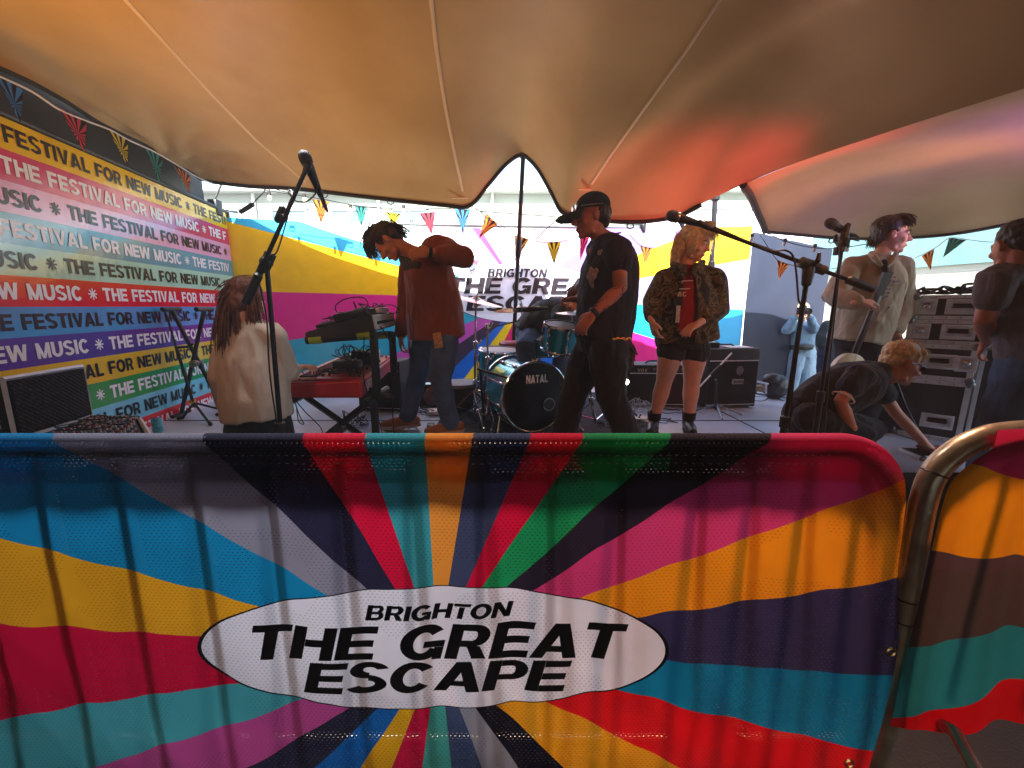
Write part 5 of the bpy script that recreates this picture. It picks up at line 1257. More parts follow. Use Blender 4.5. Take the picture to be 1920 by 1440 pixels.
def boom_stand(label, top, foot, b0, b1, clip_to, r=.011, lower=.0, sleeve_=None, base='tripod', group=None, foot_z=0, spread=.32):
    o = thing('microphone_stand', label, 'microphone stand', (foot.x, foot.y, foot_z), group)
    j = foot.lerp(top, .52)
    tubes('lower_tube', dark, [foot, j], r*1.35, o, 14); tubes('upper_tube', mat('satin_black', '1c1a20', .3, .5), [j, top], r*.85, o, 12)
    mb = MB(); mb.lathe(j-(top-foot).normalized()*.03, top-foot, [(0,r*1.4),(.004,r*1.9),(.055,r*1.9),(.06,r*1.0)], 16); mb.build('height_clutch', dark, o)
    mb = MB(); d = (b1-b0).normalized(); mb.lathe(top-d*.045, d, [(0,r*1.0),(.004,r*1.9),(.086,r*1.9),(.09,r*1.0)], 14)
    s_v = d.cross(Vector((0,0,1))).normalized(); mb.lathe(top-s_v*.02, s_v, [(0,.02),(.04,.022),(.05,.012)], 14); mb.build('boom_clutch', dark, o)
    mb = MB(); mb.limb([top-s_v*.03, top-s_v*.05+Vector((0,0,.015)), top-s_v*.05+Vector((0,0,.04))], [.009,.011,.008]); mb.build('wing_nut', dark, o)
    tubes('boom', mat('satin_black', '1c1a20', .3, .5), [b0, b1], r*.72, o, 12)
    mb = MB(); mb.lathe(b0-d*.01, d, [(0,r*.9),(.004,r*1.45),(.13,r*1.45),(.14,r*.7)], 14); mb.build('counterweight', dark, o)
    mb = MB(); mb.limb([b1, b1+(clip_to-b1)*.5, clip_to], [.010,.013,.014]); dd = (clip_to-b1).normalized(); mb.build('mic_clip', dark, o)
    if base == 'tripod':
        mb = MB(); mb.lathe(Vector((foot.x, foot.y, foot_z+.08)), (0,0,1), [(0,r*1.6),(.02,r*2.4),(.09,r*2.4),(.10,r*1.4)], 14); mb.build('hub', dark, o)
        for q in range(3):
            a = R(q*120+20); e = Vector((foot.x+spread*math.cos(a), foot.y+spread*math.sin(a), foot_z+.012))
            l = tubes('leg', dark, [Vector((foot.x, foot.y, foot_z+.13)), e], r*.8, o, 10)
            mb = MB(); mb.limb([e, e+(e-Vector((foot.x, foot.y, foot_z+.13))).normalized()*.03], [r*1.2,r*1.1]); mb.build('rubber_foot', rubber_d, l)
    return o
def cable(label, pts, r=.0035, m=None, group=None, cat='cable', name='cable', n=10):
    P = curve_pts(pts, n); mb = MB(); mb.tube(P, r, 6); return tag(mb.build(name, m or cable_m), label, cat, group)
# left tall stand in front of the stage
Y = 1.75
tip, tail = at(566,281,Y), at(583,322,Y+.03)
m1, end1 = microphone('vocal microphone held high on the left boom stand under the canopy', tip, tail)
f1 = at(512,830,Y); f1 = Vector((f1.x+.02, Y, .1))
s1 = boom_stand('tall black microphone stand with steep boom in front of the woman at the left', at(500,492,Y), f1, at(462,566,Y-.05), at(572,322,Y), at(578,310,Y+.005), .012)
tubes('boom', dark, [at(462,566,Y-.05), at(497,488,Y-.01)], .0145, s1, 14)
mb = MB(); mb.limb([at(521,412,Y), at(529,392,Y)], [.014,.014]); mb.limb([at(524,402,Y), at(533,406,Y-.02)], [.009,.007]); mb.build('boom_joint', dark, s1)
cable('black microphone cable looping off the high left microphone', [end1, at(596,345,Y), at(592,362,Y), at(576,377,Y), at(556,377,Y), at(548,370,Y), at(541,361,Y), at(545,356,Y+.02), at(548,368,Y-.02), at(541,400,Y-.02), at(520,470,Y-.03), at(505,480,Y-.05), at(484,510,Y-.04), at(500,600,Y-.03), at(514,760,Y-.02), Vector((f1.x+.05, Y+.05, .1)), Vector((f1.x+.5, Y+.1, .01))], .0032)
# right stand with the long boom
Y = 1.85
tip, tail = at(1250,402,Y), at(1305,418,Y+.02)
m2, end2 = microphone('large vocal microphone on the long near horizontal boom at centre right', tip, tail)
f2 = at(1476,808,Y); f2 = Vector((f2.x-.03, Y, .1))
s2 = boom_stand('black microphone stand with long boom sloping down right at centre right', at(1517,497,Y), f2, at(1634,541,Y+.03), at(1330,428,Y+.01), at(1312,418,Y+.01), .0125)
mb = MB(); d = (at(1560,513,Y)-at(1500,490,Y)).normalized(); mb.lathe(at(1500,490,Y), d, [(0,.012),(.004,.021),(.12,.021),(.125,.012)], 14); mb.build('boom_sleeve', mat('olive_black', '3a3524', .5), s2)
mb = MB(); mb.limb([at(1516,505,Y), at(1512,530,Y)], [.026,.020]); mb.build('swivel_head', dark, s2)
cable('microphone cable taped along the long boom and falling down its stand', [end2, at(1345,428,Y-.02), at(1400,452,Y-.03), at(1445,470,Y-.03), at(1475,470,Y-.03), at(1490,490,Y-.03), at(1497,560,Y-.03), at(1500,580,Y-.03), at(1490,700,Y-.03), Vector((f2.x-.03, Y-.04, .3)), Vector((f2.x-.4, Y+.1, .01))], .0042)
# third stand by the beige man
Y = 2.1
tip, tail = at(1550,414,Y), at(1585,436,Y+.03)
m3, end3 = microphone('small vocal microphone tilted on a straight stand beside the beige shirted man', tip, tail)
f3 = at(1536,812,Y); f3 = Vector((f3.x-.02, Y, .1))
s3 = boom_stand('slim black straight microphone stand in front of the beige shirted man', at(1580,455,Y), f3, at(1576,470,Y), at(1583,446,Y), at(1581,437,Y+.01), .0105, spread=.28)
mb = MB(); mb.limb([at(1582,440,Y), at(1602,441,Y-.01), at(1612,446,Y)], [.010,.008,.004]); mb.build('mic_cable_clip', dark, s3)
mb = MB(); mb.box(at(1568,471,Y), (.022,.02,.04), None, .004); mb.build('clip_box', dark, s3)
cable('black cable running down the straight microphone stand', [end3, at(1607,447,Y-.01), at(1590,450,Y-.02), at(1574,462,Y-.02), at(1573,520,Y-.02), at(1560,640,Y-.02), at(1548,780,Y-.02), Vector((f3.x+.05, Y-.05, .2)), Vector((f3.x+.3, Y-.2, .01))], .0035)

# ---------------- red stage piano on an X stand
A0, A1_, A2_, A3_ = at(531,719,2.3), at(677,708,2.3), None, None
kz = (A0.z+A1_.z)/2; kx0, kx1 = A0.x, A1_.x
kd = Vector((-.13, 1, 0)).normalized(); KL = 1.22
def kb(u, v, z): return Vector((kx0, 2.3, kz)) + Vector((kx1-kx0, 0, 0))*u + kd*(v*KL) + Vector((0,0,z))
KH = .105
kr = thing('stage_piano', 'bright red stage piano on a black stand piled with effect pedals', 'keyboard', kb(.5,.5,-KH))
redm = mat('red_gloss', 'c01a22', .3, var=.08, vscale=4, spec=.6); 
mb = MB(); mb.hexa([kb(0,0,-KH), kb(1,0,-KH), kb(1,1,-KH), kb(0,1,-KH), kb(0,0,-.018), kb(1,0,0), kb(1,1,0), kb(0,1,-.018)])
bmesh.ops.bevel(mb.bm, geom=mb.bm.edges[:], offset=.012, segments=3, affect='EDGES'); mb.build('body', redm, kr)
mb = MB(); nk_ = 52
for q in range(nk_):
    v0 = .05+.90*q/nk_; v1 = v0+.90/nk_*.92; z = .004
    mb.hexa([kb(.02,v0,-.012), kb(.36,v0,-.006), kb(.36,v1,-.006), kb(.02,v1,-.012), kb(.02,v0,z), kb(.36,v0,z+.004), kb(.36,v1,z+.004), kb(.02,v1,z)])
mb.build('white_keys', mat('ivory_keys', 'e6dccb', .3, var=.04), kr, smooth=0)
mb = MB()
for q in range(nk_-1):
    if q % 7 in (2, 6): continue
    v0 = .05+.90*(q+.72)/nk_; v1 = v0+.90/nk_*.5
    mb.hexa([kb(.14,v0,.0), kb(.36,v0,.0), kb(.36,v1,.0), kb(.14,v1,.0), kb(.15,v0,.016), kb(.36,v0,.018), kb(.36,v1,.018), kb(.15,v1,.016)])
mb.build('black_keys', mat('key_black', '0c0c0e', .25, var=0), kr, smooth=0)
mb = MB(); mb.hexa([kb(.38,.03,-.003), kb(.97,.03,-.003), kb(.97,.97,-.003), kb(.38,.97,-.003), kb(.38,.03,.006), kb(.97,.03,.006), kb(.97,.97,.006), kb(.38,.97,.006)]); mb.build('control_panel', mat('panel_red', 'a8141c', .35), kr, smooth=0)
mb = MB(); rnd = random.Random(5)
for q in range(40): mb.lathe(kb(rnd.uniform(.42,.94), rnd.uniform(.06,.94), .005), (0,0,1), [(0,.008),(.014,.007),(.015,.001)], 8)
mb.build('knobs', dark, kr)
mb = MB()
fnk = lambda u, v, l: kb(1, (u)/KL, -.085+v)+Vector((.003+l, 0, 0))
text_faces(mb, 'NORD STAGE', .06, .015, .05, fnk, .9, 0, .14, 1); mb.build('lettering', mat('nord_white', 'd8d2cc', .5, var=0), kr, smooth=0)
def xstand(name, label, c, w_, hz, z0, ax, ymid, off=.12, r=.016, feet=True, up=Vector((0,0,1)), group=None):
    o = thing(name, label, 'stand', (c.x, c.y, z0), group); ax = ax.normalized(); sd = ax.cross(Vector((0,0,1))).normalized()
    for s in (-1, 1):
        lo, hi = c-ax*w_*s, c+ax*w_*s*.85
        lo = Vector((lo.x, lo.y, z0+.02))+sd*s*.02; hi = Vector((hi.x, hi.y, hz))+sd*s*.02
        mb = MB(); mb.tube([lo, hi], r, 4 if r > .017 else 10); mb.build('leg', dark, o)
        mb = MB(); mb.tube([lo-sd*off*1.6, lo+sd*off*1.6], r*.95, 10); mb.build('foot_bar', dark, o)
        mb = MB(); mb.tube([hi-sd*off*1.5, hi+sd*off*1.5], r*1.15, 10); mb.build('top_bar', dark, o)
    m_ = Vector((c.x, c.y, (hz+z0)/2)); mb = MB(); mb.lathe(m_-sd*.05, sd, [(0,.03),(.10,.03)], 16); mb.limb([m_-sd*.05, m_-sd*.09], [.018,.014]); mb.build('pivot', dchrome, o)
    return o
kc = kb(.5,.3,0)
xstand('keyboard_stand', 'black X shaped stand under the red stage piano', Vector((kb(.62,.2,0).x, 2.46, 0)), .28, kz-KH-.018, STZ, Vector((1,0,0)), 0, .14, .021)
# tall arms carrying the upper synth
us = thing('keyboard_tier', 'black second tier with green taped ends holding the upper synth', 'stand', (at(706,700,2.42).x, 2.42, STZ))
for px, yy in ((705,2.40),(738,2.85)):
    a, b_ = at(px, 750 if px == 705 else 700, yy), at(px-2, 622, yy); mb = MB(); mb.box(mid(a, b_), (.042,.042,(a-b_).length), None, .006); mb.build('post', dark, us)
    lo, hi = at(575, 638, yy-.02), at(px-2, 627, yy-.02); 
    t_ = tubes('arm', dark, [lo, hi], .024, us, 14)
    d = (hi-lo).normalized(); 
    for q in (0, 1):
        p_ = lo+d*.02 if q == 0 else hi-d*.10
        mb = MB(); mb.lathe(p_, d, [(0,.025),(0.001,.0262),(.075,.0262),(.076,.025)], 14); mb.build('green_tape', mat('green_tape', '8fae22', .5), t_)
mb = MB(); mb.box(at(716,745,2.38), (.10,.03,.05), None, .008); mb.lathe(at(724,745,2.36), (1,0,0), [(0,.018),(.04,.018)], 12); mb.build('clamp', dark, us)
mb = MB(); mb.box(at(704,800,2.42), (.04,.04,.5), None, .006); mb.build('post', dark, us)
Ua, Ub, Uc = at(574,641,2.36), at(702,622,2.36), 0
def ub(u, v, z): 
    w_ = (Ub-Ua); n_ = Vector((-w_.z, 0, w_.x)).normalized(); return Ua+w_*u+kd*(v*.78)+n_*z
ur = thing('synthesizer', 'dark grey synthesizer tilted towards the player above the red piano', 'keyboard', ub(.5,.5,0))
mb = MB(); mb.hexa([ub(0,0,0), ub(1,0,0), ub(1,1,0), ub(0,1,0), ub(.01,0,.055), ub(1,0,.105), ub(1,1,.105), ub(.01,1,.055)]); bmesh.ops.bevel(mb.bm, geom=mb.bm.edges[:], offset=.006, segments=2, affect='EDGES'); mb.build('body', mat('brown_black', '2b2622', .5, var=.1), ur)
mb = MB(); mb.hexa([ub(1,.02,.012)+Vector((.001,0,0)), ub(1,.02,.012)+Vector((.012,0,0)), ub(1,.98,.012)+Vector((.012,0,0)), ub(1,.98,.012)+Vector((.001,0,0)), ub(1,.02,.095)+Vector((.001,0,0)), ub(1,.02,.095)+Vector((.012,0,0)), ub(1,.98,.095)+Vector((.012,0,0)), ub(1,.98,.095)+Vector((.001,0,0))]); mb.build('end_panel', alu, ur, smooth=0)
mb = MB()
for q in range(9): mb.lathe(ub(1,.1+.09*q,.05)+Vector((.012,0,0)), (1,0,0), [(0,.010),(.012,.010),(.012,.006)], 10)
mb.build('jack_sockets', dark, ur)
# boxes on the synth
def slab(name, label, cat, c, dims, rotz, m, tilt=0, group=None, knobs=0, seed=0, kc_=None):
    Rm = Matrix.Rotation(rotz, 3, 'Z') @ Matrix.Rotation(tilt, 3, 'Y')
    o = thing(name, label, cat, c, group); mb = MB(); cc = Vector(c)+Rm@Vector((0,0,dims[2]/2)); mb.box(cc, dims, Rm, min(dims)*.12); mb.build('body', m, o)
    if knobs:
        mb = MB(); rnd = random.Random(seed)
        for q in range(knobs):
            p = cc+Rm@Vector((dims[0]*(rnd.uniform(-.4,.4)), dims[1]*(rnd.uniform(-.4,.4)), dims[2]/2-.001)); mb.lathe(p, Rm@Vector((0,0,1)), [(0,.009),(.012,.008),(.013,.001)], 10)
        mb.build('knobs', kc_ or dchrome, o)
    return o
tl = math.atan2((Ub-Ua).z, (Ub-Ua).x)
slab('mixer', 'small black mixer with jacks lying on the tilted synth', 'mixer', ub(.72,.14,.092), (.20,.17,.042), 0, dark, -tl-.05, knobs=12, seed=1)
slab('effect_box', 'silver topped effect box at the rear end of the tilted synth', 'effect unit', ub(.82,.55,.098), (.16,.20,.035), 0, alu, -tl-.05, knobs=8, seed=2, kc_=dark)
slab('effect_box', 'flat dark effect box near the low edge of the tilted synth', 'effect unit', ub(.30,.2,.07), (.15,.14,.022), .2, dark, -tl-.05, knobs=6, seed=3)
pedals = [((.62,.30),(.16,.11,.05),'181818','black effect pedal stack on the red piano nearest the player'),((.60,.55),(.17,.13,.05),'9fb8b0','pale green effect pedal on the red piano'),((.70,.72),(.15,.11,.06),'c8c8c8','silver striped effect pedal on the red piano back edge'),((.72,.45),(.14,.10,.09),'141414','tall black effect box in the middle of the red piano'),((.55,.8),(.13,.10,.045),'30302c','dark green effect pedal at the far end of the red piano')]
for i, (uv_, dm, c, lb) in enumerate(pedals): slab('effect_pedal', lb, 'effect pedal', kb(uv_[0], uv_[1], .02), dm, .1*i, mat('pedal_%d' % i, c, .4), .12*(i % 2), 'effect pedals on the red piano', 5, i)
rnd = random.Random(12)
def tangle(label, cen, n, rad, h, r=.0032, m=None, seed=0, group=None, pts=60):
    rd_ = random.Random(seed); P = []; a = 0; 
    for q in range(pts*n//3):
        a += rd_.uniform(.25,.7); rr_ = rad*(.35+.65*rd_.random()); P.append(cen+Vector((rr_*math.cos(a)*1.2, rr_*math.sin(a)*.8, .004+h*rd_.random()**1.6)))
    mb = MB(); mb.tube(curve_pts(P, 3), r, 5); return tag(mb.build('cable', m or cable_m), label, 'cable', group)
tangle('tangled black cables heaped over the pedals on the red piano', kb(.62,.42,.07), 2, .13, .10, seed=1)
tangle('thin black cables heaped on the knobs of the red piano near its edge', kb(.62,.16,.012), 2, .10, .03, seed=2)
tangle('tangled black cables lying on the tilted synth', ub(.45,.22,.085), 2, .10, .03, seed=3)
tangle('loose cables curled on the rear of the tilted synth', ub(.82,.5,.14), 1, .09, .04, seed=4)
cable('big loop of black cable rising above the tilted synth', [ub(.6,.1,.13), at(632,585,2.5), at(630,572,2.5), at(650,560,2.5), at(680,558,2.5), at(690,570,2.5), at(686,582,2.5), ub(.95,.3,.12)])
cable('short jack cable standing up from the mixer', [ub(.75,.05,.13), at(668,578,2.4), at(663,566,2.4), at(672,590,2.4), ub(.8,.1,.13)], .004)
cable('black cable arching over the silver effect box to the synth end', [ub(.9,.2,.13), at(712,574,2.6), at(735,572,2.7), at(750,584,2.7), at(730,588,2.6)])
cable('cable hanging from the synth end socket to the floor', [at(713,612,2.38), at(720,622,2.36), at(733,650,2.4), at(735,720,2.5), at(737,790,2.65), floor(738,818)], .0045)
cable('thin cable hanging under the tilted synth to the floor', [at(683,630,2.36), at(681,680,2.33), at(684,720,2.33), at(700,765,2.5), at(714,800,2.6), floor(718,820)], .0035)
for i, pts in enumerate(([(556,690,2.32),(565,695,2.4),(570,705,2.4),(560,712,2.35)], [(548,752,2.4),(545,790,2.5),(552,812,2.6)], [(552,752,2.4),(562,780,2.5),(570,795,2.55),(560,790,2.5),(556,765,2.4)], [(556,753,2.4),(575,775,2.5),(600,800,2.7),(608,820,2.75)])):
    cable(['thin cable from the woman hand to the red piano keys','black cable hanging straight down under the red piano end','looped black cable hanging under the red piano end','black cable curving from the red piano down to the deck'][i], [at(*p) for p in pts], .0032)
# can, dark combo amp behind the piano
def amp(name, label, c, w_, d_, h_, rz, grille, face_m, logo=None, top=None, knobs=True, logo_h=.028, side_m=None):
    Rm = Matrix.Rotation(rz, 3, 'Z'); o = thing(name, label, 'amplifier', c); P = lambda x, y, z: Vector(c)+Rm@Vector((x, y, z))
    mb = MB(); mb.box(P(0,0,h_/2+.015), (w_, d_, h_), Rm, .012)
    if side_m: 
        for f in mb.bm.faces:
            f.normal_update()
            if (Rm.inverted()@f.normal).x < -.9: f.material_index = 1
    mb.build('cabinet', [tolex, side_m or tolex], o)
    mb = MB(); mb.box(P(0,-d_/2-.002,h_*.42+.015), (w_*.92, .008, h_*.74), Rm); mb.build('grille_cloth', grille, o)
    mb = MB(); mb.box(P(0,-d_/2-.004,h_*.80+.015), (w_*.93,.010,.008), Rm); mb.box(P(0,-d_/2-.004,h_*.05+.015), (w_*.93,.010,.005), Rm); mb.build('piping', alu, o)
    mb = MB(); mb.limb([P(-.11,0,h_+.018), P(-.08,0,h_+.038), P(.08,0,h_+.038), P(.11,0,h_+.018)], [.009]*4, 8); mb.build('handle', dark, o)
    if knobs:
        mb = MB()
        for q in range(8): mb.lathe(P(-w_*.36+q*w_*.09, 0, h_+.014) if top else P(-w_*.1+q*w_*.07, -d_/2, h_*.90+.015), Rm@Vector((0,-1,0)) if not top else (0,0,1), [(0,.011),(.012,.010),(.013,.002)], 10)
        mb.build('knobs', dchrome, o)
    mb = MB()
    for sx_ in (-1, 1):
        for sy_ in (-1, 1): mb.lathe(P(sx_*w_*.42, sy_*d_*.38, 0), (0,0,1), [(0,.015),(.018,.016)], 10)
    mb.build('feet', dark, o)
    if logo:
        mb = MB(); fn_ = lambda u, v, l: P(u, -d_/2-.010-l, v); tw = text_w(logo, logo_h, 1.1, .1)
        text_faces(mb, logo, -w_*.36, h_*.88, logo_h, fn_, 1.1, .1, .1, 1); mb.build('lettering', mat('logo_metal', 'b8a888', .4, .5, var=0), o, smooth=0)
    return o
brown_g = mat('brown_grille', '2c1d18', .9, var=.25, vscale=60, bump=.4, bscale=300); blk_g = mat('black_grille', '121114', .9, var=.3, vscale=80, bump=.5, bscale=300)
c = floor(722,768); amp('combo_amplifier', 'dark combo amplifier behind the keyboards next to the bending man', Vector((c.x, 3.78, STZ)), .42, .26, .46, R(-8), brown_g, tolex)
c = floor(1236,764); c.y = 3.9; amp('guitar_amplifier', 'wide brown fronted guitar amplifier with green side behind the blonde performer', Vector((at(1234,700,3.9).x, 3.95, STZ)), .62, .27, .40, R(-3), brown_g, tolex, 'VOX', side_m=mat('green_side', '1f6a3a', .5, var=.1))
cab = amp('speaker_cabinet', 'tall black speaker cabinet with round badge at the right of the stage', Vector((at(1362,700,3.85).x, 3.95, STZ)), .52, .36, .56, R(6), blk_g, tolex, None, knobs=False)
cc = Vector(cab.location); Rm = Matrix.Rotation(R(6),3,'Z'); P_ = lambda x, y, z: cc+Rm@Vector((x, y, z))
mb = MB(); mb.rings([[P_(.06+.035*math.cos(q*.2618), -.19-e, .37+.042*math.sin(q*.2618)) for q in range(24)] for e in (0,.004)]); mb.build('badge', mat('badge_grey', '6a666a', .5, var=.4, vscale=80), cab)
mb = MB(); mb.box(P_(.05,-.192,.265), (.115,.004,.05), Rm); bd = mb.build('sign_plate', mat('plate_grey', '9a9698', .5, var=.1), cab, smooth=0)
mb = MB(); fn_ = lambda u, v, l: P_(u, -.1945-l, v); text_faces(mb, 'WORLD', .005, .250, .026, fn_, 1, 0, .1, 1); mb.build('lettering', dark, bd, smooth=0)
# things on the cabinets
slab('effect_box', 'small black unit with knobs standing on the speaker cabinet', 'effect unit', P_(-.17,-.02,.577), (.15,.14,.05), 0, dark, knobs=6, seed=8)
mb = MB(); pp = [P_(x, y, .580) for x, y in ((-.02,-.14),(.2,-.15),(.22,.06),(.0,.07))]; mb.hexa(pp+[p+Vector((0,0,.003)) for p in pp]); tag(mb.build('paper_sheet', mat('paper', 'e2e2e2', .8, var=.04), smooth=0), 'white paper set list lying on top of the speaker cabinet', 'paper')
# small microphone stand in front of the cabinet
fb = floor(1341,778); o = thing('microphone_stand', 'short black microphone stand with a raised boom in front of the speaker cabinet', 'microphone stand', fb)
tubes('lower_tube', dark, [fb+Vector((0,0,.05)), at(1342,712,3.45)], .011, o); tubes('boom', alu, [at(1312,725,3.42), at(1372,662,3.45)], .007, o)
mb = MB(); mb.limb([at(1334,702,3.43), at(1350,686,3.43)], [.012,.012]); mb.build('clutch', dark, o)
for dx, dy in ((-.03,-.18),(.22,-.03),(-.12,.12)): tubes('leg', dchrome, [fb+Vector((0,0,.10)), fb+Vector((dx, dy, .012))], .009, o)
# ---------------- drum kit
teal = mat('teal_lacquer', '1a9cb4', .16, .3, var=.18, vscale=3, spec=.8); head_w = mat('drum_head', 'd8d8d4', .5, var=.05)
def drum(name, label, c, ax, r, depth, parent_legs=None, head=head_w, lugs=8, hoopr=.008):
    ax = ax.normalized(); o = thing(name, label, 'drum', c-ax*depth/2); b0 = c-ax*depth/2
    mb = MB(); mb.lathe(b0, ax, [(0,r),(depth,r)], 40, cap=False); mb.lathe(b0, ax, [(0.001,r-.008),(depth-.001,r-.008)], 40, cap=False); mb.build('shell', teal, o)
    for h in (0, depth):
        mb = MB(); x_, y_ = basis(ax); mb.tube([b0+ax*h+(x_*math.cos(q*.1571)+y_*math.sin(q*.1571))*(r+.008) for q in range(41)], hoopr, 8); mb.lathe(b0+ax*(h-.012), ax, [(0,r+.006),(.024,r+.006)], 40, cap=False); mb.build('hoop', chrome, o)
        mb = MB(); mb.lathe(b0+ax*(h-.004), ax, [(0,r-.004),(.006,r-.004)], 40); mb.build('head', head if h else head_w, o)
    x_, y_ = basis(ax)
    for q in range(lugs):
        a = 2*math.pi*q/lugs+.2; v = x_*math.cos(a)+y_*math.sin(a)
        mb = MB(); 
        for h in (depth*.22, depth*.78): mb.limb([b0+ax*(h-.022)+v*(r+.010), b0+ax*(h+.022)+v*(r+.010)], [.011,.011], 8)
        mb.tube([b0+ax*-.012+v*(r+.012), b0+ax*(depth+.012)+v*(r+.012)], .0035, 6); mb.build('lug', chrome, o)
    return o
bc = Vector((at(1005,747,2.98).x, 2.98, STZ+.285)); bax = Vector((.40, -.92, 0)).normalized()
blackhead = mat('bass_head', '0b0a0d', .25, var=.2, vscale=3)
bd_ = drum('bass_drum', 'teal bass drum with a black front head lettered in white', bc-bax*.22, bax, .262, .42, head=blackhead, lugs=10, hoopr=.012)
x_ = Vector((0,0,1)).cross(bax).normalized()
if x_.x < 0: x_ = -x_
mb = MB(); fn_ = lambda u, v, l: bc+x_*u+Vector((0,0,v))+bax*(.004+l); tw = text_w('NATAL', .062, .62, .05)
text_faces(mb, 'NATAL', -.085, .115, .062, fn_, .62, 0, .05, 1); mb.build('lettering', mat('print_white', 'd8d8da', .5, var=0), bd_, smooth=0)
mb = MB(); mb.rings([[bc+x_*(.11+.052*math.cos(q*.2618))+Vector((0,0,-.06+.052*math.sin(q*.2618)))+bax*(.004+e) for q in range(24)] for e in (0,.003)]); mb.build('port_ring', dchrome, bd_)
mb = MB(); mb.rings([[bc+x_*(.11+.042*math.cos(q*.2618))+Vector((0,0,-.06+.042*math.sin(q*.2618)))+bax*(.008+e) for q in range(24)] for e in (0,.002)]); mb.build('port_hole', dark, bd_)
for s in (-1, 1):
    mb = MB(); a = bc-bax*.12+x_*s*.24+Vector((0,0,-.12)); b_ = bc+x_*s*.36+bax*.10; b_.z = STZ+.015; mb.tube([a, b_], .008, 8); mb.ball(b_, .012); mb.lathe(a-x_*s*.02, x_*s, [(0,.02),(.05,.02)], 10); mb.build('spur', chrome, bd_)
ft = Vector((at(936,690,3.62).x, 3.62, 0)); f_ = drum('floor_tom', 'teal floor tom on chrome legs left of the bass drum', Vector((ft.x, ft.y, STZ+.40)), Vector((.05,-.05,1)), .185, .36)
for q in range(3):
    a = R(q*120+50); e = Vector((ft.x+.20*math.cos(a), ft.y+.20*math.sin(a), STZ)); mb = MB(); mb.tube([e+Vector((0,0,.5)), e+Vector((0,0,.06)), e+Vector((.02*math.cos(a),.02*math.sin(a),.01))], .006, 8); mb.limb([e+Vector((0,0,.02)), e+Vector((.02*math.cos(a),.02*math.sin(a),.012))], [.012,.014], 8); mb.build('leg', chrome, f_)
drum('rack_tom', 'teal rack tom tilted above the bass drum', at(1052,633,3.12), Vector((.10,-.20,1)), .135, .19, lugs=6)
sn = drum('snare_drum', 'shallow chrome snare drum between the toms', at(1018,648,3.42), Vector((0,-.1,1)), .15, .12, lugs=8)
def cymbal_stand(label, base, top, cym_c, cym_ax, cr_, boom=None, cl='bronze cymbal tilted on its stand'):
    o = thing('cymbal_stand', label, 'stand', base); j1, j2 = base.lerp(top, .35), base.lerp(top, .68)
    tubes('lower_tube', chrome, [base+Vector((0,0,.05)), j1], .0125, o); tubes('middle_tube', chrome, [j1, j2], .0105, o); tubes('upper_tube', chrome, [j2, top], .008, o)
    for j in (j1, j2, top):
        mb = MB(); mb.lathe(j-Vector((0,0,.02)), top-base, [(0,.012),(.004,.020),(.036,.020),(.04,.012)], 12); mb.limb([j, j+Vector((.035,0,0)), j+Vector((.045,0,.022))], [.007,.007,.008], 8); mb.build('clamp', chrome, o)
    for q in range(3):
        a = R(q*120-70); e = base+Vector((.27*math.cos(a), .27*math.sin(a), .012)); mb = MB(); mb.tube([base+Vector((0,0,.26)), e], .0065, 6); mb.tube([base+Vector((0,0,.08)), base+Vector((.15*math.cos(a), .15*math.sin(a), .115))], .005, 6); mb.limb([e, e+Vector((.02*math.cos(a),.02*math.sin(a),0))], [.012,.012], 8); mb.build('leg', chrome, o)
    if boom: tubes('boom', chrome, [boom[0], boom[1]], .0065, o)
    if cym_c is not None:
        a = cym_ax.normalized(); c = thing('cymbal', cl, 'cymbal', cym_c)
        mb = MB(); mb.lathe(cym_c, a, [(.030,.003),(.031,.015),(.026,.030),(.014,.045),(.011,.07),(.005,cr_*.6),(-.004,cr_),(-.006,cr_),(.003,cr_*.6),(.008,.07),(.010,.045),(.022,.030),(.028,.014),(.028,.003)], 48, cap=False); mb.build('disc', mat('bronze', 'a89070', .22, 1, var=.15, vscale=3, bump=.1, bscale=40), c)
        mb = MB(); mb.lathe(cym_c-a*.04, a, [(0,.006),(.09,.005)], 10); mb.lathe(cym_c+a*.03, a, [(0,.014),(.015,.014),(.016,.006),(.035,.006)], 12); mb.build('wing_nut', chrome, c)
    return o
b1_ = Vector((at(890,780,3.35).x, 3.35, STZ)); t1_ = at(892,572,3.35)
cymbal_stand('straight chrome cymbal stand left of the bass drum', b1_, t1_, at(893,564,3.35), Vector((.22,-.06,1)), .22, cl='large cymbal tilted down right on the left chrome stand')
b2_ = Vector((at(914,785,3.22).x, 3.22, STZ)); t2_ = at(914,612,3.22)
cymbal_stand('chrome boom cymbal stand beside the bass drum', b2_, t2_, at(978,580,3.2), Vector((-.06,.10,1)), .215, (at(905,618,3.22), at(975,601,3.2)), 'flat cymbal in front of the drummer above the bass drum')
mb = MB(); 
b3_ = Vector((at(1118,790,3.1).x, 3.1, STZ)); cymbal_stand('dark chrome hardware stand behind the striding man', b3_, at(1092,640,3.1), at(1086,588,3.1), Vector((.05,-.05,1)), .18, (at(1092,640,3.1), at(1086,592,3.1)), 'small cymbal partly hidden behind the striding man')
thr = thing('drum_stool', 'red topped round drum stool behind the floor tom', 'stool', Vector((at(966,640,4.1).x, 4.1, STZ)))
tc_ = at(966,641,4.1); mb = MB(); mb.lathe(tc_-Vector((0,0,.06)), (0,0,1), [(0,.14),(.01,.16),(.05,.165),(.065,.15),(.07,.02)], 28); mb.build('seat', mat('red_vinyl', 'a83040', .4), thr)
tubes('post', chrome, [tc_-Vector((0,0,.06)), Vector((tc_.x, tc_.y, STZ+.1))], .014, thr)
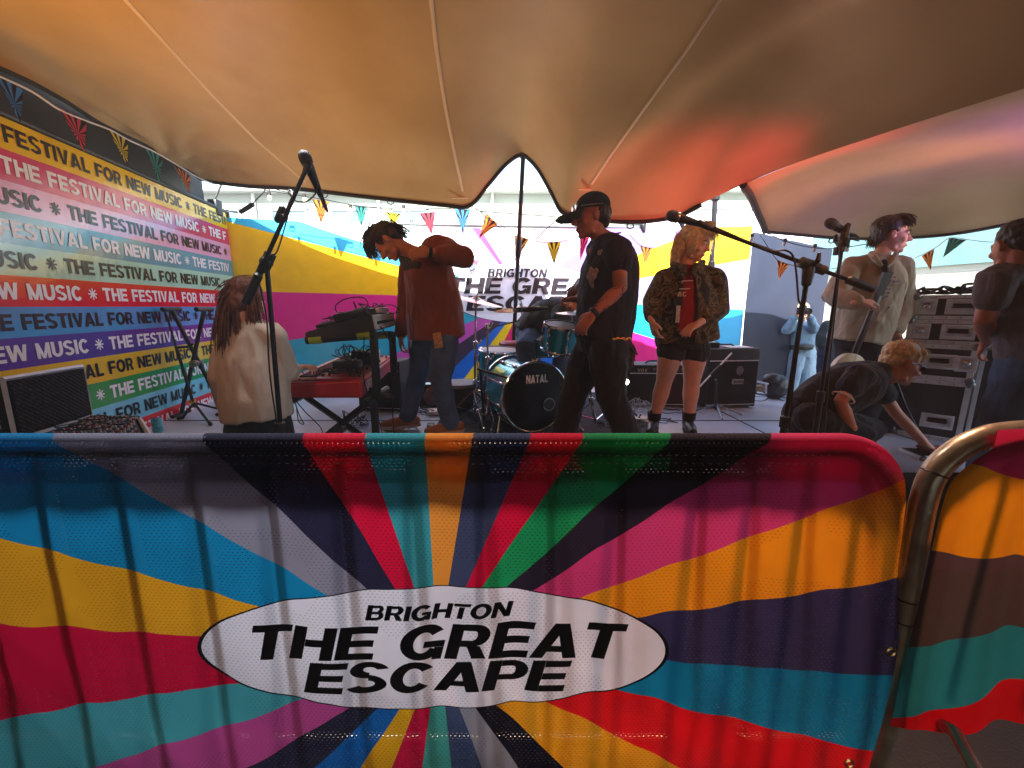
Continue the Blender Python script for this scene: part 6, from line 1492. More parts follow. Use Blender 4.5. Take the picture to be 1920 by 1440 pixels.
for q in range(3): a = R(q*120+30); tubes('leg', chrome, [Vector((tc_.x, tc_.y, STZ+.25)), Vector((tc_.x+.22*math.cos(a), tc_.y+.22*math.sin(a), STZ+.012))], .009, thr)
fp = floor(866,757); fp.y = 3.75; fp.x = at(864,730,3.75).x; c_ = thing('drum_case', 'round black drum case with grey lid near the floor tom', 'case', Vector((fp.x, fp.y, STZ)))
mb = MB(); mb.lathe(Vector((fp.x, fp.y, STZ)), (0,0,1), [(0,.155),(.01,.165),(.23,.165)], 36); mb.build('body', tolex, c_)
mb = MB(); mb.lathe(Vector((fp.x, fp.y, STZ+.232)), (0,0,1), [(0,.172),(.03,.172),(.036,.15),(.038,.01)], 36); mb.build('lid', mat('grey_lid', '8b8d90', .6, var=.2, vscale=25), c_)
# bass pedal / hardware by the bass drum
hp = thing('drum_pedal', 'chrome drum pedal standing on the rug left of the bass drum', 'pedal', floor(932,800))
q_ = floor(932,800); mb = MB(); mb.box(q_+Vector((0,-.03,.02)), (.09,.26,.012), Matrix.Rotation(R(8),3,'X'), .003); mb.build('footboard', dchrome, hp)
mb = MB(); mb.tube([q_+Vector((-.05,.09,.0)), q_+Vector((-.05,.09,.19)), q_+Vector((.05,.09,.19)), q_+Vector((.05,.09,.0))], .007, 8); mb.tube([q_+Vector((0,.09,.19)), q_+Vector((0,.04,.33))], .004, 6); mb.build('frame', chrome, hp)
mb = MB(); mb.limb([q_+Vector((0,.03,.33)), q_+Vector((0,.06,.34))], [.02,.02]); mb.build('beater', head_w, hp)
# low black boom to bass drum
mb = MB(); st = thing('microphone_stand', 'short black boom stand pointing at the bass drum', 'microphone stand', floor(908,790))
tubes('boom', dark, [at(895,692,3.0), at(962,712,2.9)], .009, st); tubes('lower_tube', dark, [floor(908,790)+Vector((0,0,.02)), at(900,694,3.05)], .010, st)
for a in (20,140,260): tubes('leg', dark, [floor(908,790)+Vector((0,0,.10)), floor(908,790)+Vector((.2*math.cos(R(a)), .2*math.sin(R(a)), .012))], .008, st)
# small unit / monitor things on the deck
mon = thing('floor_monitor', 'small dark wedge speaker on the deck between the legs of the bending man', 'speaker', floor(806,770)); q_ = floor(806,772); q_.y += .25
mb = MB(); mb.hexa([q_+Vector(v) for v in ((-.13,-.12,0),(.13,-.12,0),(.13,.14,0),(-.13,.14,0),(-.13,-.05,.22),(.13,-.05,.22),(.13,.14,.16),(-.13,.14,.16))]); bmesh.ops.bevel(mb.bm, geom=mb.bm.edges[:], offset=.008, segments=2, affect='EDGES'); mb.build('cabinet', tolex, mon)
mb = MB(); mb.lathe(q_+Vector((0,-.092,.11)), (0,-1,.33), [(0,.085),(.008,.09),(.012,.07),(.004,.03),(.010,.01)], 24); mb.build('cone', dchrome, mon)
slab('power_adapter', 'small black and white plug box on the deck between the bending man shoes', 'adapter', floor(808,806), (.055,.09,.05), .1, mat('plug_black', '141416', .5), knobs=0)
slab('effect_pedal', 'silver effect pedal on the deck behind the bending man', 'effect pedal', floor(812,780)+Vector((0,.05,0)), (.09,.12,.045), .3, alu, knobs=3, seed=4)
slab('effect_pedal', 'pale effect pedal on the deck to the right of the drums', 'effect pedal', floor(1196,790), (.16,.12,.04), .2, mat('pedal_white', 'c8c4bc', .5), knobs=4, seed=6, kc_=dark)
slab('effect_pedal', 'black effect pedal in the cable heap beside the amplifier', 'effect pedal', floor(1180,752), (.12,.10,.05), -.2, dark, knobs=4, seed=7)
ls = thing('clip_lamp', 'small lit round lamp beside the green sided amplifier', 'lamp', floor(1170,757)); lp_ = at(1174,716,3.75)
mb = MB(); mb.lathe(lp_+Vector((0,.03,0)), (0,-1,0), [(0,.02),(.03,.035),(.034,.028)], 20); mb.build('housing', dark, ls)
mb = MB(); mb.ball(lp_+Vector((0,-.004,0)), (.026,.008,.026)); mb.build('bulb', mat('lamp_glow', 'ffffff', .3, var=0, emit='fff4dc', estr=4), ls); tubes('post', dark, [lp_+Vector((0,.02,-.01)), Vector((lp_.x, lp_.y+.02, STZ))], .008, ls)
# cables strewn on the deck
cz_ = STZ+.006
tangle('black cables tangled on the deck behind the striding man', floor(1165,800)+Vector((0,.05,.0)), 4, .20, .03, .0035, seed=21)
tangle('heap of grey and black cables beside the amplifier', floor(1195,775), 3, .13, .14, .003, cable_w, seed=22)
tangle('coiled black cable on the rug near the pedal', floor(885,800), 2, .13, .01, .0035, seed=23)
tangle('knot of cables on the deck under the keyboard stand', floor(665,800), 3, .10, .12, .003, seed=24)
tangle('pale cable curls under the keyboard stand', floor(680,790), 1, .09, .10, .003, cable_w, seed=25)
tangle('black cables behind the legs of the bending man', floor(815,775), 3, .20, .04, .003, seed=26)
tangle('loose cable loops between the boots of the blonde performer', floor(1240,790), 1, .12, .01, .003, seed=27)
tangle('black cable in front of the guitar amplifier', floor(1262,772), 1, .14, .008, .0035, seed=28)
tangle('tangle of cables around the cymbal stand feet', floor(905,785), 2, .22, .02, .003, seed=29)
cable('pale grey cable arching out of the deck near the left shoe', [floor(762,822), at(764,806,3.0), at(778,801,3.0), at(788,812,3.0), floor(790,822), at(800,812,2.95), at(818,810,2.95), floor(835,823)], .0045, cable_w)
cable('black cable sweeping over the rug to the front edge', [floor(862,798), floor(885,806), floor(905,812), floor(922,822)], .004)
cable('long black cable crossing the rug behind the drums', [floor(850,770), floor(890,785), floor(870,800), floor(935,790)], .0035)
cable('black cable in front of the bag at the back right', [floor(1398,750), floor(1430,752), floor(1445,745), floor(1470,752)], .006)
# ---------------- drinks can, left stands
cn = floor(297,812); o = thing('drinks_can', 'pale blue drinks can standing on the deck by the flight case', 'can', cn)
mb = MB(); mb.lathe(cn, (0,0,1), [(0,.024),(.006,.030),(.012,.033),(.108,.033),(.118,.028)], 24); mb.build('body', mat('can_print', '4fa8b4', .3, .3, var=.5, vscale=35), o); mb = MB(); mb.lathe(cn+Vector((0,0,.117)), (0,0,1), [(0,.028),(.003,.028),(.0035,.024)], 24); mb.build('lid', chrome, o)
xs = xstand('keyboard_stand', 'folded black X stand leaning beside the striped banner', Vector((at(370,700,3.55).x, 3.55, 0)), .17, at(370,580,3.55).z, STZ, Vector((1,.1,0)), 0, .07, .017)
o = thing('tripod_stand', 'black tripod stand with yellow collar in front of the striped banner', 'stand', floor(368,790)); hb_ = floor(368,784); hb_.z = STZ
tubes('lower_tube', dark, [hb_+Vector((0,0,.10)), at(330,650,3.35)], .012, o); tubes('upper_tube', dark, [at(330,650,3.35), at(312,590,3.35)], .008, o)
mb = MB(); mb.limb([at(331,652,3.33), at(352,650,3.30), at(362,645,3.3)], [.012,.010,.008]); mb.build('handle', dark, o)
mb = MB(); mb.lathe(hb_+Vector((-.01,0,.13)), (0,0,1), [(0,.014),(.004,.024),(.035,.024),(.04,.014)], 14); mb.build('collar', mat('yellow_plastic', 'd8a81c', .4), o)
for px, py in ((343,786),(394,797),(414,770)):
    e = floor(px, py); l = tubes('leg', dark, [hb_+Vector((0,0,.14)), e+Vector((0,0,.012))], .010, o); mb = MB(); mb.limb([e+Vector((0,0,.015)), e+Vector((.02 if px > 360 else -.02,-.02,.012))], [.015,.014]); mb.build('rubber_foot', rubber_d, l)
# ---------------- open mixer flight case at the lower left
wl_ = W0+WN*.085
q0, q3, lt_ = atp(30,828,wl_,WN), atp(172,783,wl_,WN), atp(155,690,wl_,WN); zc = (q0.z+q3.z)/2; lt_ = lt_-q3
q1, q2 = atz(284,823,zc), atz(262,786,zc)
for q_ in (q0,q1,q2,q3): q_.z = 0
fc = thing('flight_case', 'open flight case with egg foam lid and a mixing desk inside at the lower left', 'flight case', (-2.6,2.5,STZ))
Z = lambda p, z: Vector((p.x, p.y, z))
cen = (q0+q1+q2+q3)/4; inn = [p.lerp(cen, .07) for p in (q0,q1,q2,q3)]
mb = MB()
for a, b_, ai, bi in ((q0,q1,inn[0],inn[1]),(q1,q2,inn[1],inn[2]),(q2,q3,inn[2],inn[3]),(q3,q0,inn[3],inn[0])):
    mb.hexa([Z(a,STZ+.003), Z(b_,STZ+.003), Z(bi,STZ+.003), Z(ai,STZ+.003), Z(a,zc), Z(b_,zc), Z(bi,zc), Z(ai,zc)])
mb.face([Z(p,STZ+.03) for p in inn]); mb.build('base', case_m, fc, smooth=0)
mb = MB()
for a, b_ in ((q0,q1),(q1,q2),(q2,q3),(q3,q0)):
    d = (b_-a).normalized(); mb.tube([Z(a,zc+.004), Z(b_,zc+.004)], .012, 4); mb.tube([Z(a,STZ+.015), Z(b_,STZ+.015)], .013, 4)
for p in (q0,q1,q2,q3): mb.tube([Z(p,STZ), Z(p,zc)], .016, 4)
mb.build('metal_edging', alu, fc, smooth=0)
def latch(mb, p, d, n, w_=.11, h_=.075):
    Rm_ = Matrix((d, -n, Vector((0,0,1)))).transposed(); c0 = p+n*.004
    for sx_, sz_, ww_, hh in ((-1,0,.016,h_),(1,0,.016,h_),(0,1,w_,.016),(0,-1,w_,.016)): mb.box(c0+d*sx_*(w_/2)+Vector((0,0,sz_*h_/2)), (ww_, .012, hh), Rm_, .003)
    mb.box(c0+n*.006, (w_*.62, .014, h_*.36), Rm_, .004)
for t in (.22, .72):
    mb = MB(); a = q1.lerp(q2, t); d = (q2-q1).normalized(); n_ = d.cross(Vector((0,0,1))); latch(mb, Z(a, STZ+.105), d, n_); mb.build('latch', dchrome, fc)
# lid leaning on the wall
l0, l1 = Z(q0, zc+.012), Z(q3, zc+.012); lu = lt_; ln = (l1-l0).cross(lu).normalized()
if ln.x < 0: ln = -ln
mb = MB(); t_ = -ln*.06; mb.hexa([l0, l1, l1+t_, l0+t_, l0+lu, l1+lu, l1+lu+t_, l0+lu+t_]); lid = mb.build('lid', case_m, fc, smooth=0)
mb = MB(); 
for a, b_ in ((l0,l1),(l1,l1+lu),(l1+lu,l0+lu),(l0+lu,l0)): mb.tube([a, b_], .013, 4)
mb.build('metal_edging', alu, lid, smooth=0)
mb = MB(); G = []
for j in range(61):
    G.append([l0.lerp(l1, .03+.94*i/90)+lu*(.04+.92*j/60)+ln*(.010+.012*(.5+.5*math.sin(i*2*math.pi/6)*math.sin(j*2*math.pi/5))) for i in range(91)])
mb.grid(G); mb.build('foam', mat('black_foam', '24201f', .95, var=.2), lid)
mxr = thing('mixing_desk', 'mixing desk full of small knobs lying in the open flight case', 'mixer', cen+Vector((0,0,STZ+.05)))
m_ = [p.lerp(cen, .14) for p in (q0,q1,q2,q3)]
mb = MB(); mb.hexa([Z(p,STZ+.04) for p in m_]+[Z(m_[0],zc-.01), Z(m_[1],zc-.015), Z(m_[2],zc+.02), Z(m_[3],zc+.025)]); mb.build('body', mat('desk_grey', '35353a', .5), mxr, smooth=0)
for k_, (mm_, nm) in enumerate(((mat('knob_white', 'd8d8d8', .4), 'white_knobs'), (mat('knob_red', 'b02020', .4), 'red_knobs'), (mat('knob_blue', '4068a8', .4), 'blue_knobs'))):
    mb = MB()
    for i in range(22):
        for j in range(9):
            if (i*7+j*3) % 5 in ((0,1,2),(3,),(4,))[k_]:
                u_, v_ = .05+.9*i/21, .06+.88*j/8; a = m_[0].lerp(m_[1], u_); b_ = m_[3].lerp(m_[2], u_); p = a.lerp(b_, v_); p.z = zc-.012+.036*v_; mb.lathe(p, (0,0,1), [(0,.006),(.012,.005),(.013,.001)], 6)
    mb.build(nm, mm_, mxr)
tangle('thin cables lying over the mixing desk', Z(cen, zc+.02), 2, .22, .03, .003, seed=33)
# ---------------- bag, white frame and cables at the back right
bg = at(1450,720,4.15); o = tag(None, None) if False else None
mb = MB(); mb.ball(Vector((at(1455,720,4.2).x, 4.2, STZ+.13)), (.13,.09,.13)); mb.ball(Vector((at(1448,705,4.2).x, 4.2, STZ+.20)), (.09,.07,.07)); me = voxel(mb, .01, 2); wrinkle(me, .012, 12, (1,1,1), 5); tag(finish(me, 'bag', dark), 'soft black bag slumped on the deck in front of the navy screen', 'bag')
wf = thing('trolley_frame', 'white tubular folding trolley lying by the black bag', 'trolley', floor(1440,742)); wm_ = mat('white_tube', 'c9d6e6', .35)
a0, a1, a2, a3 = at(1410,728,4.0), at(1416,716,4.0), at(1440,720,4.0), at(1436,738,4.0)
tubes('hoop', wm_, curve_pts([a0, a1, a2], 5), .010, wf); tubes('upright', wm_, [a2+Vector((-.02,0,0)), a3], .010, wf); tubes('rail', wm_, [floor(1420,738)+Vector((0,0,.012)), floor(1480,748)+Vector((0,0,.012))], .011, wf)
mb = MB(); mb.box(at(1421,728,4.02), (.11,.08,.06), None, .015); mb.build('bundle', mat('kraft_wrap', '8f7a62', .8, var=.3, vscale=30), wf)
# ---------------- flight cases at the right
def fcase(label, o0, w_, d_, h_, rz, mat_, edge_=.028, lids=(), handles=(), latches=(), cat='flight case', bright=False, group=None):
    Rm_ = Matrix.Rotation(rz, 3, 'Z'); P = lambda x, y, z: Vector(o0)+Rm_@Vector((x, y, z)); o = thing('flight_case', label, cat, P(w_/2, d_/2, 0), group)
    mb = MB(); mb.box(P(w_/2, d_/2, h_/2), (w_-.01, d_-.01, h_-.006), Rm_); mb.build('body', mat_, o, smooth=0)
    mb = MB(); e = edge_
    for z in (e/2, h_-e/2)+tuple(lids):
        for y in (0, d_): mb.box(P(w_/2, y, z), (w_, .008, e), Rm_)
        for x in (0, w_): mb.box(P(x, d_/2, z), (.008, d_-.01, e), Rm_)
    for x in (0, w_):
        for y in (0, d_): mb.box(P(x+(e*.45 if x == 0 else -e*.45), y-(.001 if y == 0 else -.001), h_/2), (e, .009, h_-.002), Rm_)
    mb.build('metal_edging', alu, o, smooth=0)
    mb = MB()
    for x in (.008, w_-.008):
        for z in (.01, h_-.01): mb.ball(P(x, .0, z), (.026,.016,.026), Rm_)
    mb.build('ball_corners', dchrome, o)
    rv = MB(); 
    for k in range(int(w_/.07)):
        for z in (e/2, h_-e/2)+tuple(lids): rv.ball(P(.04+.07*k, -.005, z), .0045, None, 6)
    rv.build('rivets', dchrome, o)
    def dish(x, z, ww_, hh, nm):
        mb = MB(); c0 = P(x, -.006, z)
        for dx, dz, a, b_ in ((-1,0,.020,hh),(1,0,.020,hh),(0,1,ww_+.02,.020),(0,-1,ww_+.02,.020)): mb.box(c0+Rm_@Vector((dx*ww_/2, 0, dz*hh/2)), (a, .008, b_), Rm_, .003)
        mb.box(P(x, .0, z), (ww_-.02, .004, hh-.02), Rm_)
        q = mb.build(nm, alu, o)
        mb = MB()
        if nm == 'handle': mb.limb([c0+Rm_@Vector((-ww_*.32,-.004,.0)), c0+Rm_@Vector((-ww_*.3,-.02,-.0)), c0+Rm_@Vector((ww_*.3,-.02,0)), c0+Rm_@Vector((ww_*.32,-.004,0))], [.008]*4, 8); mb.box(c0+Rm_@Vector((0,-.001,.014)), (ww_*.66,.004,.018), Rm_)
        else: mb.ball(c0+Rm_@Vector((0,-.008,0)), (ww_*.24,.012,hh*.2), Rm_, 10); mb.box(c0+Rm_@Vector((.0,-.006,hh*.22)), (ww_*.4,.01,.012), Rm_)
        mb.build('grip' if nm == 'handle' else 'butterfly', dark if nm == 'handle' else chrome, q)
    for x, z in handles: dish(x, z, .15, .085, 'handle')
    for x, z in latches: dish(x, z, .085, .09, 'latch')
    return o, P
yaw = R(-19)
S0 = at(1662,640,3.10); S1 = at(1838,652,2.76)
base0 = Vector((S0.x, S0.y, STZ)); W3 = (Vector((S1.x, S1.y, 0))-Vector((S0.x, S0.y, 0))).length; yaw = math.atan2(S1.y-S0.y, S1.x-S0.x)
zt1 = (at(1690,708,3.05).z+at(1830,716,2.78).z)/2; zt2 = (S0.z+S1.z)/2
grey_p = mat('grey_phenolic', '3a373a', .45, var=.15, vscale=5)
big, Pb = fcase('large dark grey flight case at the bottom of the stack by the right hand man', base0, W3, .6, zt1-STZ, yaw, grey_p, .03, handles=((W3*.72,.14),))
mid_, Pm = fcase('middle flight case with recessed handle and latch in the stack at the right', Vector((base0.x, base0.y, zt1+.003)), W3*.985, .58, zt2-zt1, yaw, grey_p, .03, handles=((W3*.62,(zt2-zt1)*.52),(W3*.25,(zt2-zt1)*.55)), latches=((W3*.90,(zt2-zt1)*.50),))
Rm_ = Matrix.Rotation(yaw, 3, 'Z')
hh = (at(1700,553,3.0).z-zt2)/2; t2 = Vector((base0.x, base0.y, zt2+.003))+Rm_@Vector((.10,.04,0)); white_l = mat('silver_panel', 'c4c8cc', .35, .5, var=.05)
fcase('lower silver fronted rack case on top of the flight case stack', t2, .50, .45, hh-.004, yaw, case_m, .026, handles=((.26,hh*.5),), latches=((.07,hh*.5),(.44,hh*.5)))
fcase('upper silver fronted rack case with cables heaped on it', t2+Vector((.015,0,hh)), .50, .45, hh-.004, yaw, case_m, .026, handles=((.25,hh*.5),), latches=((.07,hh*.5),(.44,hh*.5)))
sb_ = Vector((base0.x, base0.y, STZ))+Rm_@Vector((W3+.02,.10,0))
fcase('plain black flight case standing behind the right end of the stack', sb_, .44, .46, zt2-STZ, yaw, case_m, .024, handles=((.22,.5),))
blk = slab('equipment_box', 'plain black equipment box beside the silver rack cases', 'box', Vector((sb_.x, sb_.y, zt2+.003))+Rm_@Vector((.20,.22,0)), (.38,.40,hh*1.95), yaw, tolex)
for sd_ in (41, 42, 43): tangle(['thick black cables piled on the upper rack case','coiled multicore cable on the black equipment box','thick black cable coil at the edge of the rack case'][sd_-41], t2+Rm_@Vector(((.14,W3+.10,.36)[sd_-41],(.15,.28,.15)[sd_-41],hh*2+.003)), 2, .16, .06, .009, seed=sd_)
cable('thin white cables hanging off the left side of the rack cases', [t2+Rm_@Vector((.0,.02,hh*1.5)), t2+Rm_@Vector((-.05,-.02,hh)), t2+Rm_@Vector((-.10,-.02,.05)), t2+Rm_@Vector((-.02,-.03,.01))], .004, cable_w)
mb = MB(); mb.box(at(1706,648,2.9), (.05,.012,.06), Rm_, .004); tag(mb.build('red_tag', mat('red_plastic', 'd82a20', .4)), 'small red plastic tag on the front of the flight case', 'tag')
fcase('low black flight case on the deck under the reaching hand', Vector((at(1700,846,2.55).x, 2.44, STZ-.1)), .5, .2, .12, R(-8), case_m, .02)
tangle('coloured cable ends by the hand of the crouching man', floor(1745,852)+Vector((.0,.02,.01)), 2, .07, .05, .006, mat('red_cable', 'a02820', .5), seed=51)
mb = MB(); 
strap = [at(1676,716,2.93), at(1692,760,2.85), at(1712,800,2.75), at(1730,830,2.7)]
cable('wide black strap hanging down the front of the large flight case', [p+Vector((0,-.02,0)) for p in strap], .012)
# ---------------- guitar held by the beige man
hn, hb2 = at(1665,512,2.84), at(1600,668,2.92)
gd = (hb2-hn).normalized(); g_ = thing('electric_guitar', 'electric guitar with dark neck and cream body held upright by the beige shirted man', 'guitar', hb2)
sx_ = gd.cross(Vector((0,1,0))).normalized(); Rg = Matrix((sx_, Vector((0,1,0)), gd)).transposed()
mb = MB(); mb.box(mid(hn+gd*.15, hb2), (.040,.022,(hb2-hn).length-.15), Rg, .008); nck = mb.build('neck', mat('rosewood', '2e1712', .4, var=.2, vscale=30), g_)
mb = MB(); mb.hexa([hn+Rg@Vector(v) for v in ((-.035,-.008,0),(.03,-.008,-.01),(.03,.008,-.01),(-.035,.008,0),(-.022,-.008,.17),(.022,-.008,.17),(.022,.008,.17),(-.022,.008,.17))]); mb.build('headstock', dark, g_)
for q in range(6):
    p = hn+gd*(.02+.026*q)+sx_*.032; mb = MB(); mb.tube([p-sx_*.03, p+sx_*.018], .004, 6); mb.ball(p+sx_*.025, (.006,.010,.008), Rg, 8); mb.build('tuning_peg', chrome, g_)
mb = MB(); cc = hb2+gd*.18
prof = []
for q in range(40):
    a = q*2*math.pi/40; rr_ = .155+.028*math.cos(2*a)+.012*math.cos(3*a+.6); prof.append((rr_*math.sin(a)*.95, rr_*1.15*math.cos(a)))
mb.rings([[cc+Rg@Vector((x*k_, y_, z*k_)) for x, z in prof] for y_, k_ in ((-.022,.95),(-.018,1),(.018,1),(.022,.95))]); mb.build('body', mat('cream_lacquer', 'd8c8a0', .25, var=.05), g_)
mb = MB(); mb.tube([hn+gd*.15+Vector((0,-.015,0)), cc+gd*.08+Vector((0,-.03,0))], .0015, 4); mb.build('strings', chrome, g_)
# ================================================================== BUNTING AND FESTOON LIGHTS
flagcols = {'orange': 'f08020', 'teal': '2a9c90', 'yellow': 'e8d41c', 'red': 'e03c50', 'blue': '3c88cc', 'grey': '8c8478', 'gold': 'd8a040', 'green': '2f7a60', 'pink': 'e0286c'}
fm = {k: mat('flag_'+k, v, .8, var=.06, trans=.35) for k, v in flagcols.items()}; fblk = mat('flag_black', '17121a', .85, var=.1, trans=.2)
def flag(par, a, b_, tip, colr, centre_t=.52, n=26, wav=.01):
    """a,b_ top corners, tip bottom; sunburst print around a centre inside the flag"""
    c = mid(mid(a, b_), tip, centre_t); tri = [a, b_, tip]; nrm = (b_-a).cross(tip-a).normalized()
    ex = (b_-a).normalized(); ey = ex.cross(nrm).normalized()
    to2 = lambda p: ((p-c).dot(ex), (p-c).dot(ey)); T2 = [to2(p) for p in tri]
    def hit(ang):
        dx, dy = math.cos(ang), math.sin(ang); best = 1e9
        for i in range(3):
            (x1, y1), (x2, y2) = T2[i], T2[(i+1) % 3]; den = dx*(y2-y1)-dy*(x2-x1)
            if abs(den) < 1e-12: continue
            t = (x1*(y2-y1)-y1*(x2-x1))/den; s = (x1*dy-y1*dx)/den
            if t > 0 and -1e-6 <= s <= 1+1e-6: best = min(best, t)
        return best
    angs = sorted([2*math.pi*k/n for k in range(n)]+[math.atan2(y, x) % (2*math.pi) for x, y in T2])
    mb = MB()
    for i, a0 in enumerate(angs):
        a1 = angs[(i+1) % len(angs)]+(2*math.pi if i == len(angs)-1 else 0)
        if a1-a0 < 1e-5: continue
        m_ = (a0+a1)/2; idx = int((m_ % (2*math.pi))/(2*math.pi)*n) % 2; t0, t1 = hit(a0), hit(a1)
        if t0 > 1e8 or t1 > 1e8: continue
        p0, p1 = c+ex*math.cos(a0)*t0+ey*math.sin(a0)*t0, c+ex*math.cos(a1)*t1+ey*math.sin(a1)*t1
        mb.face([c+nrm*wav*.5, p0, p1], idx)
    return mb.build('flag', [fm[colr], fblk], par, smooth=0)
def bunting(label, cordp, flags, m=None, sub=6, r=.0035):
    o = thing('bunting', label, 'bunting', cordp[0], None); mb = MB(); mb.tube(curve_pts(cordp, sub), r, 6); mb.build('cord', m or cord, o)
    for (ax, ay, bx, by, tx, ty, Y, colr) in flags: flag(o, at(ax, ay, Y), at(bx, by, Y), at(tx, ty, Y+.02), colr)
    return o
white_cord = mat('white_tape', 'e4e2de', .7)
# left wall run
def wp(px, py, off=.10):
    return atp(px, py, W0+WN*off, WN)
o = thing('bunting', 'white taped bunting strung along the top of the striped banner', 'bunting', wp(100,190))
mb = MB(); mb.tube(curve_pts([wp(*p) for p in ((-60,118),(0,144),(60,172),(112,206),(160,226),(205,243),(240,262),(290,285),(330,308),(370,332),(400,345))], 5), .006, 6); mb.build('cord', white_cord, o)
for ax, ay, bx, by, tx, ty, cl_ in ((-8,138,44,170,38,232,'blue'),(110,202,163,226,158,285,'red'),(201,240,240,262,239,311,'yellow'),(272,276,306,296,299,342,'teal'),(326,310,357,330,355,362,'orange')):
    flag(o, wp(ax, ay), wp(bx, by), wp(tx, ty, .14), cl_)
# back run across the stage
bunting('long bunting string with sunburst flags across the back of the stage', [at(*p) for p in ((505,352,4.45),(560,366,4.5),(612,374,4.55),(660,385,4.55),(700,390,4.55),(780,391,4.55),(880,392,4.5),(912,402,4.4),(935,418,4.35),(966,445,4.35))],
    [(586,373,617,378,602,420,4.55,'orange'),(664,384,688,387,678,426,4.55,'teal'),(722,397,751,401,738,425,4.55,'yellow'),(787,400,816,397,810,441,4.55,'red'),(852,392,882,393,868,438,4.52,'blue'),(911,401,934,420,898,447,4.4,'orange')])
bunting('short bunting string right of the leaning pole behind the striding man', [at(*p) for p in ((966,440,4.2),(992,449,4.2),(1025,455,4.15),(1052,453,4.1),(1090,442,4.05),(1110,438,4.0))],
    [(965,441,992,449,966,492,4.2,'gold'),(1025,454,1052,453,1039,497,4.12,'yellow'),(1087,440,1108,438,1088,488,4.05,'pink')])
bunting('bunting string with orange flags behind the blonde performer', [at(*p) for p in ((1180,440,4.4),(1201,460,4.4),(1224,465,4.4),(1270,460,4.4),(1320,436,4.4),(1340,432,4.4))],
    [(1201,461,1224,465,1209,497,4.4,'orange'),(1261,464,1278,464,1268,485,4.4,'gold'),(1320,445,1340,436,1333,478,4.35,'gold')])
bunting('short bunting string with one orange flag left of the guitarist', [at(*p) for p in ((1425,440,4.3),(1457,487,4.3),(1480,496,4.3),(1530,506,4.3),(1590,500,4.2))], [(1457,487,1480,496,1460,524,4.3,'orange')])
bunting('white taped bunting along the pale wall at the right', [at(*p) for p in ((1685,497,3.6),(1728,478,3.6),(1755,464,3.55),(1782,446,3.5),(1820,450,3.45),(1865,454,3.4),(1960,450,3.3))],
    [(1693,494,1706,492,1718,519,3.62,'blue'),(1728,480,1752,466,1745,507,3.58,'orange'),(1780,445,1812,450,1768,483,3.5,'green')], white_cord)
# festoon lights
glow = mat('bulb_glow', 'ffe0c0', .2, var=0, emit='ffd2a0', estr=2.2); sock = mat('bulb_socket', '17171a', .6)
def festoon(label, pts, bulbs, lit=True, r=.0045):
    o = thing('festoon_lights', label, 'string lights', pts[0]); mb = MB(); mb.tube(curve_pts(pts, 6), r, 6); mb.build('cord', cord, o)
    for i, (px, py, Y) in enumerate(bulbs):
        p = at(px, py, Y); mb = MB(); mb.lathe(p+Vector((0,0,.035)), (0,0,-1), [(0,.008),(.004,.016),(.035,.018),(.038,.014)], 12); s = mb.build('bulb_holder', sock, o)
        mb = MB(); mb.ball(p-Vector((0,0,.022)), (.018,.018,.024), None, 12); mb.build('bulb', glow if lit else mat('bulb_off', '9a948c', .15, var=0, spec=.8), s)
festoon('string of small warm bulbs hanging below the left back edge of the canopy', [at(*p) for p in ((497,356,4.45),(530,362,4.42),(571,368,4.4),(612,375,4.4),(660,384,4.4),(720,390,4.35),(800,392,4.3),(880,390,4.2))], [(505,366,4.45),(571,370,4.4),(657,390,4.4),(757,391,4.32),(848,392,4.25)])
festoon('sagging string of small star like bulbs at the right back of the stage', [at(*p) for p in ((1425,434,4.2),(1445,440,4.25),(1472,452,4.3),(1500,460,4.3),(1530,465,4.3),(1560,466,4.25),(1590,463,4.2),(1630,457,4.1))], [(1410,444,4.2),(1472,453,4.3),(1528,464,4.3),(1589,464,4.2)], False)
# dark lead with inline plug near the left corner
mb = MB(); mb.tube(curve_pts([at(*p) for p in ((424,393,4.6),(440,398,4.6),(452,396,4.55),(470,385,4.5),(485,370,4.45),(497,358,4.45))], 6), .006, 6); o_ = mb.build('power_lead', cord); tag(o_, 'black power lead with inline plug hanging at the left rear corner', 'lead')
mb = MB(); mb.limb([at(452,397,4.53), at(473,384,4.49)], [.022,.024]); mb.build('inline_plug', dark, o_)
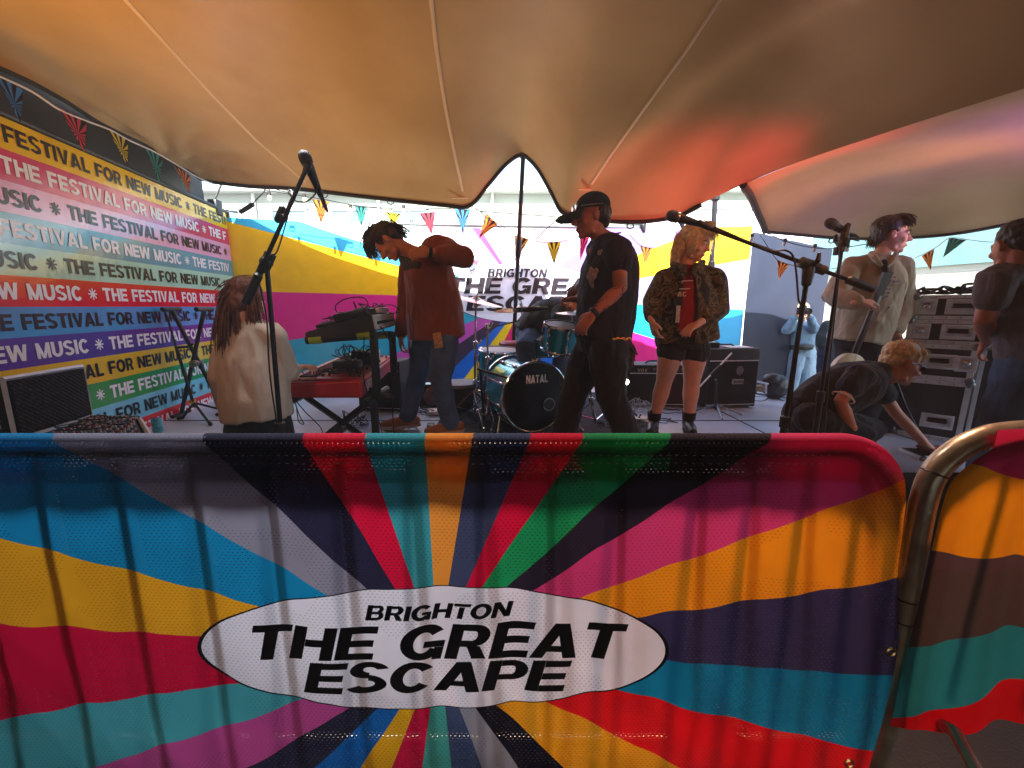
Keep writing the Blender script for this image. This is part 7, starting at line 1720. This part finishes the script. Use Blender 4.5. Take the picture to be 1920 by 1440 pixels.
# small camera / speaker hardware seen near the right opening
for px, py, lb in ((1205,429,'small dark spotlight hanging high behind the striding man'),(1278,421,'small dark clamp hanging from the canopy edge above the blonde performer')):
    t = thing('hanging_spotlight', lb, 'spotlight', at(px, py, 4.6)); mb = MB(); mb.limb([at(px, py-5, 4.6), at(px+2, py+5, 4.6)], [.035,.018]); mb.build('housing', dark, t); mb = MB(); mb.tube([at(px, py-6, 4.6), at(px, py-24, 4.4)], .004, 6); mb.build('cable', cord, t)
# ================================================================== HAZE
def haze(density):
    m = bpy.data.materials.new('haze'); m.use_nodes = True; nt = m.node_tree; N = nt.nodes
    N.remove(N['Principled BSDF']); v = N.new('ShaderNodeVolumePrincipled'); v.inputs['Density'].default_value = density; v.inputs['Color'].default_value = (.95,.96,1,1); v.inputs['Anisotropy'].default_value = .35
    nt.links.new(v.outputs[0], N['Material Output'].inputs['Volume'])
    mb = MB(); mb.box((0, 5, 3.5), (124, 114, 9)); o = mb.build('haze', m, smooth=0); tag(o, kind='stuff'); o['label'] = 'thin bright air haze filling the tent and yard'
HAZE = .009
haze(HAZE)
# ================================================================== GROUPS FOR REPEATED KINDS
from collections import Counter
tops = [o for o in S.objects if o.parent is None and o.get('category')]
cnt = Counter(o['category'] for o in tops)
phrase = {'person': 'people on and around the stage', 'microphone': 'microphones on stands', 'microphone stand': 'microphone stands on the stage', 'bunting': 'bunting strings with sunburst flags',
          'cable': 'cables lying and hanging around the stage', 'effect pedal': 'effect pedals', 'effect unit': 'effect boxes', 'banner': 'printed banners', 'barrier': 'crowd barriers', 'pole': 'tent poles', 'rope': 'tent ropes',
          'flight case': 'flight cases', 'amplifier': 'amplifiers on the deck', 'drum': 'drums of the kit', 'cymbal': 'cymbals of the kit', 'stand': 'equipment stands', 'keyboard': 'keyboards', 'string lights': 'strings of festoon lights', 'wall': 'walls around the yard', 'spotlight': 'small fixtures hanging from the canopy', 'mixer': 'mixers'}
for o in tops:
    if cnt[o['category']] > 1 and not o.get('group'): o['group'] = phrase.get(o['category'], o['category']+'s in the tent')
